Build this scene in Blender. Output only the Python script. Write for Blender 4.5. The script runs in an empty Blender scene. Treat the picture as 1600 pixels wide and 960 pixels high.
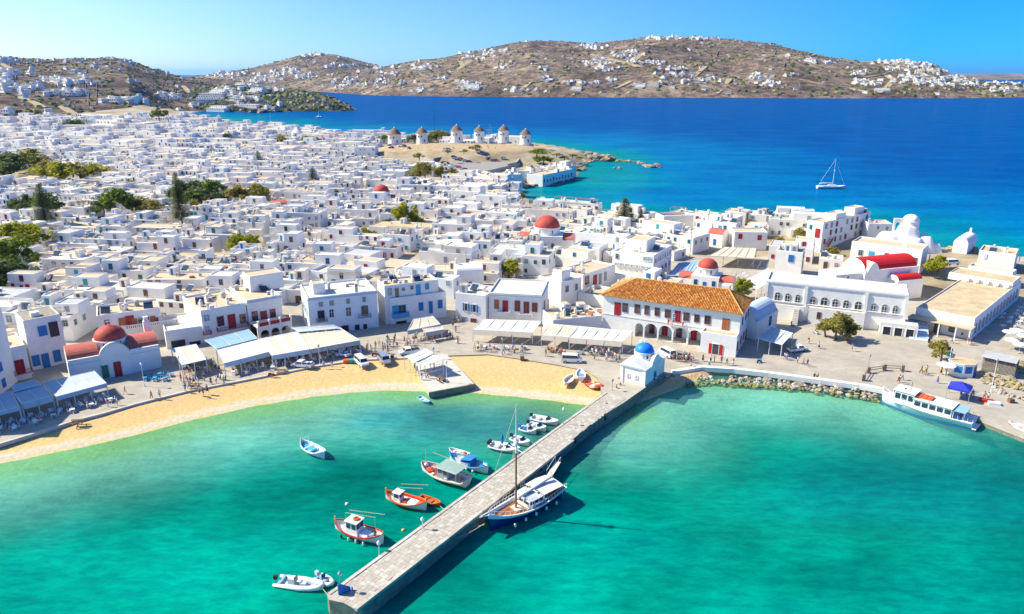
import bpy, math, random
from mathutils import Vector, Matrix, noise
R = math.radians
PI = math.pi
SC = bpy.context.scene
COL = SC.collection
rnd = random.Random(7)

# ------------------------------------------------------------------ camera
CAMH = 62.0
FPX = 1150.0
PITCH = R(17.56)
cd = bpy.data.cameras.new('camera'); cam = bpy.data.objects.new('camera', cd); COL.objects.link(cam)
cam.location = (0, 0, CAMH); cam.rotation_euler = (PI/2-PITCH, 0, 0)
cd.sensor_width = 36; cd.lens = 36*FPX/1600
cd.clip_start = 1; cd.clip_end = 120000
SC.camera = cam

# ------------------------------------------------------------------ sky, sun, exposure
SUN_EL, SUN_AZ = R(41), R(-80)          # azimuth from +Y towards +X
w = bpy.data.worlds.new("World"); SC.world = w; w.use_nodes = True
nt = w.node_tree; nt.nodes.clear()
out = nt.nodes.new('ShaderNodeOutputWorld'); bg = nt.nodes.new('ShaderNodeBackground')
sky = nt.nodes.new('ShaderNodeTexSky'); sky.sky_type = 'NISHITA'; sky.sun_disc = False
sky.sun_elevation = SUN_EL; sky.sun_rotation = SUN_AZ
sky.air_density = 1.0; sky.dust_density = 0.0; sky.ozone_density = 10.0; sky.altitude = 60
# broad aureole: the sky is pale on the sun's side and deep blue away from it, as dusty summer air makes it
tc = nt.nodes.new('ShaderNodeTexCoord'); dp = nt.nodes.new('ShaderNodeVectorMath'); dp.operation = 'DOT_PRODUCT'
dp.inputs[1].default_value = (math.sin(SUN_AZ)*math.cos(SUN_EL), math.cos(SUN_AZ)*math.cos(SUN_EL), math.sin(SUN_EL))
mr = nt.nodes.new('ShaderNodeMapRange'); mr.inputs[1].default_value = -.2; mr.inputs[2].default_value = 1.0
cr = nt.nodes.new('ShaderNodeValToRGB'); cr.color_ramp.elements[0].color = (.05, .38, .80, 1); cr.color_ramp.elements[1].color = (2.0, 1.65, 1.2, 1)
e_ = cr.color_ramp.elements.new(.46); e_.color = (.46, .56, .74, 1); e_ = cr.color_ramp.elements.new(.77); e_.color = (1.0, .80, .76, 1)
gm = nt.nodes.new('ShaderNodeMix'); gm.data_type = 'RGBA'; gm.blend_type = 'MULTIPLY'; gm.inputs[0].default_value = 1
bg.inputs[1].default_value = 0.135
for a_, b_ in ((tc.outputs['Generated'], dp.inputs[0]), (dp.outputs['Value'], mr.inputs[0]), (mr.outputs[0], cr.inputs[0]), (sky.outputs[0], gm.inputs[6]), (cr.outputs[0], gm.inputs[7]), (gm.outputs[2], bg.inputs[0]), (bg.outputs[0], out.inputs[0])): nt.links.new(a_, b_)
sl = bpy.data.lights.new('sun', 'SUN'); sun = bpy.data.objects.new('sun', sl); COL.objects.link(sun)
sl.energy = 4.3; sl.angle = R(0.5); sl.color = (1.0, 0.94, 0.78)
to_sun = Vector((math.sin(SUN_AZ)*math.cos(SUN_EL), math.cos(SUN_AZ)*math.cos(SUN_EL), math.sin(SUN_EL)))
sun.rotation_euler = to_sun.to_track_quat('Z', 'Y').to_euler()
SC.view_settings.view_transform = 'Standard'; SC.view_settings.look = 'None'
SC.view_settings.exposure = 1.0; SC.view_settings.gamma = 1
SC.render.engine = 'CYCLES'
SC.cycles.volume_bounces = 0
SC.cycles.transparent_max_bounces = 12

# ------------------------------------------------------------------ helpers
cp, sp_ = math.cos(PITCH), math.sin(PITCH)
def ray(px, py):
    u = (px-800)/FPX; v = (480-py)/FPX
    return u, cp+v*sp_, -sp_+v*cp
def G(px, py, z=0.0):
    u, dy, dz = ray(px, py); t = (z-CAMH)/dz
    return Vector((u*t, dy*t, z))
def atY(px, py, Y):
    u, dy, dz = ray(px, py); t = Y/dy
    return Vector((u*t, Y, CAMH+dz*t))
def proj(p):
    x, y, z = p[0], p[1], p[2]-CAMH
    d = y*cp - z*sp_
    if d < .1: return (-9999, -9999)
    return 800+FPX*x/d, 480-FPX*(y*sp_+z*cp)/d
def hgt(px, py, ytop, z0):
    """height of a vertical at ground pixel (px,py) whose top shows at row ytop"""
    P = G(px, py, z0); lo, hi = 0, 60
    for _ in range(40):
        m = (lo+hi)/2
        if proj((P.x, P.y, z0+m))[1] > ytop: lo = m
        else: hi = m
    return lo
def lerp(a, b, t): return a+(b-a)*t
def sstep(a, b, x):
    t = min(1, max(0, (x-a)/(b-a))); return t*t*(3-2*t)
def fbm(x, y, z=0.0, o=4):
    s = 0; a = 1; n = 0
    for i in range(o):
        s += a*noise.noise(Vector((x, y, z+i*7.3))); n += a; a *= .5; x *= 2; y *= 2
    return s/n
def tab(T, x):
    if x <= T[0][0]: return T[0][1]
    for (a, b), (c, d) in zip(T, T[1:]):
        if x <= c: return b+(d-b)*(x-a)/(c-a)
    return T[-1][1]
def inpoly(x, y, P):
    c = False; n = len(P); j = n-1
    for i in range(n):
        xi, yi = P[i][0], P[i][1]; xj, yj = P[j][0], P[j][1]
        if (yi > y) != (yj > y) and x < (xj-xi)*(y-yi)/(yj-yi)+xi: c = not c
        j = i
    return c
def segdist(x, y, P, closed=True):
    b = 1e18; n = len(P)
    for i in range(n if closed else n-1):
        ax, ay = P[i][0], P[i][1]; bx, by = P[(i+1) % n][0], P[(i+1) % n][1]
        dx, dy = bx-ax, by-ay; L = dx*dx+dy*dy
        t = 0 if L == 0 else max(0, min(1, ((x-ax)*dx+(y-ay)*dy)/L))
        d = (ax+t*dx-x)**2+(ay+t*dy-y)**2
        if d < b: b = d
    return math.sqrt(b)

# ------------------------------------------------------------------ materials
MATS = {}
def mat(name, col, rough=.8, var=.12, scale=.6, bump=0.0, bscale=8.0, col2=None, metal=0, spec=.3, stain=0):
    """procedural paint: base colour with a fine variation, an optional second colour in blotches, stains and relief"""
    if name in MATS: return MATS[name]
    m = bpy.data.materials.new(name); m.use_nodes = True; n = m.node_tree.nodes; l = m.node_tree.links
    b = n['Principled BSDF']; b.inputs['Roughness'].default_value = rough
    b.inputs['Metallic'].default_value = metal; b.inputs['Specular IOR Level'].default_value = spec
    g = n.new('ShaderNodeNewGeometry')
    t1 = n.new('ShaderNodeTexNoise'); t1.inputs['Scale'].default_value = scale; t1.inputs['Detail'].default_value = 6; t1.inputs['Roughness'].default_value = .65
    l.new(g.outputs['Position'], t1.inputs['Vector'])
    r = n.new('ShaderNodeValToRGB'); r.color_ramp.elements[0].position = .36; r.color_ramp.elements[1].position = .66
    c2 = col2 or tuple(c*(1-var) for c in col)
    r.color_ramp.elements[0].color = (*c2, 1); r.color_ramp.elements[1].color = (*col, 1)
    l.new(t1.outputs['Fac'], r.inputs[0]); src = r.outputs[0]
    if stain:
        t2 = n.new('ShaderNodeTexNoise'); t2.inputs['Scale'].default_value = scale*2.7; t2.inputs['Detail'].default_value = 8
        t2.inputs['Roughness'].default_value = .75; l.new(g.outputs['Position'], t2.inputs['Vector'])
        r2 = n.new('ShaderNodeValToRGB'); r2.color_ramp.elements[0].position = .56; r2.color_ramp.elements[1].position = .74
        l.new(t2.outputs['Fac'], r2.inputs[0])
        mm = n.new('ShaderNodeMath'); mm.operation = 'MULTIPLY'; mm.inputs[1].default_value = stain; l.new(r2.outputs[0], mm.inputs[0])
        mx = n.new('ShaderNodeMix'); mx.data_type = 'RGBA'; l.new(mm.outputs[0], mx.inputs[0]); l.new(src, mx.inputs[6])
        mx.inputs[7].default_value = (col[0]*.42, col[1]*.32, col[2]*.24, 1); src = mx.outputs[2]
    l.new(src, b.inputs['Base Color'])
    if bump:
        t3 = n.new('ShaderNodeTexNoise'); t3.inputs['Scale'].default_value = bscale; t3.inputs['Detail'].default_value = 5
        l.new(g.outputs['Position'], t3.inputs['Vector'])
        bp = n.new('ShaderNodeBump'); bp.inputs['Strength'].default_value = bump; bp.inputs['Distance'].default_value = .1
        l.new(t3.outputs['Fac'], bp.inputs['Height']); l.new(bp.outputs[0], b.inputs['Normal'])
    MATS[name] = m
    return m
mat('whitewash', (.87, .83, .75), .85, .10, .35, .3, 2.5, stain=.22)
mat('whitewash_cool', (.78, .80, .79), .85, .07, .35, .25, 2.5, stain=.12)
mat('whitewash_warm', (.85, .79, .69), .85, .10, .35, .25, 2.5, stain=.22)
mat('plaster_stone', (.62, .54, .44), .9, .2, .8, .4, 3, stain=.35)
mat('roof_cream', (.60, .46, .30), .9, .14, .5, .2, 3, stain=.35)
mat('roof_white', (.70, .62, .48), .9, .08, .5, .2, 3, stain=.18)
mat('roof_grey', (.50, .49, .47), .9, .2, .5, .2, 3, stain=.3)
mat('roof_sand', (.62, .47, .28), .9, .3, .3, .2, 3, stain=.95)
mat('roof_mottled', (.36, .31, .23), .9, .3, 1.2, .4, 5, stain=.6)
mat('trim_grey', (.56, .58, .60), .8, .05)
mat('blue_paint', (.03, .19, .48), .5, .15)
mat('light_blue_paint', (.06, .36, .60), .5, .15)
mat('green_paint', (.03, .20, .14), .5, .15)
mat('teal_paint', (.05, .36, .33), .5, .15)
mat('red_paint', (.42, .025, .03), .5, .15)
mat('brown_red_paint', (.28, .075, .05), .5, .2)
mat('orange_wood', (.48, .16, .06), .5, .2)
mat('brown_wood', (.20, .11, .06), .6, .25)
mat('grey_wood', (.36, .31, .25), .8, .3, 2)
mat('grey_paint', (.33, .35, .36), .6, .1)
mat('black_paint', (.02, .02, .022), .5, .1)
mat('opening_shade', (.03, .035, .045), .4, .2)  # near-black that paints in the shade inside openings
mat('glass', (.035, .055, .075), .08, .2, spec=.8)
mat('pale_glass', (.30, .40, .42), .12, .2, spec=.8)
mat('steel', (.55, .57, .60), .35, .05, metal=.7)
mat('dome_red', (.50, .075, .05), .7, .2, .9, .2, 4, stain=.25)
mat('vault_red', (.50, .13, .09), .75, .2, .9, .2, 4, stain=.25)
mat('bright_red', (.60, .02, .015), .6, .15, .9)
mat('dome_blue', (.015, .20, .68), .5, .1, .9)
mat('vault_blue', (.50, .58, .66), .8, .1, .6)
mat('terracotta', (.62, .25, .045), .8, .35, 1.4, .1, 8)
mat('terracotta_pale', (.74, .38, .11), .8, .3, 1.4)
mat('terracotta_dark', (.48, .15, .03), .8, .3, 1.4)
mat('thatch', (.27, .19, .13), .95, .4, 2, .5, 6)
mat('stone', (.36, .30, .23), .9, .35, .7, .4, 3)
mat('stone_yellow', (.44, .34, .19), .9, .35, .7, .4, 3)
mat('stone_pale', (.52, .46, .38), .9, .25, .9, .4, 3)
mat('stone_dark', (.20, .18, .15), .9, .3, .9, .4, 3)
mat('stone_weed', (.30, .28, .09), .85, .4, .9, .4, 3)
mat('concrete', (.47, .41, .33), .9, .2, .5, .2, 6, stain=.35)
mat('pale_concrete', (.56, .51, .43), .9, .15, .5, .2, 6, stain=.2)
mat('wet_stone', (.28, .25, .19), .6, .4, .9, .3, 4)
mat('earth', (.50, .36, .20), .95, .3, .25, .3, 3, stain=.5)
mat('ferry_hull', (.74, .81, .85), .3, .06, spec=.5)
mat('canopy_green', (.30, .40, .34), .8, .2)
mat('asphalt', (.30, .28, .25), .9, .15, .4)
mat('canvas_cream', (.62, .53, .40), .9, .08, .5)
mat('canvas_white', (.68, .66, .60), .9, .05, .5)
mat('canvas_blue', (.26, .42, .55), .9, .08, .5)
mat('canvas_grey', (.50, .54, .54), .9, .08, .5)
mat('tent_blue', (.03, .04, .42), .7, .1)
mat('metal_white', (.78, .78, .76), .4, .04, spec=.5)
mat('hull_white', (.82, .82, .80), .3, .06, 1.5, spec=.5, stain=.08)
mat('hull_cyan', (.25, .58, .74), .35, .08, spec=.5)
mat('hull_blue', (.02, .05, .30), .25, .1, spec=.5)
mat('hull_navy', (.012, .03, .17), .25, .1, spec=.5)
mat('hull_skyblue', (.10, .42, .68), .35, .1, spec=.5)
mat('hull_red', (.55, .02, .02), .3, .1, spec=.5)
mat('paint_orange', (.80, .13, .015), .45, .12, spec=.4)
mat('paint_yellow', (.72, .48, .04), .5, .12)
mat('deck_wood', (.40, .16, .06), .6, .3, 2.5)
mat('deck_cream', (.68, .60, .47), .7, .12, 1.5)
mat('mast_wood', (.30, .12, .06), .5, .2)
mat('rubber', (.025, .025, .028), .7, .1)
mat('rib_tube', (.78, .79, .80), .5, .05)
mat('net_red', (.60, .12, .06), .95, .4, 4, .6, 12)
mat('rope', (.55, .47, .34), .9, .2, 3)
mat('trunk', (.16, .11, .07), .9, .3, 3, .5, 8)
mat('leaf_bright', (.46, .46, .03), .8, .5, .7)
mat('leaf_green', (.27, .33, .04), .8, .5, .7)
mat('leaf_dark', (.17, .22, .06), .8, .5, .7)
mat('leaf_olive', (.38, .33, .07), .8, .4, .7)
mat('leaf_palm', (.24, .22, .04), .8, .4, .7)
mat('skin_tan', (.50, .26, .16), .6, .1)
mat('skin_fair', (.62, .38, .27), .6, .1)
mat('hair_dark', (.04, .025, .02), .8, .2)
mat('hair_blond', (.40, .26, .10), .8, .2)
for k_ in ('leaf_bright', 'leaf_green', 'leaf_dark', 'leaf_olive', 'leaf_palm'):     # leaves let light through
    n_ = MATS[k_].node_tree; pb = n_.nodes['Principled BSDF']; tl_ = n_.nodes.new('ShaderNodeBsdfTranslucent'); mx_ = n_.nodes.new('ShaderNodeMixShader'); mx_.inputs[0].default_value = .45
    n_.links.new(pb.inputs['Base Color'].links[0].from_socket, tl_.inputs[0]); n_.links.new(pb.outputs[0], mx_.inputs[1]); n_.links.new(tl_.outputs[0], mx_.inputs[2]); n_.links.new(mx_.outputs[0], n_.nodes['Material Output'].inputs[0])
CLOTH = {'white': (.8, .8, .78), 'black': (.03, .03, .035), 'red': (.6, .03, .03), 'blue': (.04, .12, .5), 'navy': (.03, .05, .14),
         'yellow': (.75, .55, .04), 'pink': (.78, .16, .30), 'grey': (.33, .34, .36), 'green': (.07, .28, .10), 'orange': (.75, .20, .03),
         'light blue': (.25, .50, .75), 'beige': (.6, .48, .34), 'denim': (.10, .18, .32), 'purple': (.25, .06, .35)}
for k, c in CLOTH.items(): mat('cloth '+k, c, .9, .1, 3)

# ------------------------------------------------------------------ mesh builder
class MB:
    def __init__(s): s.v = []; s.f = []; s.m = []
    def face(s, pts, m):
        n = len(s.v); s.v += [tuple(p) for p in pts]; s.f.append(tuple(range(n, n+len(pts)))); s.m.append(m)
        return s
    def box(s, x0, x1, y0, y1, z0, z1, m, top=None, bottom=True):
        n = len(s.v)
        s.v += [(x0, y0, z0), (x1, y0, z0), (x1, y1, z0), (x0, y1, z0), (x0, y0, z1), (x1, y0, z1), (x1, y1, z1), (x0, y1, z1)]
        F = [(0, 1, 5, 4), (1, 2, 6, 5), (2, 3, 7, 6), (3, 0, 4, 7), (4, 5, 6, 7)]
        if bottom: F.append((0, 3, 2, 1))
        for i, f in enumerate(F):
            s.f.append(tuple(n+a for a in f)); s.m.append(top if (i == 4 and top) else m)
        return s
    def rings(s, rings, m, closed=True, cap0=False, cap1=False):
        """loft equal-length rings"""
        n = len(s.v); k = len(rings[0])
        for r in rings: s.v += [tuple(p) for p in r]
        for i in range(len(rings)-1):
            for j in range(k if closed else k-1):
                a = n+i*k+j; b = n+i*k+(j+1) % k
                s.f.append((a, b, b+k, a+k)); s.m.append(m[i] if isinstance(m, list) else m)
        mm = m[0] if isinstance(m, list) else m; me = m[-1] if isinstance(m, list) else m
        if cap0: s.f.append(tuple(n+j for j in reversed(range(k)))); s.m.append(mm)
        if cap1: s.f.append(tuple(n+(len(rings)-1)*k+j for j in range(k))); s.m.append(me)
        return s
    def lathe(s, prof, n, m, c=(0, 0, 0), cap0=False, cap1=False, sx=1, sy=1):
        s.rings([[(c[0]+r*sx*math.cos(2*PI*j/n), c[1]+r*sy*math.sin(2*PI*j/n), c[2]+z) for j in range(n)] for r, z in prof], m, True, cap0, cap1)
        return s
    def tube(s, p, q, r, m, n=6, r2=None):
        p = Vector(p); q = Vector(q); d = (q-p)
        if d.length < 1e-6: return s
        d.normalize(); a = d.orthogonal().normalized(); b = d.cross(a); r2 = r if r2 is None else r2
        s.rings([[p+(a*math.cos(2*PI*j/n)+b*math.sin(2*PI*j/n))*r for j in range(n)],
                 [q+(a*math.cos(2*PI*j/n)+b*math.sin(2*PI*j/n))*r2 for j in range(n)]], m, True, True, True)
        return s
    def path(s, pts, r, m, n=5):
        for a, b in zip(pts, pts[1:]): s.tube(a, b, r, m, n)
        return s
    def dome(s, r, m, c=(0, 0, 0), n=20, k=7, h=None, sy=1):
        h = r if h is None else h
        prof = [(r*math.cos(PI/2*i/k)+(.001 if i == k else 0), h*math.sin(PI/2*i/k)) for i in range(k+1)]
        return s.lathe(prof, n, m, c, sy=sy)
    def prism(s, poly, z0, z1, m, top=None, ends=True):
        n = len(poly); k = len(s.v)
        s.v += [(p[0], p[1], z0) for p in poly]+[(p[0], p[1], z1) for p in poly]
        for j in range(n):
            a, b = k+j, k+(j+1) % n; s.f.append((a, b, b+n, a+n)); s.m.append(m)
        if ends:
            s.f.append(tuple(k+n+j for j in range(n))); s.m.append(top or m)
            s.f.append(tuple(k+j for j in reversed(range(n)))); s.m.append(m)
        return s
    def extr(s, poly, y0, y1, m):
        """polygon in the x,z plane pushed along y"""
        n = len(poly); k = len(s.v)
        s.v += [(p[0], y0, p[1]) for p in poly]+[(p[0], y1, p[1]) for p in poly]
        for j in range(n):
            a, b = k+j, k+(j+1) % n; s.f.append((b, a, a+n, b+n)); s.m.append(m)
        s.f.append(tuple(k+j for j in range(n))); s.m.append(m)
        s.f.append(tuple(k+n+j for j in reversed(range(n)))); s.m.append(m)
        return s
    def add(s, o, M=None, sub=None):
        n = len(s.v)
        s.v += [tuple(M @ Vector(v)) for v in o.v] if M is not None else o.v
        s.f += [tuple(a+n for a in f) for f in o.f]
        s.m += [(sub.get(x, x) if sub else x) for x in o.m]
        return s
    def mesh(s, name, smooth=False):
        me = bpy.data.meshes.new(name); me.from_pydata(s.v, [], s.f)
        used = []; idx = {}
        for m in s.m:
            if m not in idx: idx[m] = len(used); used.append(m)
        for m in used: me.materials.append(MATS[m])
        if len(used) > 1: me.polygons.foreach_set('material_index', [idx[m] for m in s.m])
        if smooth: me.polygons.foreach_set('use_smooth', [True]*len(s.f))
        me.update()
        return me
    def build(s, name, parent=None, loc=(0, 0, 0), rz=0, smooth=False, **tags):
        return link(name, s.mesh(name, smooth), parent, loc, rz, **tags)
def link(name, me, parent=None, loc=(0, 0, 0), rz=0, label=None, cat=None, group=None, kind=None, scale=None):
    o = bpy.data.objects.new(name, me); COL.objects.link(o)
    o.location = loc; o.rotation_euler = (0, 0, rz) if not isinstance(rz, tuple) else rz
    if scale: o.scale = scale
    if parent: o.parent = parent
    tagit(o, label, cat, group, kind)
    return o
def tagit(o, label=None, cat=None, group=None, kind=None):
    if label: o['label'] = label
    if cat: o['category'] = cat
    if group: o['group'] = group
    if kind: o['kind'] = kind
    return o
def empty(name, loc, rz=0, label=None, cat=None, group=None):
    return link(name, None, None, loc, rz, label, cat, group)
def kids(o): return CH.get(o.name, [])
def copy_thing(root, loc, rz, label=None, group=None, scale=None):
    ch = [c for c in bpy.data.objects if c.parent == root] if root.name not in KC else KC[root.name]
    KC[root.name] = ch
    r = root.copy(); COL.objects.link(r); r.location = loc; r.rotation_euler = (0, 0, rz)
    if scale: r.scale = scale
    if label: r['label'] = label
    if group: r['group'] = group
    for c in ch:
        k = c.copy(); COL.objects.link(k); k.parent = r
        if c.name not in KC: KC[c.name] = [g for g in bpy.data.objects if g.parent == c]
        for g in KC[c.name]:
            q = g.copy(); COL.objects.link(q); q.parent = k
    return r
KC = {}
# ------------------------------------------------------------------ coast outlines (ground points found once, in metres)
ZQ = 1.3                                   # quay level
def GP(L, z=0.0): return [G(a, b, z) for a, b in L]
west_coast = GP([(-700, 186), (150, 184), (262, 186), (285, 190), (335, 196), (380, 206), (470, 209), (560, 212), (640, 216), (740, 221), (835, 226),
                 (880, 233), (925, 243), (912, 254), (885, 262), (905, 270), (900, 279), (860, 286), (825, 292), (812, 300), (838, 314),
                 (880, 332), (940, 340), (1000, 344), (1100, 349), (1200, 352), (1300, 356), (1358, 364), (1390, 386), (1480, 396), (1560, 410), (1640, 430), (1900, 470), (2300, 520)])
# harbour side: the town polygon closes along the quay line
quay_left = GP([(-500, 770), (-120, 716), (0, 694), (60, 676), (120, 657), (160, 647), (212, 632), (292, 612), (400, 591), (500, 572), (560, 563),
                (632, 560), (697, 556), (762, 554), (800, 559), (875, 571), (917, 580), (935, 592), (940, 612), (946, 622)], ZQ)
quay_right = GP([(1031, 600), (1052, 584), (1097, 577), (1147, 580), (1200, 586), (1342, 605), (1380, 612), (1525, 652), (1557, 664), (1600, 681), (1760, 735), (2300, 900)], ZQ)
town_poly = [p.to_2d() for p in west_coast] + [p.to_2d() for p in reversed(quay_left+quay_right)]
tail = [Vector((-700, 80)), Vector((-1600, 80)), Vector((-1600, 1150))]
left_c = [p.to_2d() for p in west_coast]; harb = [p.to_2d() for p in quay_left+quay_right]
town_poly = left_c + list(reversed(harb)) + [Vector((-400, 60)), Vector((-1600, 60)), Vector((-1600, 1150))]
def mill_hill(x, y):
    c = MILLC
    d = math.hypot((x-c.x)/105.0, (y-c.y)/52.0)
    return 7.6*(1-sstep(.45, 1.0, d))
MILLC = G(715, 234, 9)
def ztown(x, y):
    q = x/max(y, 60)
    s = sstep(-.26, -.46, q)
    z = 1.25 + s*.030*max(0, y-340) + (1-s)*.010*max(0, min(y, 620)-360)
    if y > 480 and q > -.24: z = max(1.25, z-.012*max(0, y-600)) + mill_hill(x, y)
    if x > 100: z += 3.0*sstep(195, 245, y)*sstep(100, 130, x)
    return z
def land_z(x, y):
    d = segdist(x, y, town_poly)
    ins = inpoly(x, y, town_poly)
    zt = ztown(x, y)
    if ins: return min(zt, .15+d*.55) if y > 240 else zt-.05
    return max(-5, -d*.5)
def grid(name, xs, ys, fz, m, smooth=True, attr=None, keep=None, **tags):
    nx = len(xs); v = [(x, y, fz(x, y)) for y in ys for x in xs]; f = []
    for j in range(len(ys)-1):
        for i in range(nx-1):
            a = j*nx+i
            if keep and not keep(v[a], v[a+1], v[a+nx], v[a+nx+1]): continue
            f.append((a, a+1, a+nx+1, a+nx))
    me = bpy.data.meshes.new(name); me.from_pydata(v, [], f); me.materials.append(MATS[m])
    if smooth: me.polygons.foreach_set('use_smooth', [True]*len(f))
    if attr:
        A = me.color_attributes.new('tint', 'FLOAT_COLOR', 'POINT')
        d = []
        for p in v: d += attr(p)
        A.data.foreach_set('color', d)
    me.update()
    return link(name, me, **tags)
def frange(a, b, s):
    r = []; x = a
    while x < b-1e-6: r.append(x); x += s
    return r+[b]

# ground material of the town (paved lanes, earth)
def ground_mat():
    m = bpy.data.materials.new('town_ground'); m.use_nodes = True; n = m.node_tree.nodes; l = m.node_tree.links; b = n['Principled BSDF']
    b.inputs['Roughness'].default_value = .9; b.inputs['Specular IOR Level'].default_value = .15
    g = n.new('ShaderNodeNewGeometry'); t = n.new('ShaderNodeTexNoise'); t.inputs['Scale'].default_value = .035; t.inputs['Detail'].default_value = 9; t.inputs['Roughness'].default_value = .7
    l.new(g.outputs['Position'], t.inputs['Vector'])
    r = n.new('ShaderNodeValToRGB'); cr = r.color_ramp; cr.elements[0].position = .32; cr.elements[0].color = (.17, .13, .07, 1); cr.elements[1].position = .7; cr.elements[1].color = (.50, .44, .35, 1)
    e = cr.elements.new(.5); e.color = (.35, .28, .18, 1)
    l.new(t.outputs['Fac'], r.inputs[0]); l.new(r.outputs[0], b.inputs['Base Color'])
    MATS['town_ground'] = m
ground_mat()
ys = frange(170, 420, 7)+frange(428, 860, 9)[0:]+frange(880, 1300, 30)
xs = frange(-1500, -620, 60)[:-1]+frange(-620, 230, 8)+frange(250, 600, 30)
grid('town_ground', xs, ys, land_z, 'town_ground', kind='structure',
     keep=lambda *c: max(p[2] for p in c) > -4.9 or False)

# ------------------------------------------------------------------ quay, pier, jetty (paved sheets with edge walls)
def sheet_mat(name, c1, c2, bscale, joint=(.25, .22, .18), bw=1.2, bh=.6, rot=0.0, mort=.02):
    m = bpy.data.materials.new(name); m.use_nodes = True; n = m.node_tree.nodes; l = m.node_tree.links; b = n['Principled BSDF']
    b.inputs['Roughness'].default_value = .85; b.inputs['Specular IOR Level'].default_value = .2
    g = n.new('ShaderNodeNewGeometry')
    mp = n.new('ShaderNodeMapping'); mp.inputs['Rotation'].default_value = (0, 0, rot); l.new(g.outputs['Position'], mp.inputs[0])
    br = n.new('ShaderNodeTexBrick'); br.inputs['Scale'].default_value = bscale; br.inputs['Brick Width'].default_value = bw; br.inputs['Row Height'].default_value = bh
    br.inputs['Color1'].default_value = (*c1, 1); br.inputs['Color2'].default_value = (*c2, 1); br.inputs['Mortar'].default_value = (*joint, 1); br.inputs['Mortar Size'].default_value = mort
    l.new(mp.outputs[0], br.inputs[0])
    t = n.new('ShaderNodeTexNoise'); t.inputs['Scale'].default_value = .22; t.inputs['Detail'].default_value = 9; t.inputs['Roughness'].default_value = .72; l.new(g.outputs['Position'], t.inputs['Vector'])
    r = n.new('ShaderNodeValToRGB'); r.color_ramp.elements[0].position = .3; r.color_ramp.elements[0].color = (.80, .78, .76, 1); r.color_ramp.elements[1].position = .68; r.color_ramp.elements[1].color = (1.1, 1.08, 1.04, 1)
    l.new(t.outputs['Fac'], r.inputs[0])
    mx = n.new('ShaderNodeMix'); mx.data_type = 'RGBA'; mx.blend_type = 'MULTIPLY'; mx.inputs[0].default_value = 1; l.new(br.outputs[0], mx.inputs[6]); l.new(r.outputs[0], mx.inputs[7])
    l.new(mx.outputs[2], b.inputs['Base Color'])
    MATS[name] = m
sheet_mat('quay_paving', (.43, .385, .32), (.385, .345, .285), .55, (.38, .33, .27), rot=.3, mort=.015)
def sheet(name, poly, z0, z1, side, top, **t):
    return MB().prism(poly, z0, z1, side, top).build(name, **t)
# main harbour-front sheet
back = [Vector((170, 250)), Vector((-60, 250)), Vector((-220, 230)), Vector((-400, 200))]
qp = [p.to_2d() for p in quay_left] + [p.to_2d() for p in quay_right]
quay_poly = qp + [Vector((500, 120)), Vector((400, 250))] + back
sheet('quay', quay_poly, -4, ZQ, 'wet_stone', 'quay_paving', kind='structure')
# pale kerb along the edges of the quay
def kerb(name, pts, wdt, z0, z1, m, **t):
    mb = MB()
    P = [p.to_2d() for p in pts]
    L = []; Rr = []
    for i, p in enumerate(P):
        d = (P[min(i+1, len(P)-1)]-P[max(i-1, 0)]).normalized(); nrm = Vector((-d.y, d.x))
        L.append(p-nrm*.12); Rr.append(p+nrm*wdt)
    mb.rings([[(a.x, a.y, z0), (a.x, a.y, z1), (b.x, b.y, z1), (b.x, b.y, z0)] for a, b in zip(L, Rr)], m, True, True, True)
    return mb.build(name, **t)
kerb('kerb', quay_left[:12], .45, ZQ-.6, ZQ+.12, 'pale_concrete', kind='structure')
kerb('kerb', quay_right[1:7], .9, ZQ-.5, ZQ+.5, 'whitewash', kind='structure')
kerb('kerb', quay_right[6:], .6, ZQ-.6, ZQ+.10, 'concrete', kind='structure')

# ------------------------------------------------------------------ harbour bed and beach (one sheet)
waterline = GP([(-500, 800), (-120, 742), (0, 724), (50, 714), (100, 704), (200, 683), (300, 656), (400, 634), (500, 618), (600, 609), (671, 611), (700, 612), (760, 615), (850, 624), (925, 634), (960, 640)])
land_side = [p.to_2d() for p in waterline] + [Vector((60, 160)), Vector((60, 260)), Vector((-400, 260)), Vector((-400, 90))]
WL = [p.to_2d() for p in waterline]
rocksline = [p.to_2d() for p in GP([(1031, 612), (1070, 604), (1120, 601), (1200, 606), (1325, 621), (1375, 628)])]
def bed(x, y):
    d = segdist(x, y, WL, False)
    if inpoly(x, y, land_side):
        return min(1.05, d*.095)
    dr = segdist(x, y, rocksline, False)
    z = -min(4.2, .04*d+.0022*d*d if d < 40 else 4.2+0*d)
    z = max(z, -min(4.2, .3+dr*.13)) if x > 22 else z
    return z + .12*fbm(x*.08, y*.08)*min(1, -z)
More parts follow.
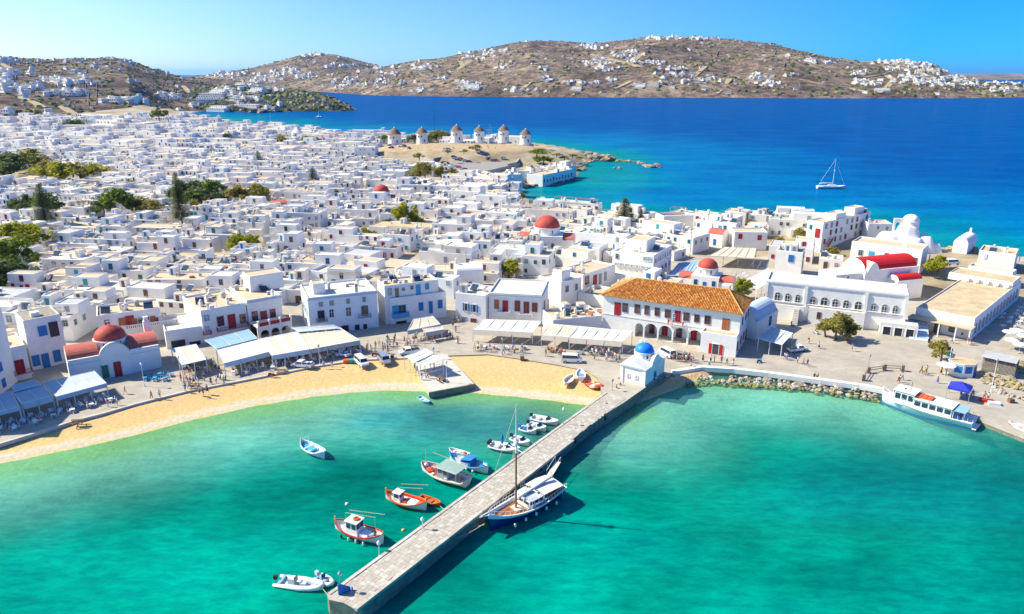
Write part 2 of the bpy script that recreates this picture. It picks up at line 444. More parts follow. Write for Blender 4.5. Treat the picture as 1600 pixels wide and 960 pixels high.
def bed_mat():
    m = bpy.data.materials.new('sand_bed'); m.use_nodes = True; n = m.node_tree.nodes; l = m.node_tree.links; b = n['Principled BSDF']
    b.inputs['Roughness'].default_value = .9; b.inputs['Specular IOR Level'].default_value = .1
    g = n.new('ShaderNodeNewGeometry'); sx = n.new('ShaderNodeSeparateXYZ'); l.new(g.outputs['Position'], sx.inputs[0])
    t = n.new('ShaderNodeTexNoise'); t.inputs['Scale'].default_value = .35; t.inputs['Detail'].default_value = 8; t.inputs['Roughness'].default_value = .7; l.new(g.outputs['Position'], t.inputs['Vector'])
    ma = n.new('ShaderNodeMath'); ma.operation = 'MULTIPLY_ADD'; ma.inputs[1].default_value = .34; l.new(t.outputs['Fac'], ma.inputs[0]); l.new(sx.outputs[2], ma.inputs[2])
    mr = n.new('ShaderNodeMapRange'); mr.inputs[1].default_value = -3.0; mr.inputs[2].default_value = 1.4; l.new(ma.outputs[0], mr.inputs[0])
    r = n.new('ShaderNodeValToRGB'); cr = r.color_ramp
    pts = [(0.0, (.12, .44, .36)), (.35, (.30, .52, .42)), (.58, (.50, .55, .43)), (.68, (.52, .46, .14)), (.72, (.58, .46, .15)), (.735, (.52, .45, .33)), (.765, (.58, .49, .35)), (.80, (.62, .43, .18)), (.90, (.60, .40, .18)), (1.0, (.62, .42, .20))]
    cr.elements[0].position = pts[0][0]; cr.elements[0].color = (*pts[0][1], 1); cr.elements[1].position = 1; cr.elements[1].color = (*pts[-1][1], 1)
    for p, c in pts[1:-1]: e = cr.elements.new(p); e.color = (*c, 1)
    l.new(mr.outputs[0], r.inputs[0])
    # weed patches and scattered marks
    t2 = n.new('ShaderNodeTexNoise'); t2.inputs['Scale'].default_value = .09; t2.inputs['Detail'].default_value = 10; t2.inputs['Roughness'].default_value = .78; l.new(g.outputs['Position'], t2.inputs['Vector'])
    r2 = n.new('ShaderNodeValToRGB'); r2.color_ramp.elements[0].position = .52; r2.color_ramp.elements[1].position = .68; l.new(t2.outputs['Fac'], r2.inputs[0])
    dp = n.new('ShaderNodeMapRange'); dp.inputs[1].default_value = -.35; dp.inputs[2].default_value = -1.3; dp.inputs[3].default_value = 0.0; dp.inputs[4].default_value = .8; l.new(sx.outputs[2], dp.inputs[0])
    mu = n.new('ShaderNodeMath'); mu.operation = 'MULTIPLY'; l.new(r2.outputs[0], mu.inputs[0]); l.new(dp.outputs[0], mu.inputs[1])
    mx = n.new('ShaderNodeMix'); mx.data_type = 'RGBA'; l.new(mu.outputs[0], mx.inputs[0]); l.new(r.outputs[0], mx.inputs[6]); mx.inputs[7].default_value = (.05, .10, .06, 1)
    t4 = n.new('ShaderNodeTexNoise'); t4.inputs['Scale'].default_value = 1.6; t4.inputs['Detail'].default_value = 8; l.new(g.outputs['Position'], t4.inputs['Vector'])
    r4 = n.new('ShaderNodeValToRGB'); r4.color_ramp.elements[0].position = .3; r4.color_ramp.elements[0].color = (.84, .83, .82, 1); r4.color_ramp.elements[1].position = .7; r4.color_ramp.elements[1].color = (1.08, 1.07, 1.05, 1); l.new(t4.outputs['Fac'], r4.inputs[0])
    m2 = n.new('ShaderNodeMix'); m2.data_type = 'RGBA'; m2.blend_type = 'MULTIPLY'; m2.inputs[0].default_value = 1; l.new(mx.outputs[2], m2.inputs[6]); l.new(r4.outputs[0], m2.inputs[7])
    l.new(m2.outputs[2], b.inputs['Base Color'])
    w1 = n.new('ShaderNodeTexNoise'); w1.inputs['Scale'].default_value = 1.1; w1.inputs['Detail'].default_value = 4; l.new(g.outputs['Position'], w1.inputs['Vector'])
    bp = n.new('ShaderNodeBump'); bp.inputs['Strength'].default_value = .5; bp.inputs['Distance'].default_value = .25; l.new(w1.outputs['Fac'], bp.inputs['Height']); l.new(bp.outputs[0], b.inputs['Normal'])
    MATS['sand_bed'] = m
bed_mat()
grid('beach_and_seabed', frange(-260, 240, 2.5), frange(20, 172, 2.0), bed, 'sand_bed', kind='structure')

# ------------------------------------------------------------------ the sea
def water_tint(p):
    x, y = p[0], p[1]
    n1 = fbm(x*.02, y*.02, 3)
    if y < 178 and x > -300 and x < 260:
        d = segdist(x, y, WL, False); dr = segdist(x, y, rocksline, False) if x > 15 else 99
        e = min(d, dr*1.15)
        if inpoly(x, y, land_side): e = 0
        a = lerp(.2, .975, sstep(-2, 36, e+7*n1))
        c0 = (.15, .38, .35); c1 = (.0, .225, .165); c2 = (.0, .125, .15)
        k = sstep(3, 30, e); c = [lerp(u, v_, k) for u, v_ in zip(c0, c1)]
        k = sstep(30, 120, x+30*n1+ (80-y)*.4); c = [lerp(u, v_, k*.8) for u, v_ in zip(c, c2)]
        wd = math.hypot((x+14)/26, (y-126)/9)+.7*n1+.5*fbm(x*.09, y*.09, 7)
        k = .75*(1-sstep(.5, 1.15, wd)); c = [lerp(u, v_, k) for u, v_ in zip(c, (.0, .15, .17))]; a = lerp(a, .9, k)
        wd = math.hypot((x-75)/42, (y-104)/14)+.6*fbm(x*.05, y*.05, 2)
        k = .6*(1-sstep(.5, 1.15, wd)); c = [lerp(u, v_, k) for u, v_ in zip(c, (.0, .14, .15))]
        nz = fbm(x*.055, y*.055, 4, 5)*1.5; c = [v_*(1+.75*nz) for v_ in c]; a *= .84 if x > 25 and y > 85 else 1
        if x > 30: a = max(a, .22)
        return [*c, a]
    ins = inpoly(x, y, town_poly)
    d = 0 if ins else segdist(x, y, town_poly)
    k = sstep(8, 75, d+45*n1) if y < 900 else sstep(10, 230, d+100*n1)
    k2 = sstep(45, 260, d+60*n1)
    c = [lerp(u, v_, k) for u, v_ in zip((.0, .26, .30), (.0, .14, .33))]
    c = [lerp(u, v_, k2) for u, v_ in zip(c, (.0, .072, .26))]
    a = lerp(.75, 1, k)
    return [*c, a]
def water_mat():
    m = bpy.data.materials.new('sea_water'); m.use_nodes = True; n = m.node_tree.nodes; l = m.node_tree.links; b = n['Principled BSDF']
    pass
    at = n.new('ShaderNodeAttribute'); at.attribute_name = 'tint'
    g = n.new('ShaderNodeNewGeometry')
    mp = n.new('ShaderNodeMapping'); mp.inputs['Scale'].default_value = (.6, 1.5, 1); mp.inputs['Rotation'].default_value = (0, 0, .25); l.new(g.outputs['Position'], mp.inputs[0])
    t = n.new('ShaderNodeTexNoise'); t.inputs['Scale'].default_value = .035; t.inputs['Detail'].default_value = 10; t.inputs['Roughness'].default_value = .62; l.new(mp.outputs[0], t.inputs['Vector'])
    r = n.new('ShaderNodeValToRGB'); r.color_ramp.elements[0].position = .32; r.color_ramp.elements[0].color = (.62, .72, .82, 1); r.color_ramp.elements[1].position = .7; r.color_ramp.elements[1].color = (1.3, 1.2, 1.1, 1); l.new(t.outputs['Fac'], r.inputs[0])
    mx = n.new('ShaderNodeMix'); mx.data_type = 'RGBA'; mx.blend_type = 'MULTIPLY'; mx.inputs[0].default_value = 1; l.new(at.outputs['Color'], mx.inputs[6]); l.new(r.outputs[0], mx.inputs[7])
    tf = n.new('ShaderNodeTexNoise'); tf.inputs['Scale'].default_value = .42; tf.inputs['Detail'].default_value = 8; tf.inputs['Roughness'].default_value = .75; l.new(mp.outputs[0], tf.inputs['Vector'])
    rf = n.new('ShaderNodeValToRGB'); rf.color_ramp.elements[0].position = .38; rf.color_ramp.elements[0].color = (.62, .74, .82, 1); rf.color_ramp.elements[1].position = .64; rf.color_ramp.elements[1].color = (1.3, 1.22, 1.12, 1); l.new(tf.outputs['Fac'], rf.inputs[0])  # ripple light and dark painted into the water colour as mottling
    mf = n.new('ShaderNodeMix'); mf.data_type = 'RGBA'; mf.blend_type = 'MULTIPLY'; mf.inputs[0].default_value = 1; l.new(mx.outputs[2], mf.inputs[6]); l.new(rf.outputs[0], mf.inputs[7]); mx = mf
    w1 = n.new('ShaderNodeTexNoise'); w1.inputs['Scale'].default_value = .55; w1.inputs['Detail'].default_value = 6; w1.inputs['Roughness'].default_value = .6; l.new(mp.outputs[0], w1.inputs['Vector'])
    bp = n.new('ShaderNodeBump'); bp.inputs['Strength'].default_value = .55; bp.inputs['Distance'].default_value = .35; l.new(w1.outputs['Fac'], bp.inputs['Height']);
    # body colour of the water over what shows of the bed, under a thin mirror of the sky
    df = n.new('ShaderNodeBsdfDiffuse'); tp = n.new('ShaderNodeBsdfTransparent'); gl = n.new('ShaderNodeBsdfGlossy'); gl.inputs['Roughness'].default_value = .07
    tp.inputs[0].default_value = (.58, .96, .86, 1)
    l.new(mx.outputs[2], df.inputs[0]); l.new(bp.outputs[0], df.inputs['Normal']); l.new(bp.outputs[0], gl.inputs['Normal'])
    m1 = n.new('ShaderNodeMixShader'); l.new(at.outputs['Alpha'], m1.inputs[0]); l.new(tp.outputs[0], m1.inputs[1]); l.new(df.outputs[0], m1.inputs[2])
    fr = n.new('ShaderNodeFresnel'); fr.inputs[0].default_value = 1.33; l.new(bp.outputs[0], fr.inputs['Normal'])
    mc = n.new('ShaderNodeMath'); mc.operation = 'MULTIPLY'; mc.inputs[1].default_value = .09; l.new(fr.outputs[0], mc.inputs[0])
    m2 = n.new('ShaderNodeMixShader'); l.new(mc.outputs[0], m2.inputs[0]); l.new(m1.outputs[0], m2.inputs[1]); l.new(gl.outputs[0], m2.inputs[2])
    l.new(m2.outputs[0], n['Material Output'].inputs[0]); n.remove(b)
    MATS['sea_water'] = m
water_mat()
wx = [-60000, -30000, -15000, -8000, -4000, -2500, -1600, -1000, -700]+frange(-520, 420, 6)+[500, 620, 800, 1000, 1300, 1700, 2400, 4000, 8000, 15000, 30000, 60000]
wy = [-20000, -3000, -500, -100, -20]+frange(10, 420, 5)+frange(430, 960, 18)+[1000, 1060, 1120, 1200, 1300, 1450, 1600, 1800, 2000, 2300, 2700, 3200, 4000, 5000, 7000, 10000, 16000, 30000, 60000]
grid('sea_water', wx, wy, lambda x, y: 0.0, 'sea_water', attr=water_tint, kind='structure')
grid('deep_seabed', [-60000, 60000], [-20000, 60000], lambda x, y: -6.5, 'stone_dark', kind='structure')

# ------------------------------------------------------------------ hills across the bay
def hill_mat(name, c1, c2, c3, s=.004):
    m = bpy.data.materials.new(name); m.use_nodes = True; n = m.node_tree.nodes; l = m.node_tree.links; b = n['Principled BSDF']
    b.inputs['Roughness'].default_value = .95; b.inputs['Specular IOR Level'].default_value = .05
    g = n.new('ShaderNodeNewGeometry')
    t = n.new('ShaderNodeTexNoise'); t.inputs['Scale'].default_value = s; t.inputs['Detail'].default_value = 12; t.inputs['Roughness'].default_value = .72; l.new(g.outputs['Position'], t.inputs['Vector'])
    r = n.new('ShaderNodeValToRGB'); cr = r.color_ramp; cr.elements[0].position = .36; cr.elements[0].color = (*c1, 1); cr.elements[1].position = .64; cr.elements[1].color = (*c3, 1)
    e = cr.elements.new(.5); e.color = (*c2, 1); l.new(t.outputs['Fac'], r.inputs[0])
    # scrub speckle
    t2 = n.new('ShaderNodeTexNoise'); t2.inputs['Scale'].default_value = .03; t2.inputs['Detail'].default_value = 9; t2.inputs['Roughness'].default_value = .8; l.new(g.outputs['Position'], t2.inputs['Vector'])
    r2 = n.new('ShaderNodeValToRGB'); r2.color_ramp.elements[0].position = .44; r2.color_ramp.elements[0].color = (.42, .44, .46, 1); r2.color_ramp.elements[1].position = .54; r2.color_ramp.elements[1].color = (1.1, 1.1, 1.1, 1); l.new(t2.outputs['Fac'], r2.inputs[0])
    mx = n.new('ShaderNodeMix'); mx.data_type = 'RGBA'; mx.blend_type = 'MULTIPLY'; mx.inputs[0].default_value = 1; l.new(r.outputs[0], mx.inputs[6]); l.new(r2.outputs[0], mx.inputs[7])
    # dry stone field walls
    v = n.new('ShaderNodeTexVoronoi'); v.feature = 'DISTANCE_TO_EDGE'; v.inputs['Scale'].default_value = .0085; v.inputs['Randomness'].default_value = .7; l.new(g.outputs['Position'], v.inputs['Vector'])
    lt = n.new('ShaderNodeMath'); lt.operation = 'LESS_THAN'; lt.inputs[1].default_value = .022; l.new(v.outputs['Distance'], lt.inputs[0])
    lm = n.new('ShaderNodeMath'); lm.operation = 'MULTIPLY'; lm.inputs[1].default_value = .45; l.new(lt.outputs[0], lm.inputs[0])
    m3 = n.new('ShaderNodeMix'); m3.data_type = 'RGBA'; l.new(lm.outputs[0], m3.inputs[0]); l.new(mx.outputs[2], m3.inputs[6]); m3.inputs[7].default_value = (.15, .12, .10, 1)
    l.new(m3.outputs[2], b.inputs['Base Color'])
    bp = n.new('ShaderNodeBump'); bp.inputs['Strength'].default_value = 1; bp.inputs['Distance'].default_value = 16; l.new(t2.outputs['Fac'], bp.inputs['Height']); l.new(bp.outputs[0], b.inputs['Normal'])
    MATS[name] = m
hill_mat('scrub_hill', (.14, .10, .08), (.30, .21, .15), (.52, .39, .26))
hill_mat('scrub_hill_left', (.15, .11, .10), (.27, .20, .16), (.44, .33, .22), .006)
hill_mat('green_cliff', (.05, .07, .05), (.11, .12, .09), (.30, .24, .16), .02)
class Hill:
    def __init__(s, name, x0, x1, ridge, y0, y1, mt, rough=1.0, step=4, expo=.8, base=0.0, shelf=0, shorenoise=30):
        """ridge: table px -> row of the skyline; y0/y1: tables px -> metres to the foot and to the ridge"""
        s.ridge, s.y0, s.y1, s.rough, s.expo, s.base, s.sn = ridge, y0, y1, rough, expo, base, shorenoise
        cols = frange(x0, x1, step); NT = 62; v = []; f = []
        for px in cols:
            for j in range(NT): v.append(s.at(px, j/(NT-14)))
        for i in range(len(cols)-1):
            for j in range(NT-1):
                a = i*NT+j; f.append((a, a+NT, a+NT+1, a+1))
        me = bpy.data.meshes.new(name); me.from_pydata(v, [], f); me.materials.append(MATS[mt])
        me.polygons.foreach_set('use_smooth', [True]*len(f))
        link(name, me, kind='structure')
    def at(s, px, t):
        Y0 = tab(s.y0, px); Y1 = tab(s.y1, px); q = (px-800)/FPX/1.045
        Y0 += s.sn*fbm(px*.02, 1.7)
        Y = lerp(Y0, Y1, t); zr = atY(px, tab(s.ridge, px), Y1)[2]
        zb = tab(s.base, px) if isinstance(s.base, list) else s.base
        if t <= 1: h = zb-3+(zr-zb+3)*(1-(1-t)**1.35)**s.expo
        else: h = zr-(zr+10)*sstep(0, .36, t-1)
        n = fbm(q*Y*.0022, Y*.0022, 5, 5)
        h += s.rough*n*abs(zr)*.40*math.sin(PI*min(1, max(0, t)))**.7*(1 if t < 1 else 0)
        h += s.rough*abs(zr)*.055*fbm(q*Y*.012, Y*.012, 9, 3)*min(1, t*4)+s.rough*2.2*fbm(q*Y*.04, Y*.04, 9, 2)*min(1, t*4)
        if t <= 1: h = min(h, lerp(0, zr, (t+.03)**.5)+6)
        return Vector((q*Y, Y, h))
    def find(s, px, py):
        """ground point of the hill seen at a pixel"""
        best = None
        for k in range(101):
            p = s.at(px, k/100); d = abs(proj(p)[1]-py)
            if best is None or d < best[0]-.15: best = (d, p)
        return best[1]
far = Hill('far_hill', 300, 1760,
     [(300, 140), (380, 132), (440, 124), (500, 118), (560, 113), (610, 103), (650, 96), (690, 92), (730, 83), (760, 77), (800, 69), (830, 66), (880, 67), (920, 70), (960, 65), (1000, 61), (1060, 58), (1100, 59), (1150, 64), (1200, 71), (1250, 82), (1290, 91), (1340, 98), (1380, 98), (1400, 96), (1430, 98), (1460, 104), (1480, 114), (1510, 123), (1540, 128), (1600, 133), (1760, 141)],
     [(300, 3300), (480, 2950), (520, 2620), (600, 2280), (800, 2150), (1100, 2090), (1300, 2030), (1500, 2050), (1760, 2200)],
     [(300, 4300), (600, 3900), (800, 3700), (1000, 3500), (1300, 3100), (1450, 2750), (1600, 2650), (1760, 2600)], 'scrub_hill')
mid = Hill('middle_hill', 250, 660,
     [(250, 124), (310, 119), (360, 112), (400, 106), (440, 96), (470, 88), (500, 85), (530, 87), (560, 94), (590, 102), (620, 112), (660, 124)],
     [(250, 3600), (660, 3600)], [(250, 5000), (660, 5000)], 'scrub_hill', shorenoise=0)
lefth = Hill('left_hill', -420, 420,
     [(-420, 96), (-200, 90), (0, 87), (40, 91), (80, 94), (120, 92), (170, 90), (200, 92), (220, 99), (250, 111), (290, 121), (340, 124), (380, 131), (420, 139)],
     [(-420, 760), (0, 790), (200, 900), (250, 1180), (320, 1330), (420, 1500)], [(-420, 2300), (100, 2300), (300, 2100), (420, 2100)], 'scrub_hill_left', base=[(-420, 16), (0, 16), (200, 12), (260, 0), (420, 0)], rough=.6, shorenoise=0)
head = Hill('headland', 290, 552,
     [(290, 141), (330, 134), (360, 133), (400, 138), (440, 143), (480, 143), (505, 147), (522, 155), (540, 164), (552, 172)],
     [(290, 1330), (330, 1320), (420, 1290), (540, 1340), (552, 1350)], [(290, 1650), (420, 1560), (500, 1480), (552, 1400)], 'green_cliff', rough=.5, expo=.55, shorenoise=20)
isl = Hill('far_island', 1470, 1760, [(1470, 117.5), (1520, 116.2), (1600, 115.4), (1760, 115)], [(1470, 9000), (1760, 9000)], [(1470, 10500), (1760, 10500)], 'scrub_hill', shorenoise=0, rough=.2)
# ------------------------------------------------------------------ building kit
FOOT = []                    # footprints already taken (world polygons)
def arch_profile(w, h, n=8):
    r = w/2
    return [(-r, 0), (r, 0), (r, h-r)]+[(r*math.cos(PI*i/n), h-r+r*math.sin(PI*i/n)) for i in range(1, n)]+[(-r, h-r)]
TPL = {}
def win_tpl(kind, w, h, colr):
    """meshes of a window or door, origin at the bottom centre, facing -y: list of (name, mesh) with the frame first"""
    w = round(w*5)/5 or .4; h = round(h*5)/5 or .4
    w = max(w, .4); h = max(h, .4)
    k = (kind, w, h, colr)
    if k in TPL: return TPL[k]
    r = []; f = MB(); fr = 'metal_white'
    if kind == 'open':                                   # moulded rim round a flat panel painted dark for an opening's shade
        t = .12
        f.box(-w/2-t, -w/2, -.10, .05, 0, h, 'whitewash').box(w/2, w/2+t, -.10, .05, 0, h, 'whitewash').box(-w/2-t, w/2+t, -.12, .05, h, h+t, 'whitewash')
        r.append(('opening', f.mesh('opening'))); r.append(('shade_panel', MB().box(-w/2, w/2, -.02, .05, 0, h, 'opening_shade').mesh('shade_panel')))
    elif kind == 'arch':
        a = arch_profile(w+.3, h+.15); b = arch_profile(w, h)
        n = len(a); f.rings([[(x, -.10, z) for x, z in a], [(x, -.10, z) for x, z in b], [(x, .02, z) for x, z in b]], colr)
        f.rings([[(x, .02, z) for x, z in a], [(x, -.10, z) for x, z in a]], colr)
        r.append(('window', f.mesh('window')))
        g = MB().face([(x, -.01, z) for x, z in b], 'glass'); r.append(('pane', g.mesh('pane')))
        g = MB().box(-.05, .05, -.06, 0, 0, h-.05, 'metal_white').box(-w/2, w/2, -.06, 0, h-w/2-.05, h-w/2+.05, 'metal_white').box(-w/2, w/2, -.055, 0, (h-w/2)*.45, (h-w/2)*.45+.08, 'metal_white')
        r.append(('glazing_bar', g.mesh('glazing_bar')))
    else:
        t = .11
        f.box(-w/2-t, -w/2, -.10, .05, -t, h+t, fr if kind == 'os' else colr).box(w/2, w/2+t, -.10, .05, -t, h+t, fr if kind == 'os' else colr)
        f.box(-w/2, w/2, -.10, .05, h, h+t, fr if kind == 'os' else colr).box(-w/2, w/2, -.14, .05, -t, 0, fr if kind == 'os' else colr)
        if kind == 'w':                                  # glazed, glazing bars
            r.append(('window', f.mesh('window')))
            r.append(('pane', MB().box(-w/2, w/2, -.03, .04, 0, h, 'glass').mesh('pane')))
            r.append(('glazing_bar', MB().box(-.04, .04, -.07, -.031, 0, h, colr).box(-w/2, w/2, -.065, -.031, h*.62, h*.62+.07, colr).mesh('glazing_bar')))
        elif kind == 'p':                                # pale glazed
            r.append(('window', f.mesh('window')))
            r.append(('pane', MB().box(-w/2, w/2, -.03, .04, 0, h, 'pale_glass').mesh('pane')))
            r.append(('glazing_bar', MB().box(-.04, .04, -.07, -.031, 0, h, fr).box(-w/2, w/2, -.065, -.031, h*.62, h*.62+.07, fr).mesh('glazing_bar')))
        elif kind == 's':                                # closed shutters
            r.append(('window', f.mesh('window')))
            for sx in (-1, 1):
                x0, x1 = (-w/2+.02, -.02) if sx < 0 else (.02, w/2-.02)
                s_ = MB().box(x0, x1, -.08, .03, .02, h-.02, colr)
                for i in range(1, 5): s_.box(x0+.05, x1-.05, -.105, -.081, h*i/5-.05, h*i/5+.05, colr)
                r.append(('shutter', s_.mesh('shutter')))
        elif kind == 'os':                               # shutters folded open
            r.append(('window', f.mesh('window')))
            r.append(('pane', MB().box(-w/2, w/2, -.03, .04, 0, h, 'glass').mesh('pane')))
            for sx in (-1, 1):
                x0 = sx*(w/2+t+.02); x1 = sx*(w/2+t+w*.52)
                a, b = min(x0, x1), max(x0, x1)
                r.append(('shutter', MB().box(a, b, -.10, -.02, 0, h, colr).box(a+.08, b-.08, -.13, -.101, h*.1, h*.45, colr).box(a+.08, b-.08, -.13, -.101, h*.55, h*.9, colr).mesh('shutter')))
        elif kind == 'd':
            r.append(('door', f.mesh('door')))
            for sx in (-1, 1):
                x0, x1 = (-w/2+.02, -.015) if sx < 0 else (.015, w/2-.02)
                r.append(('door_leaf', MB().box(x0, x1, -.06, .03, 0, h, colr).box(x0+.08, x1-.08, -.085, -.061, .2, h*.45, colr).box(x0+.08, x1-.08, -.085, -.061, h*.52, h-.2, colr).mesh('door_leaf')))
    TPL[k] = r
    return r
CMAP = {'blue': 'blue_paint', 'lblue': 'light_blue_paint', 'red': 'red_paint', 'brown': 'brown_red_paint', 'orange': 'orange_wood', 'green': 'green_paint', 'teal': 'teal_paint',
        'grey': 'grey_paint', 'white': 'metal_white', 'wood': 'brown_wood', 'black': 'black_paint', 'bright': 'bright_red'}
def add_win(root, kind, w, h, colr, loc, rz, sub=True):
    T = win_tpl(kind, w, h, CMAP.get(colr, colr))
    o = link(T[0][0], T[0][1], root, loc, rz)
    for n_, me in T[1:]: link(n_, me, o)
    return o
def shell(mb, x0, x1, y0, y1, z0, h, wall, par=.45, t=.28, inset=.06, cap=None):
    """rendered walls with a parapet; returns the roof rectangle"""
    a = [(x0, y0), (x1, y0), (x1, y1), (x0, y1)]
    def ins(k): return [(x0+k, y0+k), (x1-k, y0+k), (x1-k, y1-k), (x0+k, y1-k)]
    rr = [[(p[0], p[1], z0) for p in a], [(p[0], p[1], h-.12) for p in ins(inset)], [(p[0], p[1], h) for p in ins(inset+.1)],
          [(p[0], p[1], h) for p in ins(t)], [(p[0], p[1], h-par) for p in ins(t+.02)]]
    mb.rings(rr, [wall, wall, cap or wall, wall])
    return [(p[0], p[1], h-par+.0) for p in ins(t+.02)]
class Bld:
    """one building: facade from A to B (roof-line pixels at height h), x along the facade, y into the depth"""
    def __init__(s, name, label, a, b, h, depth, base=ZQ, wall='whitewash', roof='roof_cream', cat='house', par=.45, group=None, world=False, flat=True, cap=None, cornice=None, foot=True):
        if world: A, B = Vector((a[0], a[1], base)), Vector((b[0], b[1], base))
        else: A = G(a[0], a[1], base+h); B = G(b[0], b[1], base+h)
        A.z = B.z = base
        s.A, s.B, s.h, s.depth, s.base = A, B, h, depth, base
        d = (B-A); s.L = d.length; s.u = d.normalized(); s.n = Vector((-s.u.y, s.u.x, 0)); s.rz = math.atan2(s.u.y, s.u.x)
        s.root = empty(name, A, s.rz, label, cat, group)
        s.C = A+s.n*depth; s.D = B+s.n*depth
        if foot: FOOT.append([p.to_2d() for p in (A, B, s.D, s.C)])
        if flat:
            mb = MB(); r = shell(mb, 0, s.L, 0, depth, -3, h, wall, par, cap=cap)
            mb.build('wall', s.root); MB().face(r, roof).build('roof', s.root)
        if cornice: MB().box(-.12, s.L+.12, -.14, -.0, h-.75, h-.45, cornice).box(s.L+.0, s.L+.14, 0, depth, h-.75, h-.45, cornice).build('cornice', s.root)
    def loc(s, x, y, z): return s.A+s.u*x+s.n*y+Vector((0, 0, z))
    def pix(s, px, py, face='F', off=0.0):
        """pixel on a wall face -> local (x,y,z)"""
        P, nrm = {'F': (s.A-s.n*off, s.n), 'R': (s.B, s.u), 'L': (s.A, s.u)}[face]
        r = Vector(ray(px, py)); C = Vector((0, 0, CAMH)); t = (P-C).dot(nrm)/r.dot(nrm); q = C+r*t-s.A
        return q.dot(s.u), q.dot(s.n), q.z
    def win(s, x0, y0, x1, y1, kind='w', colr='blue', face='F', off=0.0):
        cx = (x0+x1)/2
        a = s.pix(cx, y1, face, off); b = s.pix(cx, y0, face, off); l = s.pix(x0, y1, face, off); r = s.pix(x1, y1, face, off)
        i = 1 if face in 'RL' else 0
        w = abs(r[i]-l[i]); h = b[2]-a[2]
        if face in 'RL': w = min(w, 1.4)
        if face == 'F': loc, rz = (a[0], -off, a[2]), 0
        elif face == 'R': loc, rz = (s.L, a[1], a[2]), PI/2
        else: loc, rz = (0, a[1], a[2]), -PI/2
        return add_win(s.root, kind, min(w, 6), min(h, 3.4), colr, loc, rz)
    def wins(s, L):
        for q in L: s.win(*q)
    def balcony(s, x0, y0, x1, y1, proud=1.1, rail='red_paint', slab='whitewash', solid=False, rh=1.0, off=0.0):
        a = s.pix(x0, y0, 'F', off+proud); b = s.pix(x1, y1, 'F', off+proud); z = (a[2]+b[2])/2
        X0, X1 = a[0], b[0]; Y1 = -off; Y0 = -off-proud
        o = MB().box(X0, X1, Y0, Y1-.01, z-.22, z, slab).build('balcony', s.root)
        m = MB()
        if solid: m.box(X0, X1, Y0, Y0+.12, z+.002, z+rh, rail).box(X0, X0+.12, Y0+.121, Y1-.01, z+.002, z+rh, rail).box(X1-.12, X1, Y0+.121, Y1-.01, z+.002, z+rh, rail)
        else:
            for (p, q) in (((X0, Y0), (X1, Y0)), ((X0, Y0), (X0, Y1)), ((X1, Y0), (X1, Y1))):
                n = max(1, int(math.hypot(q[0]-p[0], q[1]-p[1])/.28))
                for i in range(n+1):
                    x = lerp(p[0], q[0], i/n); y = lerp(p[1], q[1], i/n); m.box(x-.03, x+.03, y-.03, y+.03, z, z+rh, rail)
                m.tube((p[0], p[1], z+rh), (q[0], q[1], z+rh), .05, rail, 4); m.tube((p[0], p[1], z+.15), (q[0], q[1], z+.15), .04, rail, 4)
        m.build('railing', o)
        return o
    def box(s, name, x0, x1, y0, y1, z0, z1, m, top=None, parent=None):
        return MB().box(x0, x1, y0, y1, z0, z1, m, top).build(name, parent or s.root)
    def upper(s, x0, x1, y0, y1, h, wall='whitewash', roof='roof_cream'):
        mb = MB(); r = shell(mb, x0, x1, y0, y1, s.h-.5, s.h+h, wall, .25)
        o = mb.build('upper_room', s.root); MB().face(r, roof).build('roof', o); return o
    def clutter(s, n, seed=1):
        rr = random.Random(seed)
        for i in range(int(n*1.8)):
            roof_item(rr, s.root, rr.uniform(1, s.L-1.5), rr.uniform(1, s.depth-1.5), s.h-.45)
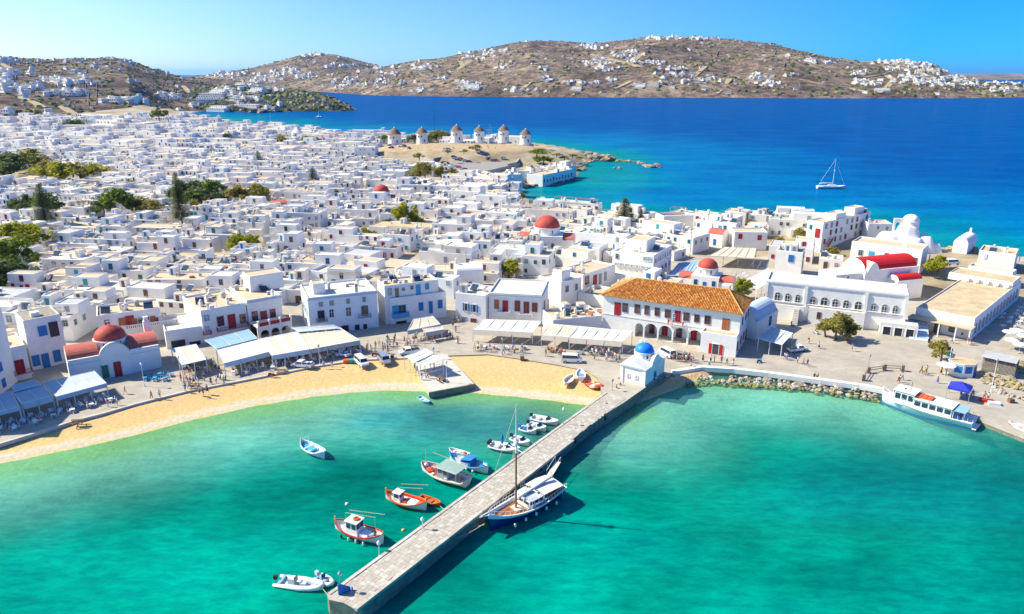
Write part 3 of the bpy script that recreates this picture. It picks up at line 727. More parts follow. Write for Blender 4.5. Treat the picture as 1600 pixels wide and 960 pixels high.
def roof_item(rr, root, x, y, z, sink=None):
    """small rooftop thing; into an MB (sink) for the joined far houses, otherwise a part"""
    k = rr.choice(['chimney', 'chimney', 'water_tank', 'solar_heater', 'air_conditioner', 'air_conditioner', 'aerial', 'stair_head', 'pallet_pile'])
    mb = MB()
    if k == 'chimney': mb.box(-.3, .3, -.3, .3, 0, 1.3, 'whitewash').box(-.38, .38, -.38, .38, 1.3, 1.42, 'roof_cream').box(-.2, .2, -.2, .2, 1.42, 1.75, 'whitewash_warm')
    elif k == 'water_tank': mb.lathe([(.55, .3), (.6, .4), (.6, 1.3), (.3, 1.5), (.01, 1.55)], 10, rr.choice(['steel', 'whitewash', 'roof_grey'])).box(-.5, .5, -.5, .5, 0, .3, 'concrete')
    elif k == 'solar_heater':
        mb.face([(-1, -.8, .25), (1, -.8, .25), (1, .7, 1.35), (-1, .7, 1.35)], 'glass').face([(-1, .7, 1.35), (1, .7, 1.35), (1, -.8, .18), (-1, -.8, .18)], 'grey_paint')
        mb.tube((-1, .85, 1.5), (1, .85, 1.5), .27, 'steel', 8).box(-.9, -.82, .5, .58, 0, 1.2, 'grey_paint').box(.82, .9, .5, .58, 0, 1.2, 'grey_paint')
    elif k == 'air_conditioner': mb.box(-.45, .45, -.2, .2, .15, .85, 'metal_white').box(-.3, .3, -.22, -.2, .2, .8, 'grey_paint').box(-.45, .45, -.15, .15, 0, .15, 'grey_paint')
    elif k == 'aerial': mb.box(-.03, .03, -.03, .03, 0, 2.6, 'grey_paint').box(-.6, .6, -.02, .02, 2.4, 2.45, 'grey_paint').box(-.4, .4, -.02, .02, 2.1, 2.14, 'grey_paint')
    elif k == 'stair_head': mb.box(-1, 1, -1.1, 1.1, 0, 2.1, 'whitewash', 'roof_cream').box(-.4, .4, -1.13, -1.1, 0, 1.8, rr.choice(['blue_paint', 'brown_wood', 'grey_paint']))
    else:
        for i in range(3): mb.box(-.8+.1*i, .7-.1*i, -.5, .5, .15*i+.02, .15*i+.13, rr.choice(['grey_wood', 'orange_wood', 'plaster_stone']))
    M = Matrix.Translation((x, y, z)) @ Matrix.Rotation(rr.uniform(-.3, .3), 4, 'Z')
    if sink is not None: sink.add(mb, M); return
    o = mb.build(k, root, (x, y, z), rr.uniform(-.3, .3))
    return o
def vault(mb, x0, x1, y0, y1, z, rise, m, end='whitewash', n=12, axis='x', over=.0):
    """barrel vault; axis x: runs along x"""
    ring = []
    if axis == 'x':
        c = (y0+y1)/2; r = (y1-y0)/2
        P = [(c-r*math.cos(PI*i/n), z+rise*math.sin(PI*i/n)) for i in range(n+1)]
        mb.rings([[(x0-over, a, b) for a, b in P], [(x1+over, a, b) for a, b in P]], m, False)
        mb.face([(x0+.01, a, b) for a, b in reversed(P)], end); mb.face([(x1-.01, a, b) for a, b in P], end)
    else:
        c = (x0+x1)/2; r = (x1-x0)/2
        P = [(c-r*math.cos(PI*i/n), z+rise*math.sin(PI*i/n)) for i in range(n+1)]
        mb.rings([[(a, y1+over, b) for a, b in P], [(a, y0-over, b) for a, b in P]], m, False)
        mb.face([(a, y0+.01, b) for a, b in P], end); mb.face([(a, y1-.01, b) for a, b in reversed(P)], end)
    return mb
def domed(root, c, r, z, drum, m, windows=6, ry=1):
    mb = MB(); mb.lathe([(r*1.0, z), (r*1.0, z+drum-.12), (r*1.07, z+drum-.1), (r*1.07, z+drum), (r*.98, z+drum+.02)], 20, 'whitewash', c)
    o = mb.build('drum', root)
    MB().dome(r, m, (c[0], c[1], z+drum), 24, 8, r*.86).build('dome', root, smooth=True)
    MB().box(c[0]-.06, c[0]+.06, c[1]-.06, c[1]+.06, z+drum+r*.84, z+drum+r*.84+1.3, 'whitewash').box(c[0]-.4, c[0]+.4, c[1]-.055, c[1]+.055, z+drum+r*.84+.75, z+drum+r*.84+.9, 'whitewash').build('cross', root)
    for i in range(windows):
        a = 2*PI*(i+.5)/windows
        add_win(root, 'open', .4, max(.5, drum*.5), 'blue', (c[0]+r*math.sin(a)*1.0, c[1]-r*math.cos(a)*1.0, z+drum*.25), a)
    return o
def arcade(x0, x1, z0, z1, y0, y1, arches, m, spring=None):
    """wall with round-arched openings: arches = (centre, half width, spring height)"""
    mb = MB(); xs = [x0]
    for c, hw, sp in arches:
        if c-hw > xs[-1]+.01: mb.box(xs[-1], c-hw, y0, y1, z0, z1, m)
        n = 10; P = [(c-hw*math.cos(PI*i/n), sp+hw*math.sin(PI*i/n)) for i in range(n+1)]
        for (a, b), (d, e) in zip(P, P[1:]):
            mb.face([(a, y0, b), (d, y0, e), (d, y0, z1), (a, y0, z1)], m)
            mb.face([(d, y1, e), (a, y1, b), (a, y1, z1), (d, y1, z1)], m)
            mb.face([(d, y0, e), (a, y0, b), (a, y1, b), (d, y1, e)], m)
            mb.face([(a, y0, z1), (d, y0, z1), (d, y1, z1), (a, y1, z1)], m)
        xs.append(c+hw)
    if xs[-1] < x1-.01: mb.box(xs[-1], x1, y0, y1, z0, z1, m)
    return mb
# ------------------------------------------------------------------ harbour-front buildings, left to right
b = Bld('harbour_house', 'low white house at the left edge with a red door above a colourful red balcony', (-45, 556), (40, 539), 7.3, 11, cat='house')
b.wins([(10, 566, 21, 584, 'w', 'brown'), (27, 562, 40, 583, 'd', 'red')]); b.balcony(4, 592, 52, 583, 1.0, 'red_paint'); b.clutter(5, 3)
o = MB()
for i, c in enumerate(['cloth orange', 'cloth blue', 'cloth yellow', 'cloth green', 'cloth red']):
    o.box(3.2+i*.75, 3.8+i*.75, -1.12, -1.06, 3.4, 4.2, c)
b = Bld('tall_house', 'tall three storey white house with mottled flat roof, blue shutters and corner loggia', (35, 502), (94, 491), 11.2, 8.5, roof='roof_mottled', par=.12)
b.wins([(62, 510, 74, 524, 's', 'blue'), (79, 501, 94, 526, 'open', 'blue'), (53, 555, 63, 571, 's', 'blue'), (69, 552, 79, 575, 'd', 'blue'), (86, 547, 96, 564, 's', 'blue')])
b.balcony(60, 594, 112, 578, 2.2, 'whitewash', solid=True, rh=.9)
MB().box(2, 3.6, 2, 3.4, 11.1, 12, 'whitewash').build('chimney', b.root)

b = Bld('tall_house', 'tall plain harbour house standing just beyond the left edge', (-113, 119), (-99.5, 121), 16, 20, world=True); b.wins([])
for i in range(3):
    for z in (1, 4.4, 7.8, 11.2): add_win(b.root, 's', 1, 1.6, 'blue', (2.2+i*4.2, 0, z), 0); add_win(b.root, 's', 1, 1.6, 'blue', (b.L, 3+i*6, z), PI/2)
# domed chapel with salmon vaults
def red_chapel():
    A = G(112, 602, ZQ); B = G(254, 574, ZQ)
    b = Bld('domed_church', 'white church with red dome between two salmon barrel vaults and a curved gable', (A.x, A.y), (B.x, B.y), 4.6, 8.5, world=True, cat='church', flat=False)
    L = b.L; r = b.root
    x0, x1 = L*.34, L*.66
    SW, CW_ = 4.9, 5.5
    m = MB().box(0, x0, 0, 8, -3, SW, 'whitewash').box(x1, L, 0, 8, -3, SW, 'whitewash').box(x0, x1, -.25, 8.4, -3, CW_, 'whitewash')
    m.build('wall', r)
    g = MB(); P = [(x0+.02, CW_), (x1-.02, CW_)]+[(lerp(x1-.02, x0+.02, i/12), CW_+1.9*math.sin(PI*i/12)**.8) for i in range(1, 12)]
    g.extr(P, -.24, 1.0, 'whitewash').build('curved_gable', r)
    g2 = MB(); Q = [(lerp(x0, x1, i/14), CW_+.02+1.9*max(0, math.sin(PI*i/14))**.8) for i in range(15)]
    g2.rings([[(a, -.32, c) for a, c in Q], [(a, -.32, c+.2) for a, c in Q], [(a, -.1, c+.2) for a, c in Q]], 'grey_paint', False).build('gable_moulding', r)
    for a, c in ((.02, x0-.02), (x1+.02, L-.02)):
        vault(MB(), a, c, .5, 7.8, SW, 2.1, 'vault_red').build('barrel_vault', r, smooth=False)
        MB().box(a+.1, c-.1, .02, .4, SW, SW+.35, 'whitewash').box(a+.1, c-.1, -.06, .02, SW-.75, SW-.62, 'trim_grey').build('cornice', r)
    vault(MB(), x0+.3, x1-.3, 1.0, 8, CW_, 1.5, 'vault_red', axis='y').build('barrel_vault', r)
    domed(r, ((x0+x1)/2, 4.4, 0), 3.1, CW_, 1.9, 'dome_red')
    b.wins([(181, 566, 191, 587, 'd', 'red', 'F', .25), (162, 572, 171, 590, 'd', 'green', 'F', .25)])
    MB().face([(L+.02, -1, 0), (L+.02, 0, 0), (L+.02, 0, 0), (L+.02, 0, 0)], 'whitewash')
    bt = MB().box(L-1.5, L-.2, 8.05, 9, 3, 8.4, 'whitewash').box(L-1.3, L-.4, 8.1, 8.95, 8.4, 9.4, 'whitewash').build('bell_gable', r)
red_chapel()
b = Bld('terrace_house', 'white house behind the salmon vaulted church with orange and red shutters', (150, 494), (250, 481), 8.0, 9)
b.wins([(187, 497, 196, 508, 's', 'orange'), (199, 494, 211, 512, 'd', 'red'), (217, 496, 235, 510, 'os', 'orange'), (243, 497, 248, 506, 's', 'red'), (165, 501, 172, 511, 's', 'brown')])
b.clutter(5, 9)
m = MB(); t = MB()
for i in range(26): m.box(6+i*.42, 6.2+i*.42, -1.5, -1.3, 4.2, 5.0, 'whitewash')
m.box(5.8, 17, -1.55, -1.25, 5.0, 5.15, 'whitewash').build('balustrade', b.root)
b = Bld('shop_building', 'low white shop with wide flat terrace roof right of the salmon church', (257, 518), (318, 509), 4.4, 13, roof='roof_white')
b.wins([(268, 531, 291, 543, 'open', 'orange'), (297, 533, 314, 541, 'open', 'blue')])
b = Bld('harbour_house', 'white harbour house with three red windows over a long red balcony', (313, 486), (384, 473), 8.2, 15)
b.wins([(320, 493, 327, 501, 'p', 'grey'), (341, 495, 350, 509, 'w', 'red'), (358, 492, 369, 512, 'd', 'red'), (376, 491, 384, 504, 'w', 'red'), (321, 510, 328, 519, 'p', 'white')])
b.balcony(341, 519, 389, 511, 1.0, 'red_paint'); b.balcony(319, 525, 331, 523, .6, 'red_paint'); b.clutter(9, 5)
b.box('parapet_pier', 2.2, 3.2, -.02, .4, 8.1, 9.0, 'whitewash')
b = Bld('harbour_house', 'white harbour house with brown red windows behind the arcaded terrace', (385, 470), (439, 461), 8.8, 15, cornice='trim_grey')
b.wins([(395, 487, 403, 501, 'w', 'red'), (409, 487, 418, 505, 'd', 'brown'), (423, 483, 431, 497, 'w', 'red')]); b.clutter(3, 15)
b.upper(b.L-5, b.L+3.5, 8, 14, 3.6); 
b = Bld('arcaded_terrace', 'white terrace with three arches, red rails and white pillars', (402, 512), (456, 501), 3.6, 5.0, flat=False, cat='terrace')
L = b.L
arcade(0, L, -2, 3.6, 0, .4, [(L*.2, L*.12, 1.6), (L*.5, L*.12, 1.6), (L*.8, L*.12, 1.6)], 'whitewash').build('arcade', b.root)
b.box('floor', 0, L, .4, 5, 3.3, 3.6, 'whitewash', 'roof_white'); b.box('back_wall', 0, L, 4.6, 5, -2, 3.3, 'opening_shade')  # back wall painted near-black as the shade under the arches
for i in range(4):
    x = .15+i*(L-.5)/3; b.box('pillar', x, x+.4, 0, .4, 3.61, 5.0, 'whitewash')
    if i < 3: b.box('railing', x+.4, x+(L-.5)/3, .12, .22, 3.61, 4.5, 'red_paint')
b = Bld('harbour_mansion', 'large grey white mansion with tall windows, small attic vents and grey cornice', (480, 466), (589, 454), 9.6, 13, wall='whitewash_cool', roof='roof_white', cornice='trim_grey')
b.wins([(499, 473, 504, 479, 's', 'grey'), (516, 471, 521, 477, 's', 'grey'), (542, 468, 546, 474, 's', 'grey'), (567, 465, 571, 471, 's', 'grey'),
        (498, 486, 507, 501, 'w', 'wood'), (515, 484, 522, 496, 'w', 'white'), (541, 481, 549, 494, 'w', 'white'), (566, 478, 575, 493, 'w', 'wood'),
        (534, 508, 545, 518, 'open', 'blue'), (555, 507, 562, 518, 'open', 'blue'), (568, 506, 574, 517, 'open', 'blue')])
b.balcony(495, 506, 512, 503, .8, 'grey_paint'); b.balcony(561, 499, 580, 496, .8, 'grey_paint'); b.clutter(4, 21)
b.box('chimney', b.L*.69, b.L*.69+.7, .8, 1.5, 9.4, 11.6, 'roof_grey')
b.upper(2, 5, 4, 8, 2.2)
for z in range(3): add_win(b.root, 'p', 1.2, 2.2, 'white', (0, 2.5+z*3.2, 4.2), -PI/2)
b = Bld('blue_shutter_house', 'white house with blue shutters, light blue balcony and an upper storey set back', (609, 467), (697, 456), 6.9, 7)
b.wins([(655, 473, 661, 485, 's', 'blue'), (671, 472, 676, 489, 'd', 'blue'), (685, 470, 691, 481, 's', 'blue'), (614, 478, 621, 489, 's', 'lblue'), (623, 477, 634, 488, 'w', 'teal'), (619, 501, 636, 512, 'open', 'blue')])
b.balcony(615, 498, 640, 494, 1.1, 'light_blue_paint', 'light_blue_paint', solid=True); b.clutter(2, 8)
add_win(b.root, 's', .8, 1.6, 'blue', (0, 3, 4.2), -PI/2)
b2 = Bld('upper_house', 'upper storey block with light blue doors behind the blue shuttered house', (600, 447), (685, 437), 10.2, 7, foot=True)
b2.wins([(607, 452, 612, 461, 'p', 'teal'), (618, 451, 623, 465, 'w', 'grey'), (629, 450, 632, 454, 'w', 'grey'), (642, 447, 645, 452, 'w', 'grey'), (651, 446, 657, 461, 'd', 'lblue'), (665, 444, 670, 452, 's', 'lblue')]); b2.clutter(9, 4)
b = Bld('blue_shutter_cottage', 'white two storey house with four bright blue open shutter leaves', (711, 457), (759, 462), 7.6, 9, roof='roof_white')
b.wins([(726, 474, 731, 486, 'os', 'blue'), (739, 476, 744, 488, 'os', 'blue'), (723, 496, 729, 513, 'd', 'grey'), (736, 499, 744, 510, 'w', 'red')]); b.clutter(3, 31)
b = Bld('harbour_mansion', 'cream white mansion with brown shutters and two small white balconies', (763, 457), (847, 461), 8.1, 14, wall='whitewash', roof='roof_white', cornice='trim_grey')
b.wins([(773, 469, 779, 482, 's', 'orange'), (786, 470, 793, 487, 'd', 'red'), (805, 471, 812, 486, 's', 'brown'), (819, 473, 826, 489, 'd', 'brown'), (832, 474, 839, 487, 's', 'brown'),
        (849, 472, 852, 484, 's', 'brown', 'R'), (855, 469, 858, 481, 's', 'brown', 'R'), (866, 466, 873, 484, 'd', 'red', 'R')])
b.balcony(776, 492, 797, 493, .9, 'whitewash', solid=True, rh=.8); b.balcony(811, 496, 831, 497, .9, 'whitewash', solid=True, rh=.8)
b = Bld('white_house', 'plain white house between the cream mansion and the red door house', (877, 441), (909, 433), 7.2, 9)
b.wins([(884, 447, 888, 456, 'w', 'grey'), (899, 444, 902, 453, 'w', 'grey')]); b.upper(1, 4.5, 1, 4.5, 2.6); b.clutter(3, 41)
b = Bld('red_door_house', 'white house with a red door and brown window left of the tiled roof', (911, 430), (962, 413), 6.6, 9)
b.wins([(914, 432, 920, 444, 'w', 'brown'), (927, 431, 932, 446, 'd', 'red'), (936, 429, 939, 443, 's', 'grey'), (944, 426, 947, 438, 's', 'grey')]); b.clutter(4, 43)
b = Bld('guest_house', 'large white guest house with a row of air conditioners above the tiled roof', (957, 392), (1022, 400), 9.2, 17, roof='roof_white')
b.wins([(962, 397, 966, 404, 'w', 'grey'), (1005, 402, 1017, 408, 'p', 'white')])
for i in range(7):
    x = 1+i*1.7; q = MB().box(x, x+1.0, -.55, -.05, 5.0, 5.9, 'metal_white').box(x+.15, x+.85, -.58, -.55, 5.1, 5.8, 'grey_paint').build('air_conditioner', b.root)
for i in range(7): add_win(b.root, 'p' if i % 2 else 'w', 1.2, 1.4, 'white', (b.L, 1.6+i*2.2, 6.6), PI/2)
for i in range(5): add_win(b.root, 'w', 1, 1.3, 'blue', (b.L, 2+i*3.2, 3.2), PI/2)
b.upper(2, 9, 5, 13, 3.0); b.clutter(4, 47)
b.box('terrace', -1, b.L+.5, -5.5, -.56, -2, 3.4, 'whitewash', 'roof_white')
FOOT.append([p.to_2d() for p in (b.loc(-1, -6, 0), b.loc(b.L+1, -6, 0), b.B, b.A)])

# ------------------------------------------------------------------ town hall
def town_hall():
    H = 9.4
    b = Bld('town_hall', 'long white town hall with orange tiled hipped roof and arcade of round arches', (943, 461), (1158, 490.5), H, 12, cat='town hall', flat=False)
    L, D, r = b.L, b.depth, b.root; UZ = 4.7
    xa = b.pix(990, 540)[0]; xb = b.pix(1093, 552)[0]
    MB().box(0, L, 0, D, UZ, H, 'whitewash').build('upper_wall', r)
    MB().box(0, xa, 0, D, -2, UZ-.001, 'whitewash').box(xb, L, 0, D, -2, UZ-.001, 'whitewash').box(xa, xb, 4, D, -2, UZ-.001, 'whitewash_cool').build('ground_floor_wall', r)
    ar = []
    for px, hw in ((996.5, 1.05), (1012.5, 1.55), (1033.5, 1.6), (1055, 1.6), (1076.5, 1.6)):
        ar.append((b.pix(px, 540)[0], hw, 2.3))
    ar[0] = (max(ar[0][0], xa+1.15), 1.0, 2.5)
    for i in range(1, 5): ar[i] = (max(ar[i][0], ar[i-1][0]+ar[i-1][1]+ar[i][1]+.35),)+ar[i][1:]
    ar_mb = arcade(xa, max(xb, ar[-1][0]+ar[-1][1]+.3), -2, UZ, 0, .55, ar, 'whitewash'); ar_mb.build('arcade', r, (0, -.004, -.002))
    MB().box(xa, xb, -.0, 4, -1, .02, 'pale_concrete').build('loggia_floor', r)
    MB().box(-.1, L+.1, -.1, -.005, UZ-.1, UZ+.12, 'whitewash').build('string_course', r)
    for i, x in enumerate([(c+ar[k+1][0])/2 for k, (c, _, _) in enumerate(ar[:-1])]):
        add_win(r, 'd' if i % 2 else 'w', 1.3, 2.3, 'red', (x+.6, 4, .1), 0)
    # right hand block with roof terrace
    x0 = b.pix(1096, 516, 'F', 3)[0]; x1 = b.pix(1147, 523, 'F', 3)[0]
    mb = MB(); rf = shell(mb, x0, x1+.8, -3.2, -.01, -2, 5.0, 'whitewash', .35); mb.build('front_block', r); MB().face(rf, 'roof_sand').build('terrace_roof', r)
    b.win(1112, 538, 1122, 556, 'os', 'bright', 'F', 3.2)
    W = [(960, 473, 969, 492, 'd', 'red'), (973, 475, 980, 487, 'w', 'brown'), (992, 477, 999, 489, 'w', 'brown'), (1007, 479, 1014, 491, 'w', 'brown'), (1023, 482, 1030, 493, 'w', 'brown'),
         (1039, 484, 1047, 496, 'w', 'brown'), (1054, 487, 1062, 502, 'd', 'red'), (1068, 489, 1076, 501, 'w', 'brown'), (1085, 492, 1092, 503, 'w', 'brown'), (1101, 494, 1109, 506, 'w', 'brown'), (1128, 499, 1138, 517, 'd', 'orange')]
    b.wins(W)
    for y, z, k in ((3, 6, 'w'), (7, 6, 'w'), (10, 6, 'w'), (3, 1.4, 's'), (6.5, 1.4, 's'), (10, .1, 'd')):
        add_win(r, k, 1.0, 1.6 if k != 'd' else 2.3, 'bright' if z < 2 else 'brown', (L, y, z), PI/2)
    for y in (-2.0,): add_win(r, 's', 1.0, 1.8, 'bright', (x1+.8, y, 1.4), PI/2)
    b.balcony(1043, 507, 1066, 511, .9, 'red_paint'); 
    # tiled hip roof: pan boards plus rows of half-round tiles with joints
    e = .55; RI = 3.5; hipx = D*.55
    P = {'a': (-e, -e, H), 'b': (L+e, -e, H), 'c': (L+e, D+e, H), 'd': (-e, D+e, H), 'r0': (hipx*.95, D/2, H+RI), 'r1': (L-hipx*.62, D/2, H+RI)}
    MB().face([P['a'], P['b'], P['r1'], P['r0']], 'terracotta_dark').face([P['c'], P['d'], P['r0'], P['r1']], 'terracotta_dark').face([P['d'], P['a'], P['r0']], 'terracotta_dark').face([P['b'], P['c'], P['r1']], 'terracotta_dark')\
        .face([(-e, -e, H-.02), (-e, D+e, H-.02), (L+e, D+e, H-.02), (L+e, -e, H-.02)], 'whitewash').build('roof', r)
    tl = MB(); rr = random.Random(4)
    def plane(o, ux, uy, poly, lu):
        """rows of tiles up a slope; poly: clip test in slope coordinates"""
        nr = 13; uyl = uy.length; uyn = uy.normalized(); uxn = ux.normalized(); nn = uxn.cross(uyn)
        w_ = .36; n = int(lu/w_)
        for i in range(n):
            for j in range(nr):
                s0 = (i+.5)*w_; t0 = j/nr
                if not poly(s0, t0+.5/nr): continue
                c = o+uxn*s0; ta = uyn*(uyl*t0); tb = uyn*(uyl*min(1, t0+1.12/nr)); dz = .03*rr.random()
                m_ = rr.choice(['terracotta', 'terracotta', 'terracotta_pale', 'terracotta_dark'])
                A0 = [c+ta+uxn*(-.15)+nn*.01, c+ta+uxn*(-.07)+nn*(.14+dz), c+ta+uxn*.07+nn*(.14+dz), c+ta+uxn*.15+nn*.01]
                B0 = [c+tb+uxn*(-.12)+nn*.005, c+tb+uxn*(-.05)+nn*(.085+dz), c+tb+uxn*.05+nn*(.085+dz), c+tb+uxn*.12+nn*.005]
                tl.rings([A0, B0], m_, False); tl.face(A0, m_)
    V = {k: Vector(v) for k, v in P.items()}
    fr0 = (V['r0'].x+e)/(L+2*e); fr1 = (V['r1'].x+e)/(L+2*e); LL = L+2*e
    up = Vector((0, D/2+e, RI))
    plane(V['a'], Vector((1, 0, 0)), up, lambda s, t: s > fr0*LL*t+.05 and s < LL-(1-fr1)*LL*t-.05, LL)
    plane(V['c'], Vector((-1, 0, 0)), Vector((0, -(D/2+e), RI)), lambda s, t: s > (1-fr1)*LL*t and s < LL-fr0*LL*t, LL)
    WW = D+2*e
    plane(V['b'], Vector((0, 1, 0)), Vector((V['r1'].x-V['b'].x, 0, RI)), lambda s, t: WW/2*t+.05 < s < WW-WW/2*t-.05, WW)
    plane(V['d'], Vector((0, -1, 0)), Vector((V['r0'].x-V['d'].x, 0, RI)), lambda s, t: WW/2*t+.05 < s < WW-WW/2*t-.05, WW)
    tl.build('roof_tiles', r, kind='stuff')
    for p, q in (('a', 'r0'), ('b', 'r1'), ('c', 'r1'), ('d', 'r0'), ('r0', 'r1')): MB().tube(V[p]+Vector((0, 0, .06)), V[q]+Vector((0, 0, .06)), .16, 'terracotta_pale', 6).build('ridge_tiles', r)
    MB().box(L-6.2, L-4.4, D*.62, D*.62+2, H+.5, H+4.0, 'whitewash').build('chimney', r)
    MB().box(-.06, L+.06, -e-.12, -e+.02, H-.12, H+.06, 'roof_mottled').build('gutter', r)
    # flag
    f = b.pix(1052, 504, 'F', 1.1); q = b.loc(f[0], -1.1, f[2])
    t = empty('greek_flag', q, b.rz, 'blue and white striped flag on a slanting pole at the town hall balcony', 'flag')
    MB().tube((0, 0, 0), (0, -.9, 2.6), .04, 'metal_white').build('pole', t)
    fl = MB()
    for i in range(9): fl.box(-.05+.01*(i % 2), .05, -.9+.1*i*0-.03, -.78, 2.3-.22*i-.2, 2.3-.22*i, 'canvas_white' if i % 2 else 'light_blue_paint')
    for i in range(9): fl.box(.05, .55+.05*math.sin(i), -.86+.05*math.sin(i*1.1), -.83+.05*math.sin(i*1.1), 2.3-.22*i-.2, 2.3-.22*i, 'canvas_white' if i % 2 else 'blue_paint')
    fl.build('cloth', t)
    return b
TH = town_hall()

# barrel vaulted building right of the town hall
b = Bld('vaulted_church', 'pale blue grey barrel vaulted church tucked behind the town hall right end', (1184, 503), (1216, 485), 4.6, 6.5, cat='church', flat=False, wall='whitewash')
MB().box(0, b.L, 0, 6.5, -2, 4.6, 'whitewash').build('wall', b.root)
vault(MB(), .1, b.L-.1, .5, 6.1, 4.6, 2.8, 'vault_blue').build('barrel_vault', b.root, smooth=False)
MB().face([(0, 0, 4.62), (b.L, 0, 4.62), (b.L, .9, 5.6), (0, .9, 5.6)], 'vault_blue').build('side_roof', b.root)
b.win(1201, 496, 1204, 508, 'w', 'blue')
# customs / museum building with arched windows
b = Bld('museum', 'long white neoclassical building with eleven arched windows on the plaza', (1198, 437), (1421, 460), 10.0, 9.5, roof='roof_white', cat='public building', cap='whitewash', cornice='trim_grey')
for q in [(1210, 457, 1218, 471), (1226, 459, 1233, 473), (1242, 461, 1249, 475), (1265, 464, 1273, 478), (1281, 465, 1291, 484), (1300, 468, 1308, 481), (1317, 470, 1325, 483), (1334, 471, 1344, 491), (1360, 474, 1367, 489), (1377, 476, 1384, 491), (1394, 478, 1401, 493)]:
    b.win(*q, 'arch', 'roof_grey')
for px in (1257, 1352):
    x = b.pix(px, 480)[0]; b.box('pilaster', x-.35, x+.35, -.3, -.005, -1, 9.2, 'whitewash')
for x in (-.01, b.L-.6): b.box('pilaster', x, x+.6, -.3, -.005, -1, 9.2, 'whitewash')
x0 = b.pix(1262, 500)[0]; x1 = b.pix(1350, 500)[0]
b.box('plinth', x0, x1, -1.4, -.31, -1, 4.3, 'whitewash', 'roof_white'); b.box('plinth', 0.6, x0-1.2, -.9, -.31, -1, 4.0, 'whitewash', 'roof_white')
b.box('string_course', 0, b.L, -.25, -.006, 4.5, 4.75, 'whitewash')
b.win(1240, 484, 1248, 496, 'open', 'red'); add_win(b.root, 'w', .9, 1.6, 'wood', (x0+2.5, -1.4, 1.6), 0); add_win(b.root, 'w', .9, 1.6, 'wood', (x0+8.5, -1.4, 1.6), 0)
st = MB()
for i in range(12): st.box(x0-3.6+i*.01, x0-2.2, -6+i*.38, -.91, -.5+i*.3, -.2+i*.33, 'pale_concrete')
st.build('stairway', b.root)
xs_ = b.pix(1372, 520)[0]; b.box('shop_annex', xs_, xs_+8.2, -3.0, -.31, -1, 3.1, 'whitewash', 'roof_white')
for i in range(3): add_win(b.root, 'open', 1.7, 2.1, 'blue', (xs_+1.6+i*2.5, -3.0, .1), 0)
MUS = b
# stairs at the museum's right end
q = b.B+b.u*1.2
t = empty('stone_stairs', q-b.n*4, b.rz, 'flight of blue white steps climbing between the museum and the long flat building', 'stairs')
for i in range(14): MB().box(0, 4.2, i*.75, i*.75+.8, -.5, .15+i*.2, 'vault_blue' if i % 2 else 'whitewash_cool').build('step', t)
FOOT.append([v.to_2d() for v in (q-b.n*5, q+b.u*4.5-b.n*5, q+b.u*4.5+b.n*8, q+b.n*8)])

# red vaulted church behind the museum
ZR = 3.2
b = Bld('red_vault_church', 'white church with bright red barrel roof behind the museum', (1352, 427), (1436, 419), 5.6, 9, base=ZR, cat='church', flat=False)
L = b.L
MB().box(0, L, 0, 9, -3, 5.6, 'whitewash').box(0, L, -.02, .3, 5.6, 6.2, 'whitewash').box(0, .3, .3, 9, 5.6, 6.6, 'whitewash').box(L-.3, L, .3, 9, 5.6, 6.6, 'whitewash').build('wall', b.root)
vault(MB(), .3, L-.3, .4, 8.8, 5.6, 3.3, 'bright_red').build('barrel_roof', b.root)
g = MB(); P = [(.3+4.6*(i/12), 5.6+2.9*math.sin(PI*i/12)) for i in range(13)]; g.extr(P, -.3, 3.0, 'whitewash').build('gable', b.root)
b.box('side_room', L*.42, L*.9, -4, -.03, -3, 3.6, 'whitewash'); vault(MB(), L*.44, L*.88, -3.8, -.1, 3.6, 1.3, 'bright_red').build('small_barrel_roof', b.root)
b.box('side_room', -9, -.01, 1, 8, -3, 5.4, 'whitewash', 'roof_white'); FOOT.append([v.to_2d() for v in (b.loc(-9, 0, 0), b.A, b.C, b.loc(-9, 9, 0))])
b.win(1322, 432, 1325, 440, 'w', 'grey')
b = Bld('white_mansion', 'big plain white mansion with one light blue shutter in front of the lumpy white church', (1331, 377), (1442, 391), 7.6, 10, base=ZR, roof='roof_cream')
b.wins([(1341, 391, 1347, 399, 'w', 'grey'), (1357, 393, 1364, 403, 's', 'lblue'), (1382, 396, 1387, 404, 's', 'wood'), (1426, 403, 1432, 412, 'w', 'grey'), (1449, 401, 1452, 411, 'w', 'grey', 'R'), (1443, 410, 1446, 418, 'w', 'grey', 'R')])
b.box('bell_gable', b.L*.72, b.L*.72+1.2, -.02, .5, 7.5, 9.6, 'whitewash')
b = Bld('seaside_house', 'small white cube house left of the lumpy white church', (1357, 349), (1395, 350), 7.0, 8, base=ZR)
b.wins([(1370, 354, 1373, 358, 's', 'grey'), (1384, 355, 1387, 359, 's', 'grey'), (1376, 362, 1379, 367, 's', 'grey')]); b.clutter(2, 61)

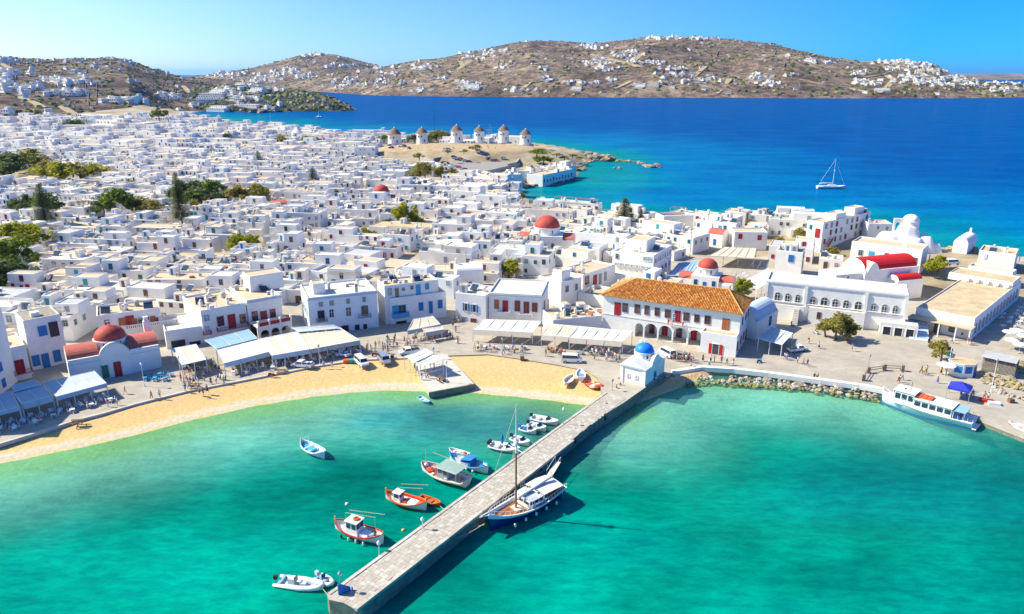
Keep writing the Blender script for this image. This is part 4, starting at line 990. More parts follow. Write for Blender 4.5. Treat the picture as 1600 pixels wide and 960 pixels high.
# the lumpy whitewashed church: one soft continuous mass from several chapels
def lumpy_church():
    c = G(1413, 394, ZR); t = empty('whitewashed_church', c, R(-12), 'lumpy snow white church mound with a rounded dome by the sea', 'church')
    nx, ny = 64, 44; v = []; f = []
    def h(x, y):
        bl = [(0, 0, 4.6, 4.6, 8.2, 3.0), (-5.2, 0, 5.6, 4.6, 5.6, 2.2), (5.0, -.5, 3.6, 4.4, 5.4, 3.6), (-8.6, 0, 3.2, 3.6, 3.1, 2.4), (1.0, -3.6, 4.0, 3.2, 4.8, 3), (8.6, -1, 2.4, 3.0, 3.2, 4.5)]
        z = -1.5
        s = 0
        for (cx, cy, rx, ry, hh, p) in bl:
            d = (abs((x-cx)/rx)**p+abs((y-cy)/ry)**p)**(1/p)
            k = hh*1.18*(1-sstep(.5, 1.28, d)); s = max(s, k)
        s += .75*fbm(x*.3, y*.3, 2)*(1 if s > .5 else 0)
        return s if s > .02 else z
    for j in range(ny+1):
        for i in range(nx+1):
            x = -13+26*i/nx; y = -9+18*j/ny; v.append((x, y, h(x, y)))
    for j in range(ny):
        for i in range(nx):
            a = j*(nx+1)+i; f.append((a, a+1, a+nx+2, a+nx+1))
    m = MB(); m.v = v; m.f = f; m.m = ['whitewash']*len(f); m.build('wall', t, smooth=True)
    MB().lathe([(2.7, 8.0), (2.7, 10.8), (2.85, 10.9), (2.6, 11.0)], 20, 'whitewash', (.6, .4, 0)).build('drum', t, smooth=False)
    MB().dome(2.65, 'whitewash', (.6, .4, 10.95), 22, 7, 2.2).build('dome', t, smooth=True)
    arcade(-4.8, -2.2, 6.0, 11.6, -.1, .7, [(-3.5, .7, 9.6)], 'whitewash').build('bell_gable', t)
    add_win(t, 'open', .6, 1.2, 'blue', (-.4, -2.3, 7.8), -.3)
    FOOT.append([(c+Matrix.Rotation(R(-12), 3, 'Z')@Vector(p)).to_2d() for p in ((-12, -8, 0), (12, -8, 0), (12, 8, 0), (-12, 8, 0))])
lumpy_church()
b = Bld('barrel_chapel', 'small plain white chapel with rounded roof at the water right of the lumpy church', (1490, 378), (1513, 381), 4.6, 13, base=ZR, cat='chapel', flat=False)
MB().box(0, b.L, 0, 13, -4, 4.6, 'whitewash').build('wall', b.root); vault(MB(), .1, b.L-.1, .02, 12.9, 4.6, 1.7, 'whitewash', axis='y').build('barrel_vault', b.root)
MB().box(b.L/2-.3, b.L/2+.3, 12, 12.4, 6, 7.8, 'whitewash').build('bell_gable', b.root)
b = Bld('flat_roof_house', 'flat roofed cream house near the right edge above the long sandy roof', (1530, 391), (1588, 398), 5.8, 10, base=ZR, wall='whitewash_warm', roof='roof_sand')
b.wins([(1537, 397, 1541, 404, 's', 'white'), (1590, 402, 1593, 411, 's', 'blue', 'R'), (1597, 399, 1600, 408, 's', 'red', 'R')]); b.clutter(3, 71)
b = Bld('garden_wall_house', 'low white walled building with narrow windows below the cream flat house', (1513, 415), (1583, 426), 3.4, 5, base=ZR, wall='whitewash_warm')
Bq = G(1524, 498, ZQ+5.4); Dq = G(1597, 439, ZQ+5.4)-Bq; uq = Vector((Dq.y, -Dq.x, 0)).normalized(); Aq = Bq-uq*13
b = Bld('boat_shed', 'long low white building with rust stained sandy flat roof and front canopy', (Aq.x, Aq.y), (Bq.x, Bq.y), 5.4, Dq.length, world=True, roof='roof_sand', par=.3, cat='building')
for i in range(13): add_win(b.root, 'arch', 1.4, 2.4, 'roof_grey', (b.L, 2.2+i*3.4, 1.2), PI/2)
b.upper(-3, b.L-.2, 37, 46, 1.4, 'whitewash', 'roof_sand')
for i in range(5): b.box('chimney', b.L-2-i*2.4, b.L-1.4-i*2.4, 35.8, 36.4, 5, 7.0, 'whitewash_warm')
SHED = b
cn = MB().box(-.6, b.L+.4, -3.4, -.05, 3.3, 3.5, 'roof_cream').build('canopy', b.root)
for x in (-.4, b.L*.5, b.L*.78, b.L+.1): MB().box(x-.12, x+.12, -3.3, -3.05, -.2, 3.3, 'whitewash').build('post', b.root)
for x in (2.2, 5.4, 8.6): add_win(b.root, 'w' if x != 5.4 else 'd', 1.3, 1.3 if x != 5.4 else 2.2, 'wood', (x, 0, 1.0 if x != 5.4 else .1), 0)
b = Bld('terrace_row_house', 'three storey white seafront block with tall narrow windows and red outside stair', (1262, 344), (1287, 348), 9.4, 34, base=ZR, cat='house')
b.wins([(1273, 358, 1280, 371, 'd', 'red'), (1265, 352, 1268, 358, 's', 'green')])
for i in range(9):
    for z in (1.5, 4.4, 7.0):
        if (i*7+int(z)) % 4: add_win(b.root, 's' if (i+int(z)) % 3 else 'w', 1.0, 1.5, ['grey', 'brown', 'green', 'grey'][(i+int(z)) % 4], (b.L, 2.2+i*3.6, z), PI/2)
b.upper(1, b.L-.5, 9, 16, 1.8); b.upper(.5, b.L-1.5, 24, 31, 2.2); b.clutter(5, 77)
s_ = MB()
for i in range(8): s_.box(b.L+.05, b.L+1.0, 3+i*.4, 3.4+i*.4, i*.35, .35+i*.35, 'whitewash').box(b.L+1.0, b.L+1.08, 3+i*.4, 3.4+i*.4, i*.35, 1.3+i*.35, 'red_paint')
s_.build('outside_stair', b.root)
b = Bld('blue_door_house', 'white house with blue door behind the left end of the museum', (1213, 391), (1255, 395), 7.0, 8, base=2.4)
b.wins([(1232, 399, 1239, 409, 'd', 'blue')]); b.upper(1, 6, 3, 7, 1.8); b.clutter(3, 79)
for z in (1.6, 4.4):
    for i in range(2): add_win(b.root, 'w', 1, 1.4, 'grey', (b.L, 2+i*3.2, z), PI/2)
b = Bld('red_window_house', 'white house with two red square windows above the pale pergola', (1148, 362), (1200, 363), 6.0, 8, base=2.0)
b.wins([(1154, 366, 1159, 373, 's', 'red'), (1184, 368, 1189, 375, 's', 'red')])
b = Bld('roofless_house', 'tall pale house with ochre sunken roof at the water behind the guest house', (1037, 338), (1084, 336), 6.4, 8, base=1.8, roof='roof_sand', par=1.1, wall='whitewash_warm')
b.wins([(1046, 346, 1052, 350, 'w', 'grey')])

# landmark churches in the town
def town_church(px, py, rd, zb, label, m='dome_red', drum=2.2, wd=9, dp=8, rz=0, hh=4.6, side=True, grp=None):
    c = G(px, py, zb); t = empty('domed_church', c, rz, label, 'church')
    MB().box(-wd/2, wd/2, 0, dp, -3, hh, 'whitewash').build('wall', t)
    domed(t, (0, dp/2, 0), rd, hh-.05, drum, m)
    if side:
        o = MB().box(-wd/2-4, -wd/2-.01, .5, dp-.5, -3, hh-1.4, 'whitewash').build('side_aisle', t); vault(MB(), -wd/2-3.9, -wd/2, .7, dp-.7, hh-1.4, 1.5, 'vault_red').build('barrel_vault', o)
        o = MB().box(wd/2+.01, wd/2+4, .5, dp-.5, -3, hh-1.4, 'whitewash').build('side_aisle', t); vault(MB(), wd/2, wd/2+3.9, .7, dp-.7, hh-1.4, 1.5, 'vault_red').build('barrel_vault', o)
    for i in (-1, 0, 1): add_win(t, 'w' if i else 'd', .8, 1.4 if i else 2.1, 'blue', (i*2.6, 0, 1.2 if i else .1), 0)
    Mr = Matrix.Rotation(rz, 3, 'Z')
    FOOT.append([(c+Mr@Vector(p)).to_2d() for p in ((-wd/2-4.2, -1, 0), (wd/2+4.2, -1, 0), (wd/2+4.2, dp+1, 0), (-wd/2-4.2, dp+1, 0))])
    return t
town_church(852, 392, 4.6, 2, 'large red domed church in the middle of the town', drum=2.6, wd=12, dp=11, hh=5.2, rz=R(-8))
town_church(596, 322, 3.8, 2, 'distant small church with red dome left of the bright bushy tree', drum=1.8, rz=R(5))
town_church(1100, 452, 2.9, 2.0, 'pink walled chapel with red dome just behind the tiled roof', drum=2.2, wd=8, dp=7, hh=3.8, rz=R(-25))
def small_vault(px, py, zb, w_, d_, h_, m, label, rz=0):
    c = G(px, py, zb); t = empty('small_chapel', c, rz, label, 'chapel'); MB().box(-w_/2, w_/2, 0, d_, -3, h_, 'whitewash').build('wall', t)
    vault(MB(), -w_/2+.1, w_/2-.1, .1, d_-.1, h_, d_*.28, m).build('barrel_vault', t); add_win(t, 'd', .9, 2, 'blue', (0, 0, .1), 0)
    MB().box(-w_/2, -w_/2+.4, d_/2-.5, d_/2+.5, h_, h_+d_*.28+1.6, 'whitewash').build('bell_gable', t)
    FOOT.append([(c+Matrix.Rotation(rz, 3, 'Z')@Vector(p)).to_2d() for p in ((-w_/2, -1, 0), (w_/2, -1, 0), (w_/2, d_, 0), (-w_/2, d_, 0))])
small_vault(439, 332, 2, 9, 6, 3.6, 'vault_red', 'little chapel with low red vault near the palm in the middle of town', R(4))
small_vault(1116, 383, 2, 6, 6, 4.0, 'vault_red', 'small chapel with pink red vault beside the blue awning lane', R(-40))
small_vault(700, 408, 1.6, 9, 7, 4.6, 'whitewash', 'small all white vaulted chapel right of the bright bushy tree', R(-5))
small_vault(735, 452, 1.6, 8, 6.5, 5.2, 'whitewash', 'white vaulted chapel just behind the blue shutter cottage', R(10))

for lb, a_, b__, h_, d_, wl, sh in [('white seafront house with blue shutters left of the bay corner', (772, 270), (797, 274), 6, 9, 'whitewash', 'blue'), ('bluish seafront block standing over the rocks', (801, 268), (828, 267), 6.4, 9, 'whitewash_cool', 'blue'), ('seafront house with flat cream roof under the green slope', (829, 263), (853, 262), 5.4, 8, 'whitewash', 'grey'),
   ('long seafront house row ending the town at the water', (848, 274), (895, 264), 5, 11, 'whitewash', 'brown'), ('low seafront house behind the row at the rocky shore', (856, 262), (882, 257), 4.4, 8, 'whitewash', 'blue'), ('long plain white wall house below the car park', (736, 268), (769, 277), 5, 8, 'whitewash', 'grey')]:
    b = Bld('seafront_house', lb, a_, b__, h_, d_, base=1.7, wall=wl, roof='roof_cream'); n_ = max(2, int(b.L/3.4))
    for i in range(n_):
        for z in (.6, 3.2): add_win(b.root, 's' if (i+int(z)) % 3 else 'd', .9, 1.3 if (i+int(z)) % 3 else 1.9, sh, (b.L*(i+.5)/n_, 0, z if z < 2 or h_ > 5.2 else 2.6), 0) if z < 2 or h_ > 5.2 else None
    b.clutter(4, int(a_[0]))
# blue domed quay chapel
def quay_chapel():
    A = G(969, 601, ZQ); B = G(1007, 611, ZQ); C_ = G(1031, 587, ZQ)
    u = (B-A).normalized(); rz = math.atan2(u.y, u.x); W_ = (B-A).length; n = Vector((-u.y, u.x, 0)); D = min(10.5, max(7.5, (C_-B).dot(n)))
    t = empty('quay_chapel', A, rz, 'small white chapel with a bright blue dome on the quay', 'chapel')
    H = 4.5
    MB().box(0, W_, 0, D, -1, H, 'whitewash').build('wall', t)
    for x in (0, W_-.5): MB().box(x-.1, x+.6, -.16, -.003, 0, H-.01, 'whitewash').build('corner_pilaster', t)
    MB().box(-.18, W_+.18, -.18, D+.18, -.6, .25, 'pale_concrete').build('plinth', t)
    P = [(-.2, H), (W_+.2, H), (W_/2, H+1.25)]
    MB().extr(P, -.25, D+.2, 'whitewash').build('gable_roof', t)
    MB().extr([(.5, H+.12), (W_-.5, H+.12), (W_/2, H+.95)], -.32, -.251, 'whitewash_cool').build('pediment', t)
    MB().box(-.25, W_+.25, -.3, -.26, H-.12, H+.06, 'trim_grey').build('cornice', t)
    P2 = [(D*.28+lerp(0, D*.46, i/12), H+1.9*math.sin(PI*i/12)**.7+.0) for i in range(13)]
    mb = MB(); k = [(W_+.15, y, z) for y, z in P2]; k2 = [(W_-.5, y, z) for y, z in P2]
    mb.rings([k, k2], 'whitewash', False); mb.face(k, 'whitewash'); mb.face(list(reversed(k2)), 'whitewash'); mb.build('side_gable', t)
    domed(t, (W_/2, D*.52, 0), 1.95, H+.55, 1.55, 'dome_blue', 4)
    for x in (W_*.33, W_*.66): 
        q = add_win(t, 'arch', .5, 1.0, 'whitewash', (x, 0, 1.9), 0)
    add_win(t, 'd', .9, 2.3, 'blue', (W_, D*.5, .2), PI/2)
    MB().box(-.25, .25, D-.6, D-.1, H+1, H+2.6, 'whitewash').build('bell_gable', t)
    FOOT.append([v.to_2d() for v in (A, B, B+n*D, A+n*D)])
    return t
CHAPEL = quay_chapel()

# ------------------------------------------------------------------ windmills
def windmill(px, py, r, h, label, sails=False, cap='thatch', stone=False, zb=None):
    z = zb if zb is not None else 8.6
    r *= 1.12; h *= 1.15; c = G(px, py, z); t = empty('windmill', c, 0, label, 'windmill', 'windmills on the headland' if cap else None)
    MB().lathe([(r*1.04, -4), (r*1.0, 0), (r*.94, h*.7), (r*.93, h)], 20, 'whitewash_warm' if stone else 'whitewash', cap1=True).build('tower', t)
    if cap:
        MB().lathe([(r*1.1, h-.25), (r*.95, h+.35), (r*.58, h+r*.5), (r*.2, h+r*.78), (.01, h+r*.8)], 18, cap, cap0=True).build('thatched_cap', t)
        MB().lathe([(.45, h+r*.7), (.4, h+r*.92), (.01, h+r)], 8, 'whitewash').build('cap_finial', t)
    else: MB().lathe([(r*1.0, h), (.2, h+r*.9), (.01, h+r*.9)], 18, 'whitewash').build('cone_roof', t)
    for a, zz in ((0, h*.62), (.5, h*.2), (-.6, h*.62)): add_win(t, 'w' if zz > 3 else 'd', .8, 1 if zz > 3 else 2, 'wood', (r*.97*math.sin(a), -r*.97*math.cos(a), zz), a)
    if sails:
        m = MB(); ax = Vector((r*1.9, -.6, h+.6)); m.tube((0, 0, h+.6), ax, .22, 'grey_wood', 6)
        s = MB()
        for i in range(12):
            a = 2*PI*i/12; s.tube(ax, ax+Vector((.25*math.cos(a), math.cos(a), math.sin(a)))*5.2, .07, 'grey_wood', 4)
        m.build('axle', t); s.build('sail_spokes', t)
        k = [ax+Vector((.25*math.cos(2*PI*i/12), math.cos(2*PI*i/12), math.sin(2*PI*i/12)))*5.2 for i in range(13)]
        MB().path(k, .03, 'rope', 3).build('sail_rope', t)
    MB().lathe([(r*1.5, -3), (r*1.5, -.2), (r*1.02, -.19)], 20, 'stone' if stone else 'stone_pale').build('terrace', t)
    FOOT.append([(c.x+r*1.7*math.cos(a*PI/3), c.y+r*1.7*math.sin(a*PI/3)) for a in range(6)])
    return t
windmill(617, 226, 4.9, 7.2, 'leftmost hill windmill with brown thatched cap on a round stone terrace', stone=True)
windmill(660, 225, 4.1, 7.8, 'second hill windmill from left, slim tower above white terrace walls')
windmill(714, 222, 4.5, 8.2, 'third hill windmill from left, with low white annexe wall at its foot')
windmill(749, 222, 4.0, 7.8, 'fourth hill windmill from left, the one with open spoked sails', sails=True)
windmill(787, 222, 4.0, 8.4, 'fifth hill windmill from left, tall slim tower')
windmill(821, 225, 4.0, 6.8, 'rightmost hill windmill at the end of the headland')
windmill(465, 219, 4.6, 6.0, 'solitary all white windmill tower with white cone top', cap=None, zb=4)
# ------------------------------------------------------------------ the town: individual houses nearest, the far ones joined
def gpoly(L, z=1.5): return [G(a, b, z).to_2d() for a, b in L]
KEEP = [gpoly([(-700, 700), (-80, 600), (0, 555), (60, 545), (110, 560), (255, 550), (330, 535), (480, 528), (590, 515), (700, 500), (770, 490), (850, 490), (905, 480), (945, 500), (990, 545), (1090, 556), (1190, 545),
                  (1180, 500), (1210, 470), (1425, 500), (1430, 540), (1530, 540), (1610, 470), (1700, 440), (2200, 520), (1600, 900), (-700, 900)]),
        gpoly([(1422, 545), (1425, 460), (1462, 425), (1480, 400), (1530, 398), (1520, 432), (1480, 445), (1437, 500)]),
        gpoly([(1525, 560), (1600, 440), (1620, 425), (1760, 440), (1760, 620), (1560, 600)]),
        gpoly([(1112, 470), (1078, 432), (1060, 420), (1098, 400), (1190, 398), (1205, 415), (1190, 440), (1210, 470), (1190, 490)]),
        gpoly([(596, 236), (620, 222), (830, 220), (890, 240), (880, 252), (850, 256), (812, 260), (770, 268), (740, 272), (690, 256), (640, 250), (612, 246)], 6),
        gpoly([(836, 256), (836, 222), (960, 232), (960, 262), (912, 266)]),
        gpoly([(1300, 400), (1312, 372), (1345, 352), (1352, 372), (1330, 410)])]
TREES = [  # px, py (base), crown radius m, height m, kind, z
    (25, 428, 7, 9, 'leaf_green', 2), (55, 395, 7, 8, 'leaf_bright', 3), (20, 400, 7, 9, 'leaf_bright', 3), (-15, 425, 8, 9, 'leaf_bright', 2), (15, 462, 6.5, 8, 'leaf_dark', 2), (38, 450, 4, 6, 'leaf_dark', 2), (-20, 470, 6, 8, 'leaf_dark', 2),
    (185, 340, 5.5, 9, 'leaf_green', 4), (165, 342, 4, 6, 'leaf_dark', 4), (215, 338, 4, 6, 'leaf_olive', 4), (238, 338, 4, 5, 'leaf_olive', 4),
    (70, 342, 6, 8, 'leaf_dark', 5), (45, 340, 5, 7, 'leaf_dark', 5), (298, 325, 6, 9, 'leaf_dark', 4), (318, 330, 6, 8, 'leaf_dark', 4), (305, 338, 3.5, 5, 'leaf_olive', 4), (330, 318, 5, 8, 'leaf_green', 4), (345, 322, 3, 4.5, 'leaf_dark', 4),
    (95, 292, 9, 10, 'leaf_bright', 12), (115, 290, 8, 9, 'leaf_olive', 12), (80, 288, 7, 9, 'leaf_olive', 12), (150, 286, 6, 8, 'leaf_bright', 11), (15, 285, 10, 12, 'leaf_dark', 12), (45, 278, 9, 12, 'leaf_olive', 13), (-10, 290, 10, 11, 'leaf_dark', 12), (5, 272, 7, 9, 'leaf_dark', 14),
    (378, 323, 4.5, 7, 'leaf_olive', 2), (402, 325, 5, 8, 'leaf_olive', 2), (375, 400, 4, 6, 'leaf_bright', 2), (392, 396, 4, 5.5, 'leaf_bright', 2), (632, 362, 5.2, 9, 'leaf_bright', 2), (648, 362, 3.5, 5, 'leaf_bright', 2), (608, 364, 3, 4.5, 'leaf_dark', 2),
    (570, 378, 3.6, 4.2, 'leaf_bright', 2), (583, 378, 2.6, 3, 'leaf_olive', 2), (795, 434, 3.4, 4.5, 'leaf_bright', 2), (780, 434, 2.2, 3.5, 'leaf_olive', 2), (664, 284, 5.5, 8, 'leaf_olive', 3), (650, 288, 4, 6, 'leaf_olive', 3), (690, 282, 3.5, 6, 'leaf_olive', 3), (705, 282, 3.5, 5, 'leaf_olive', 3),
    (1305, 531, 4.2, 6.5, 'leaf_olive', ZQ), (1322, 533, 3.2, 5, 'leaf_olive', ZQ), (1290, 527, 3, 4.6, 'leaf_olive', ZQ), (1470, 566, 3.1, 4.8, 'leaf_olive', ZQ), (1460, 436, 3.2, 5, 'leaf_bright', 3), (1464, 425, 2.4, 4, 'leaf_bright', 3), (1160, 462, 2.4, 4, 'leaf_bright', 2.4), (1158, 466, 1.8, 3, 'leaf_green', 2.4),
    (683, 221, 8, 7, 'leaf_olive', 7), (700, 221, 7, 6, 'leaf_olive', 7), (672, 222, 6, 5, 'leaf_dark', 7), (648, 223, 6, 5, 'leaf_dark', 7), (600, 224, 5, 5, 'leaf_green', 5), (575, 225, 5, 4, 'leaf_dark', 3), (850, 258, 6, 4, 'leaf_green', 3), (838, 246, 7, 4, 'leaf_green', 5), (495, 228, 5, 5, 'leaf_dark', 3), (478, 226, 4, 5, 'leaf_green', 3), (355, 222, 4, 5, 'leaf_dark', 6), (440, 228, 4, 6, 'leaf_olive', 4),
    (118, 205, 8, 8, 'leaf_dark', 20), (160, 215, 6, 6, 'leaf_dark', 18), (250, 190, 6, 9, 'leaf_dark', 8), (220, 205, 7, 5, 'leaf_olive', 12), (330, 345, 2.4, 4, 'leaf_dark', 3), (1170, 362, 2, 4, 'leaf_olive', 2), (1215, 392, 2.6, 4, 'leaf_olive', 2.5), (1250, 378, 2.8, 4, 'leaf_olive', 3), (1300, 402, 2.2, 3, 'leaf_olive', 3), (745, 236, 3, 3, 'leaf_olive', 7), (870, 246, 3, 2, 'leaf_olive', 3), (882, 250, 2.5, 2, 'leaf_green', 3), (895, 247, 3, 2, 'leaf_olive', 3), (842, 252, 3, 2.4, 'leaf_green', 4), (725, 240, 2, 2, 'leaf_olive', 6), (700, 241, 2.4, 2, 'leaf_olive', 6), (860, 240, 3, 2, 'leaf_olive', 4), (655, 250, 3, 3, 'leaf_olive', 4), (905, 250, 2.4, 1.6, 'leaf_olive', 2)]
TPOS = []
for px, py, rad, ht, kd, z in TREES:
    if py < 345: rad *= 1.6; ht *= 1.45
    elif py < 480: rad *= 1.25; ht *= 1.3
    g_ = G(px, py, z); zz = ztown(g_.x, g_.y) if g_.y > 200 and inpoly(g_.x, g_.y, town_poly) else z
    g_ = G(px, py, zz); TPOS.append((g_, rad, ht, kd))
CONIF = [(284, 352, 22, 4.5, 3), (975, 356, 12.5, 6.0, 2), (490, 292, 11, 4.5, 2), (405, 262, 11, 3.5, 4), (72, 352, 17, 5.5, 4), (1000, 352, 5, 1.6, 2)]
CPOS = []
for px, py, ht, rad, z in CONIF: CPOS.append((G(px, py, z), ht, rad))
PALM = [(527, 322, 7, 2), (438, 215, 6, 4), (474, 220, 5, 3)]
CIRC = [(p.x, p.y, r*.72) for p, r, _, _ in TPOS]+[(p.x, p.y, r*.5) for p, _, r in CPOS]+[(G(a, b, z).x, G(a, b, z).y, 2) for a, b, h, z in PALM]
FB = [(min(p[0] for p in f), max(p[0] for p in f), min(p[1] for p in f), max(p[1] for p in f), f) for f in FOOT]
def bend(x):        # harbour arc followed by the rows of houses
    return 22*sstep(-180, -40, x)-34*sstep(10, 110, x)
def blocked(c, corners, rmax):
    for P in KEEP:
        if inpoly(c[0], c[1], P): return True
    for q in corners:
        if not inpoly(q[0], q[1], town_poly): return True
        for P in KEEP:
            if inpoly(q[0], q[1], P): return True
    for x, y, r in CIRC:
        if (c[0]-x)**2+(c[1]-y)**2 < (r+rmax*.55)**2: return True
    for a, b_, d, e, f in FB:
        if c[0] < a-rmax or c[0] > b_+rmax or c[1] < d-rmax or c[1] > e+rmax: continue
        for q in corners+[c]:
            if inpoly(q[0], q[1], f): return True
        for q in f:
            if inpoly(q[0], q[1], corners): return True
    return False
tr0 = 1
WALLS = ['whitewash']*8+['whitewash_cool']+['whitewash_warm']*5+['plaster_stone']*(tr0 < 0)
ROOFS = ['roof_cream']*5+['roof_white']*6+['roof_grey', 'roof_sand', 'roof_cream']
SHUT = ['blue', 'blue', 'grey', 'grey', 'wood', 'brown', 'teal', 'green', 'lblue', 'grey', 'wood', 'red', 'grey', 'wood', 'grey']
lots = []
tr = random.Random(21)
def fill():
    y = 146.0
    while y < 820:
        k = 1 if y < 380 else (1.12 if y < 560 else 1.3)
        dp = tr.uniform(8.0, 12.5)*k
        x = -640.0 if y > 330 else (-330.0 if y > 215 else -190.0)
        while x < 250:
            w_ = tr.choice([tr.uniform(6, 10), tr.uniform(9, 19), tr.uniform(12, 26)])*k
            xc = x+w_/2; jx = 5*noise.noise(Vector((xc*.02, y*.02, 1))); jy = 10*noise.noise(Vector((xc*.012, y*.012, 4)))
            yc = y+bend(xc)+jy
            slope = (bend(xc+2)-bend(xc-2))/4
            rz = math.atan(slope*.75)+R(6)*noise.noise(Vector((xc*.03, y*.03, 8)))+R(tr.uniform(-5, 5))-R(16)
            gap = tr.choice([-.6, -.3, -.1, -.1, .2, 1.4]) if tr.random() < .95 else 2.4
            X = xc+jx
            x += w_+gap
            if yc < 150: continue
            px, py = proj((X, yc, 6))
            if px < -60 or px > 1660: continue
            if yc > 900 and px > 240: continue
            ca, sa = math.cos(rz), math.sin(rz)
            w2, d2 = w_/2*.98, dp/2*(.98 if tr.random() < .8 else .8)
            cor = [(X+a*ca-b_*sa, yc+a*sa+b_*ca) for a, b_ in ((-w2, -d2), (w2, -d2), (w2, d2), (-w2, d2))]
            if blocked((X, yc), cor, max(w2, d2)): continue
            # thin out towards the back left and around the bay
            dens = .97 if yc < 560 else (.88 if yc < 700 else .7)
            if tr.random() > dens: continue
            if tr.random() < .028 and yc < 640: TPOS.append((Vector((X, yc, ztown(X, yc))), tr.uniform(1.8, 3.6), tr.uniform(3.2, 6), tr.choice(['leaf_bright', 'leaf_olive', 'leaf_green', 'leaf_green']))); continue
            lots.append((X, yc, rz, w2*2, d2*2))
        y += dp+(tr.choice([-.4, -.2, .4, 2.0]) if y < 600 else 2)
fill()
lots.sort(key=lambda q: q[1])
def house_shapes(rr, w_, d_, far=False):
    """describes a house; returns dict"""
    st = rr.choice([1, 1, 1, 2, 2, 2, 2]) if not far else rr.choice([1, 1, 2, 2])
    h = {1: rr.uniform(3.0, 4.2), 2: rr.uniform(4.6, 6.6), 3: rr.uniform(7.0, 8.0)}[st]
    return dict(st=st, h=h, wall=rr.choice(WALLS), roof=rr.choice(ROOFS), shut=rr.choice(SHUT), up=rr.random() < .5, dome=rr.random() < .03)
NEAR = 292
hinfo = []
def near_house(i, q):
    X, Y, rz, w_, d_ = q; rr = random.Random(1000+i); S = house_shapes(rr, w_, d_)
    z0 = ztown(X, Y)
    if Y < 200: S['h'] = min(S['h'], 7)
    root = empty('house', (X, Y, z0), rz, 'x', 'house', 'white flat roofed houses packed behind the harbour front')
    h = S['h']; mb = MB(); fy = -d_/2; ax = rr.random() < .42 and h > 4.4
    if ax:
        fy = -d_/2+d_*rr.uniform(.3, .5); ah = min(h*.55, 3.3); xa, xb = rr.choice([(-w_/2, w_/2), (-w_/2, w_*.1), (-w_*.1, w_/2)])
        am = MB(); ar_ = shell(am, xa, xb, -d_/2, fy-.02, -4, ah, rr.choice(WALLS), rr.choice([.3, .9]), .22); ao = am.build('terrace_block', root); MB().face(ar_, rr.choice(ROOFS)).build('terrace_floor', ao)
    r = shell(mb, -w_/2, w_/2, fy, d_/2, -4, h, S['wall'], rr.choice([.25, .35, .5, .8]), inset=rr.uniform(.03, .12))
    mb.build('wall', root)
    feats = []
    if rr.random() < .05 and w_ < 9:
        MB().face([(p[0], p[1], p[2]) for p in r], S['roof']).build('roof', root)
        o = vault(MB(), -w_/2+.3, w_/2-.3, -d_/2+.3, d_/2-.3, h-.4, d_*.25, 'whitewash').build('vaulted_roof', root); feats.append('vaulted roof')
    else: MB().face(r, S['roof']).build('roof', root)
    sc = S['shut']
    cols = max(1, int(w_/2.6))
    for s_ in range(S['st']):
        z = .9+s_*3.0
        if z+1.4 > h: break
        for c in range(cols):
            if rr.random() < .5:
                k = rr.choice(['s', 'w', 'w', 's', 'p'])
                add_win(root, k, rr.choice([.8, 1.0]), rr.choice([1.0, 1.2, 1.4]), sc, (-w_/2+w_*(c+.5)/cols+rr.uniform(-.3, .3), (fy if s_ or not ax else -d_/2)+.04, z), 0)
    if rr.random() < .8: add_win(root, 'd', 1.0, 2.0, sc, (rr.uniform(-w_/2+1.2, w_/2-1.2) if w_ > 3 else 0, fy+.03, 3.1 if ax or (S['st'] > 1 and rr.random() < .5) else .05), 0)
    for side in (-1, 1):
        for c in range(max(1, int(d_/3.2))):
            if rr.random() < .5:
                add_win(root, rr.choice(['s', 'w']), .8, 1.2, sc, (side*(w_/2-.04), -d_/2+d_*(c+.5)/max(1, int(d_/3.2)), h-2.4), PI/2*side)
    if S['up'] and w_ > 6:
        uw, ud, uh = w_*rr.uniform(.35, .6), d_*rr.uniform(.4, .7), rr.uniform(2.0, 3.0)
        ux = rr.choice([-1, 1])*(w_-uw)/2*.94; ud = min(ud, (d_/2-fy)*.8); uy = max(rr.uniform(0, 1)*(d_-ud)/2*.9, fy+ud/2+.1)
        mb = MB(); q2 = shell(mb, ux-uw/2, ux+uw/2, uy-ud/2, uy+ud/2, h-.6, h+uh, rr.choice(WALLS[:10]), .25)
        o = mb.build('upper_room', root); MB().face(q2, rr.choice(ROOFS)).build('roof', o)
        T = win_tpl(rr.choice(['d', 's', 'w']), 1, 1.6 if uh > 2.3 else 1.2, CMAP[sc]); wo = link(T[0][0], T[0][1], o, (ux, uy-ud/2+.04, h+.1), 0)
        for n_, me in T[1:]: link(n_+'' if n_ != 'x' else n_, me, o, (ux, uy-ud/2+.04, h+.1))
        feats.append('upper room')
    seen = []
    for _ in range(rr.choice([3, 4, 5, 7, 8])):
        o = roof_item(rr, root, rr.uniform(-w_/2+1.2, w_/2-1.2), rr.uniform(fy+1.2, d_/2-1.2), h-.35)
        seen.append(o.name.split('.')[0])
    if rr.random() < .16:
        pg = MB(); x0, x1 = -w_/2+.6, w_/2-.6
        for x in (x0, x1):
            for y in (-d_/2+.6, 0): pg.box(x-.06, x+.06, y-.06, y+.06, h-.4, h+2.0, 'grey_wood')
        for k in range(int((x1-x0)/.5)): pg.box(x0+k*.5, x0+k*.5+.1, -d_/2+.4, .2, h+2.0, h+2.08, 'grey_wood')
        pg.build('pergola', root); seen.append('pergola')
    hinfo.append((root, S, seen, feats, w_))
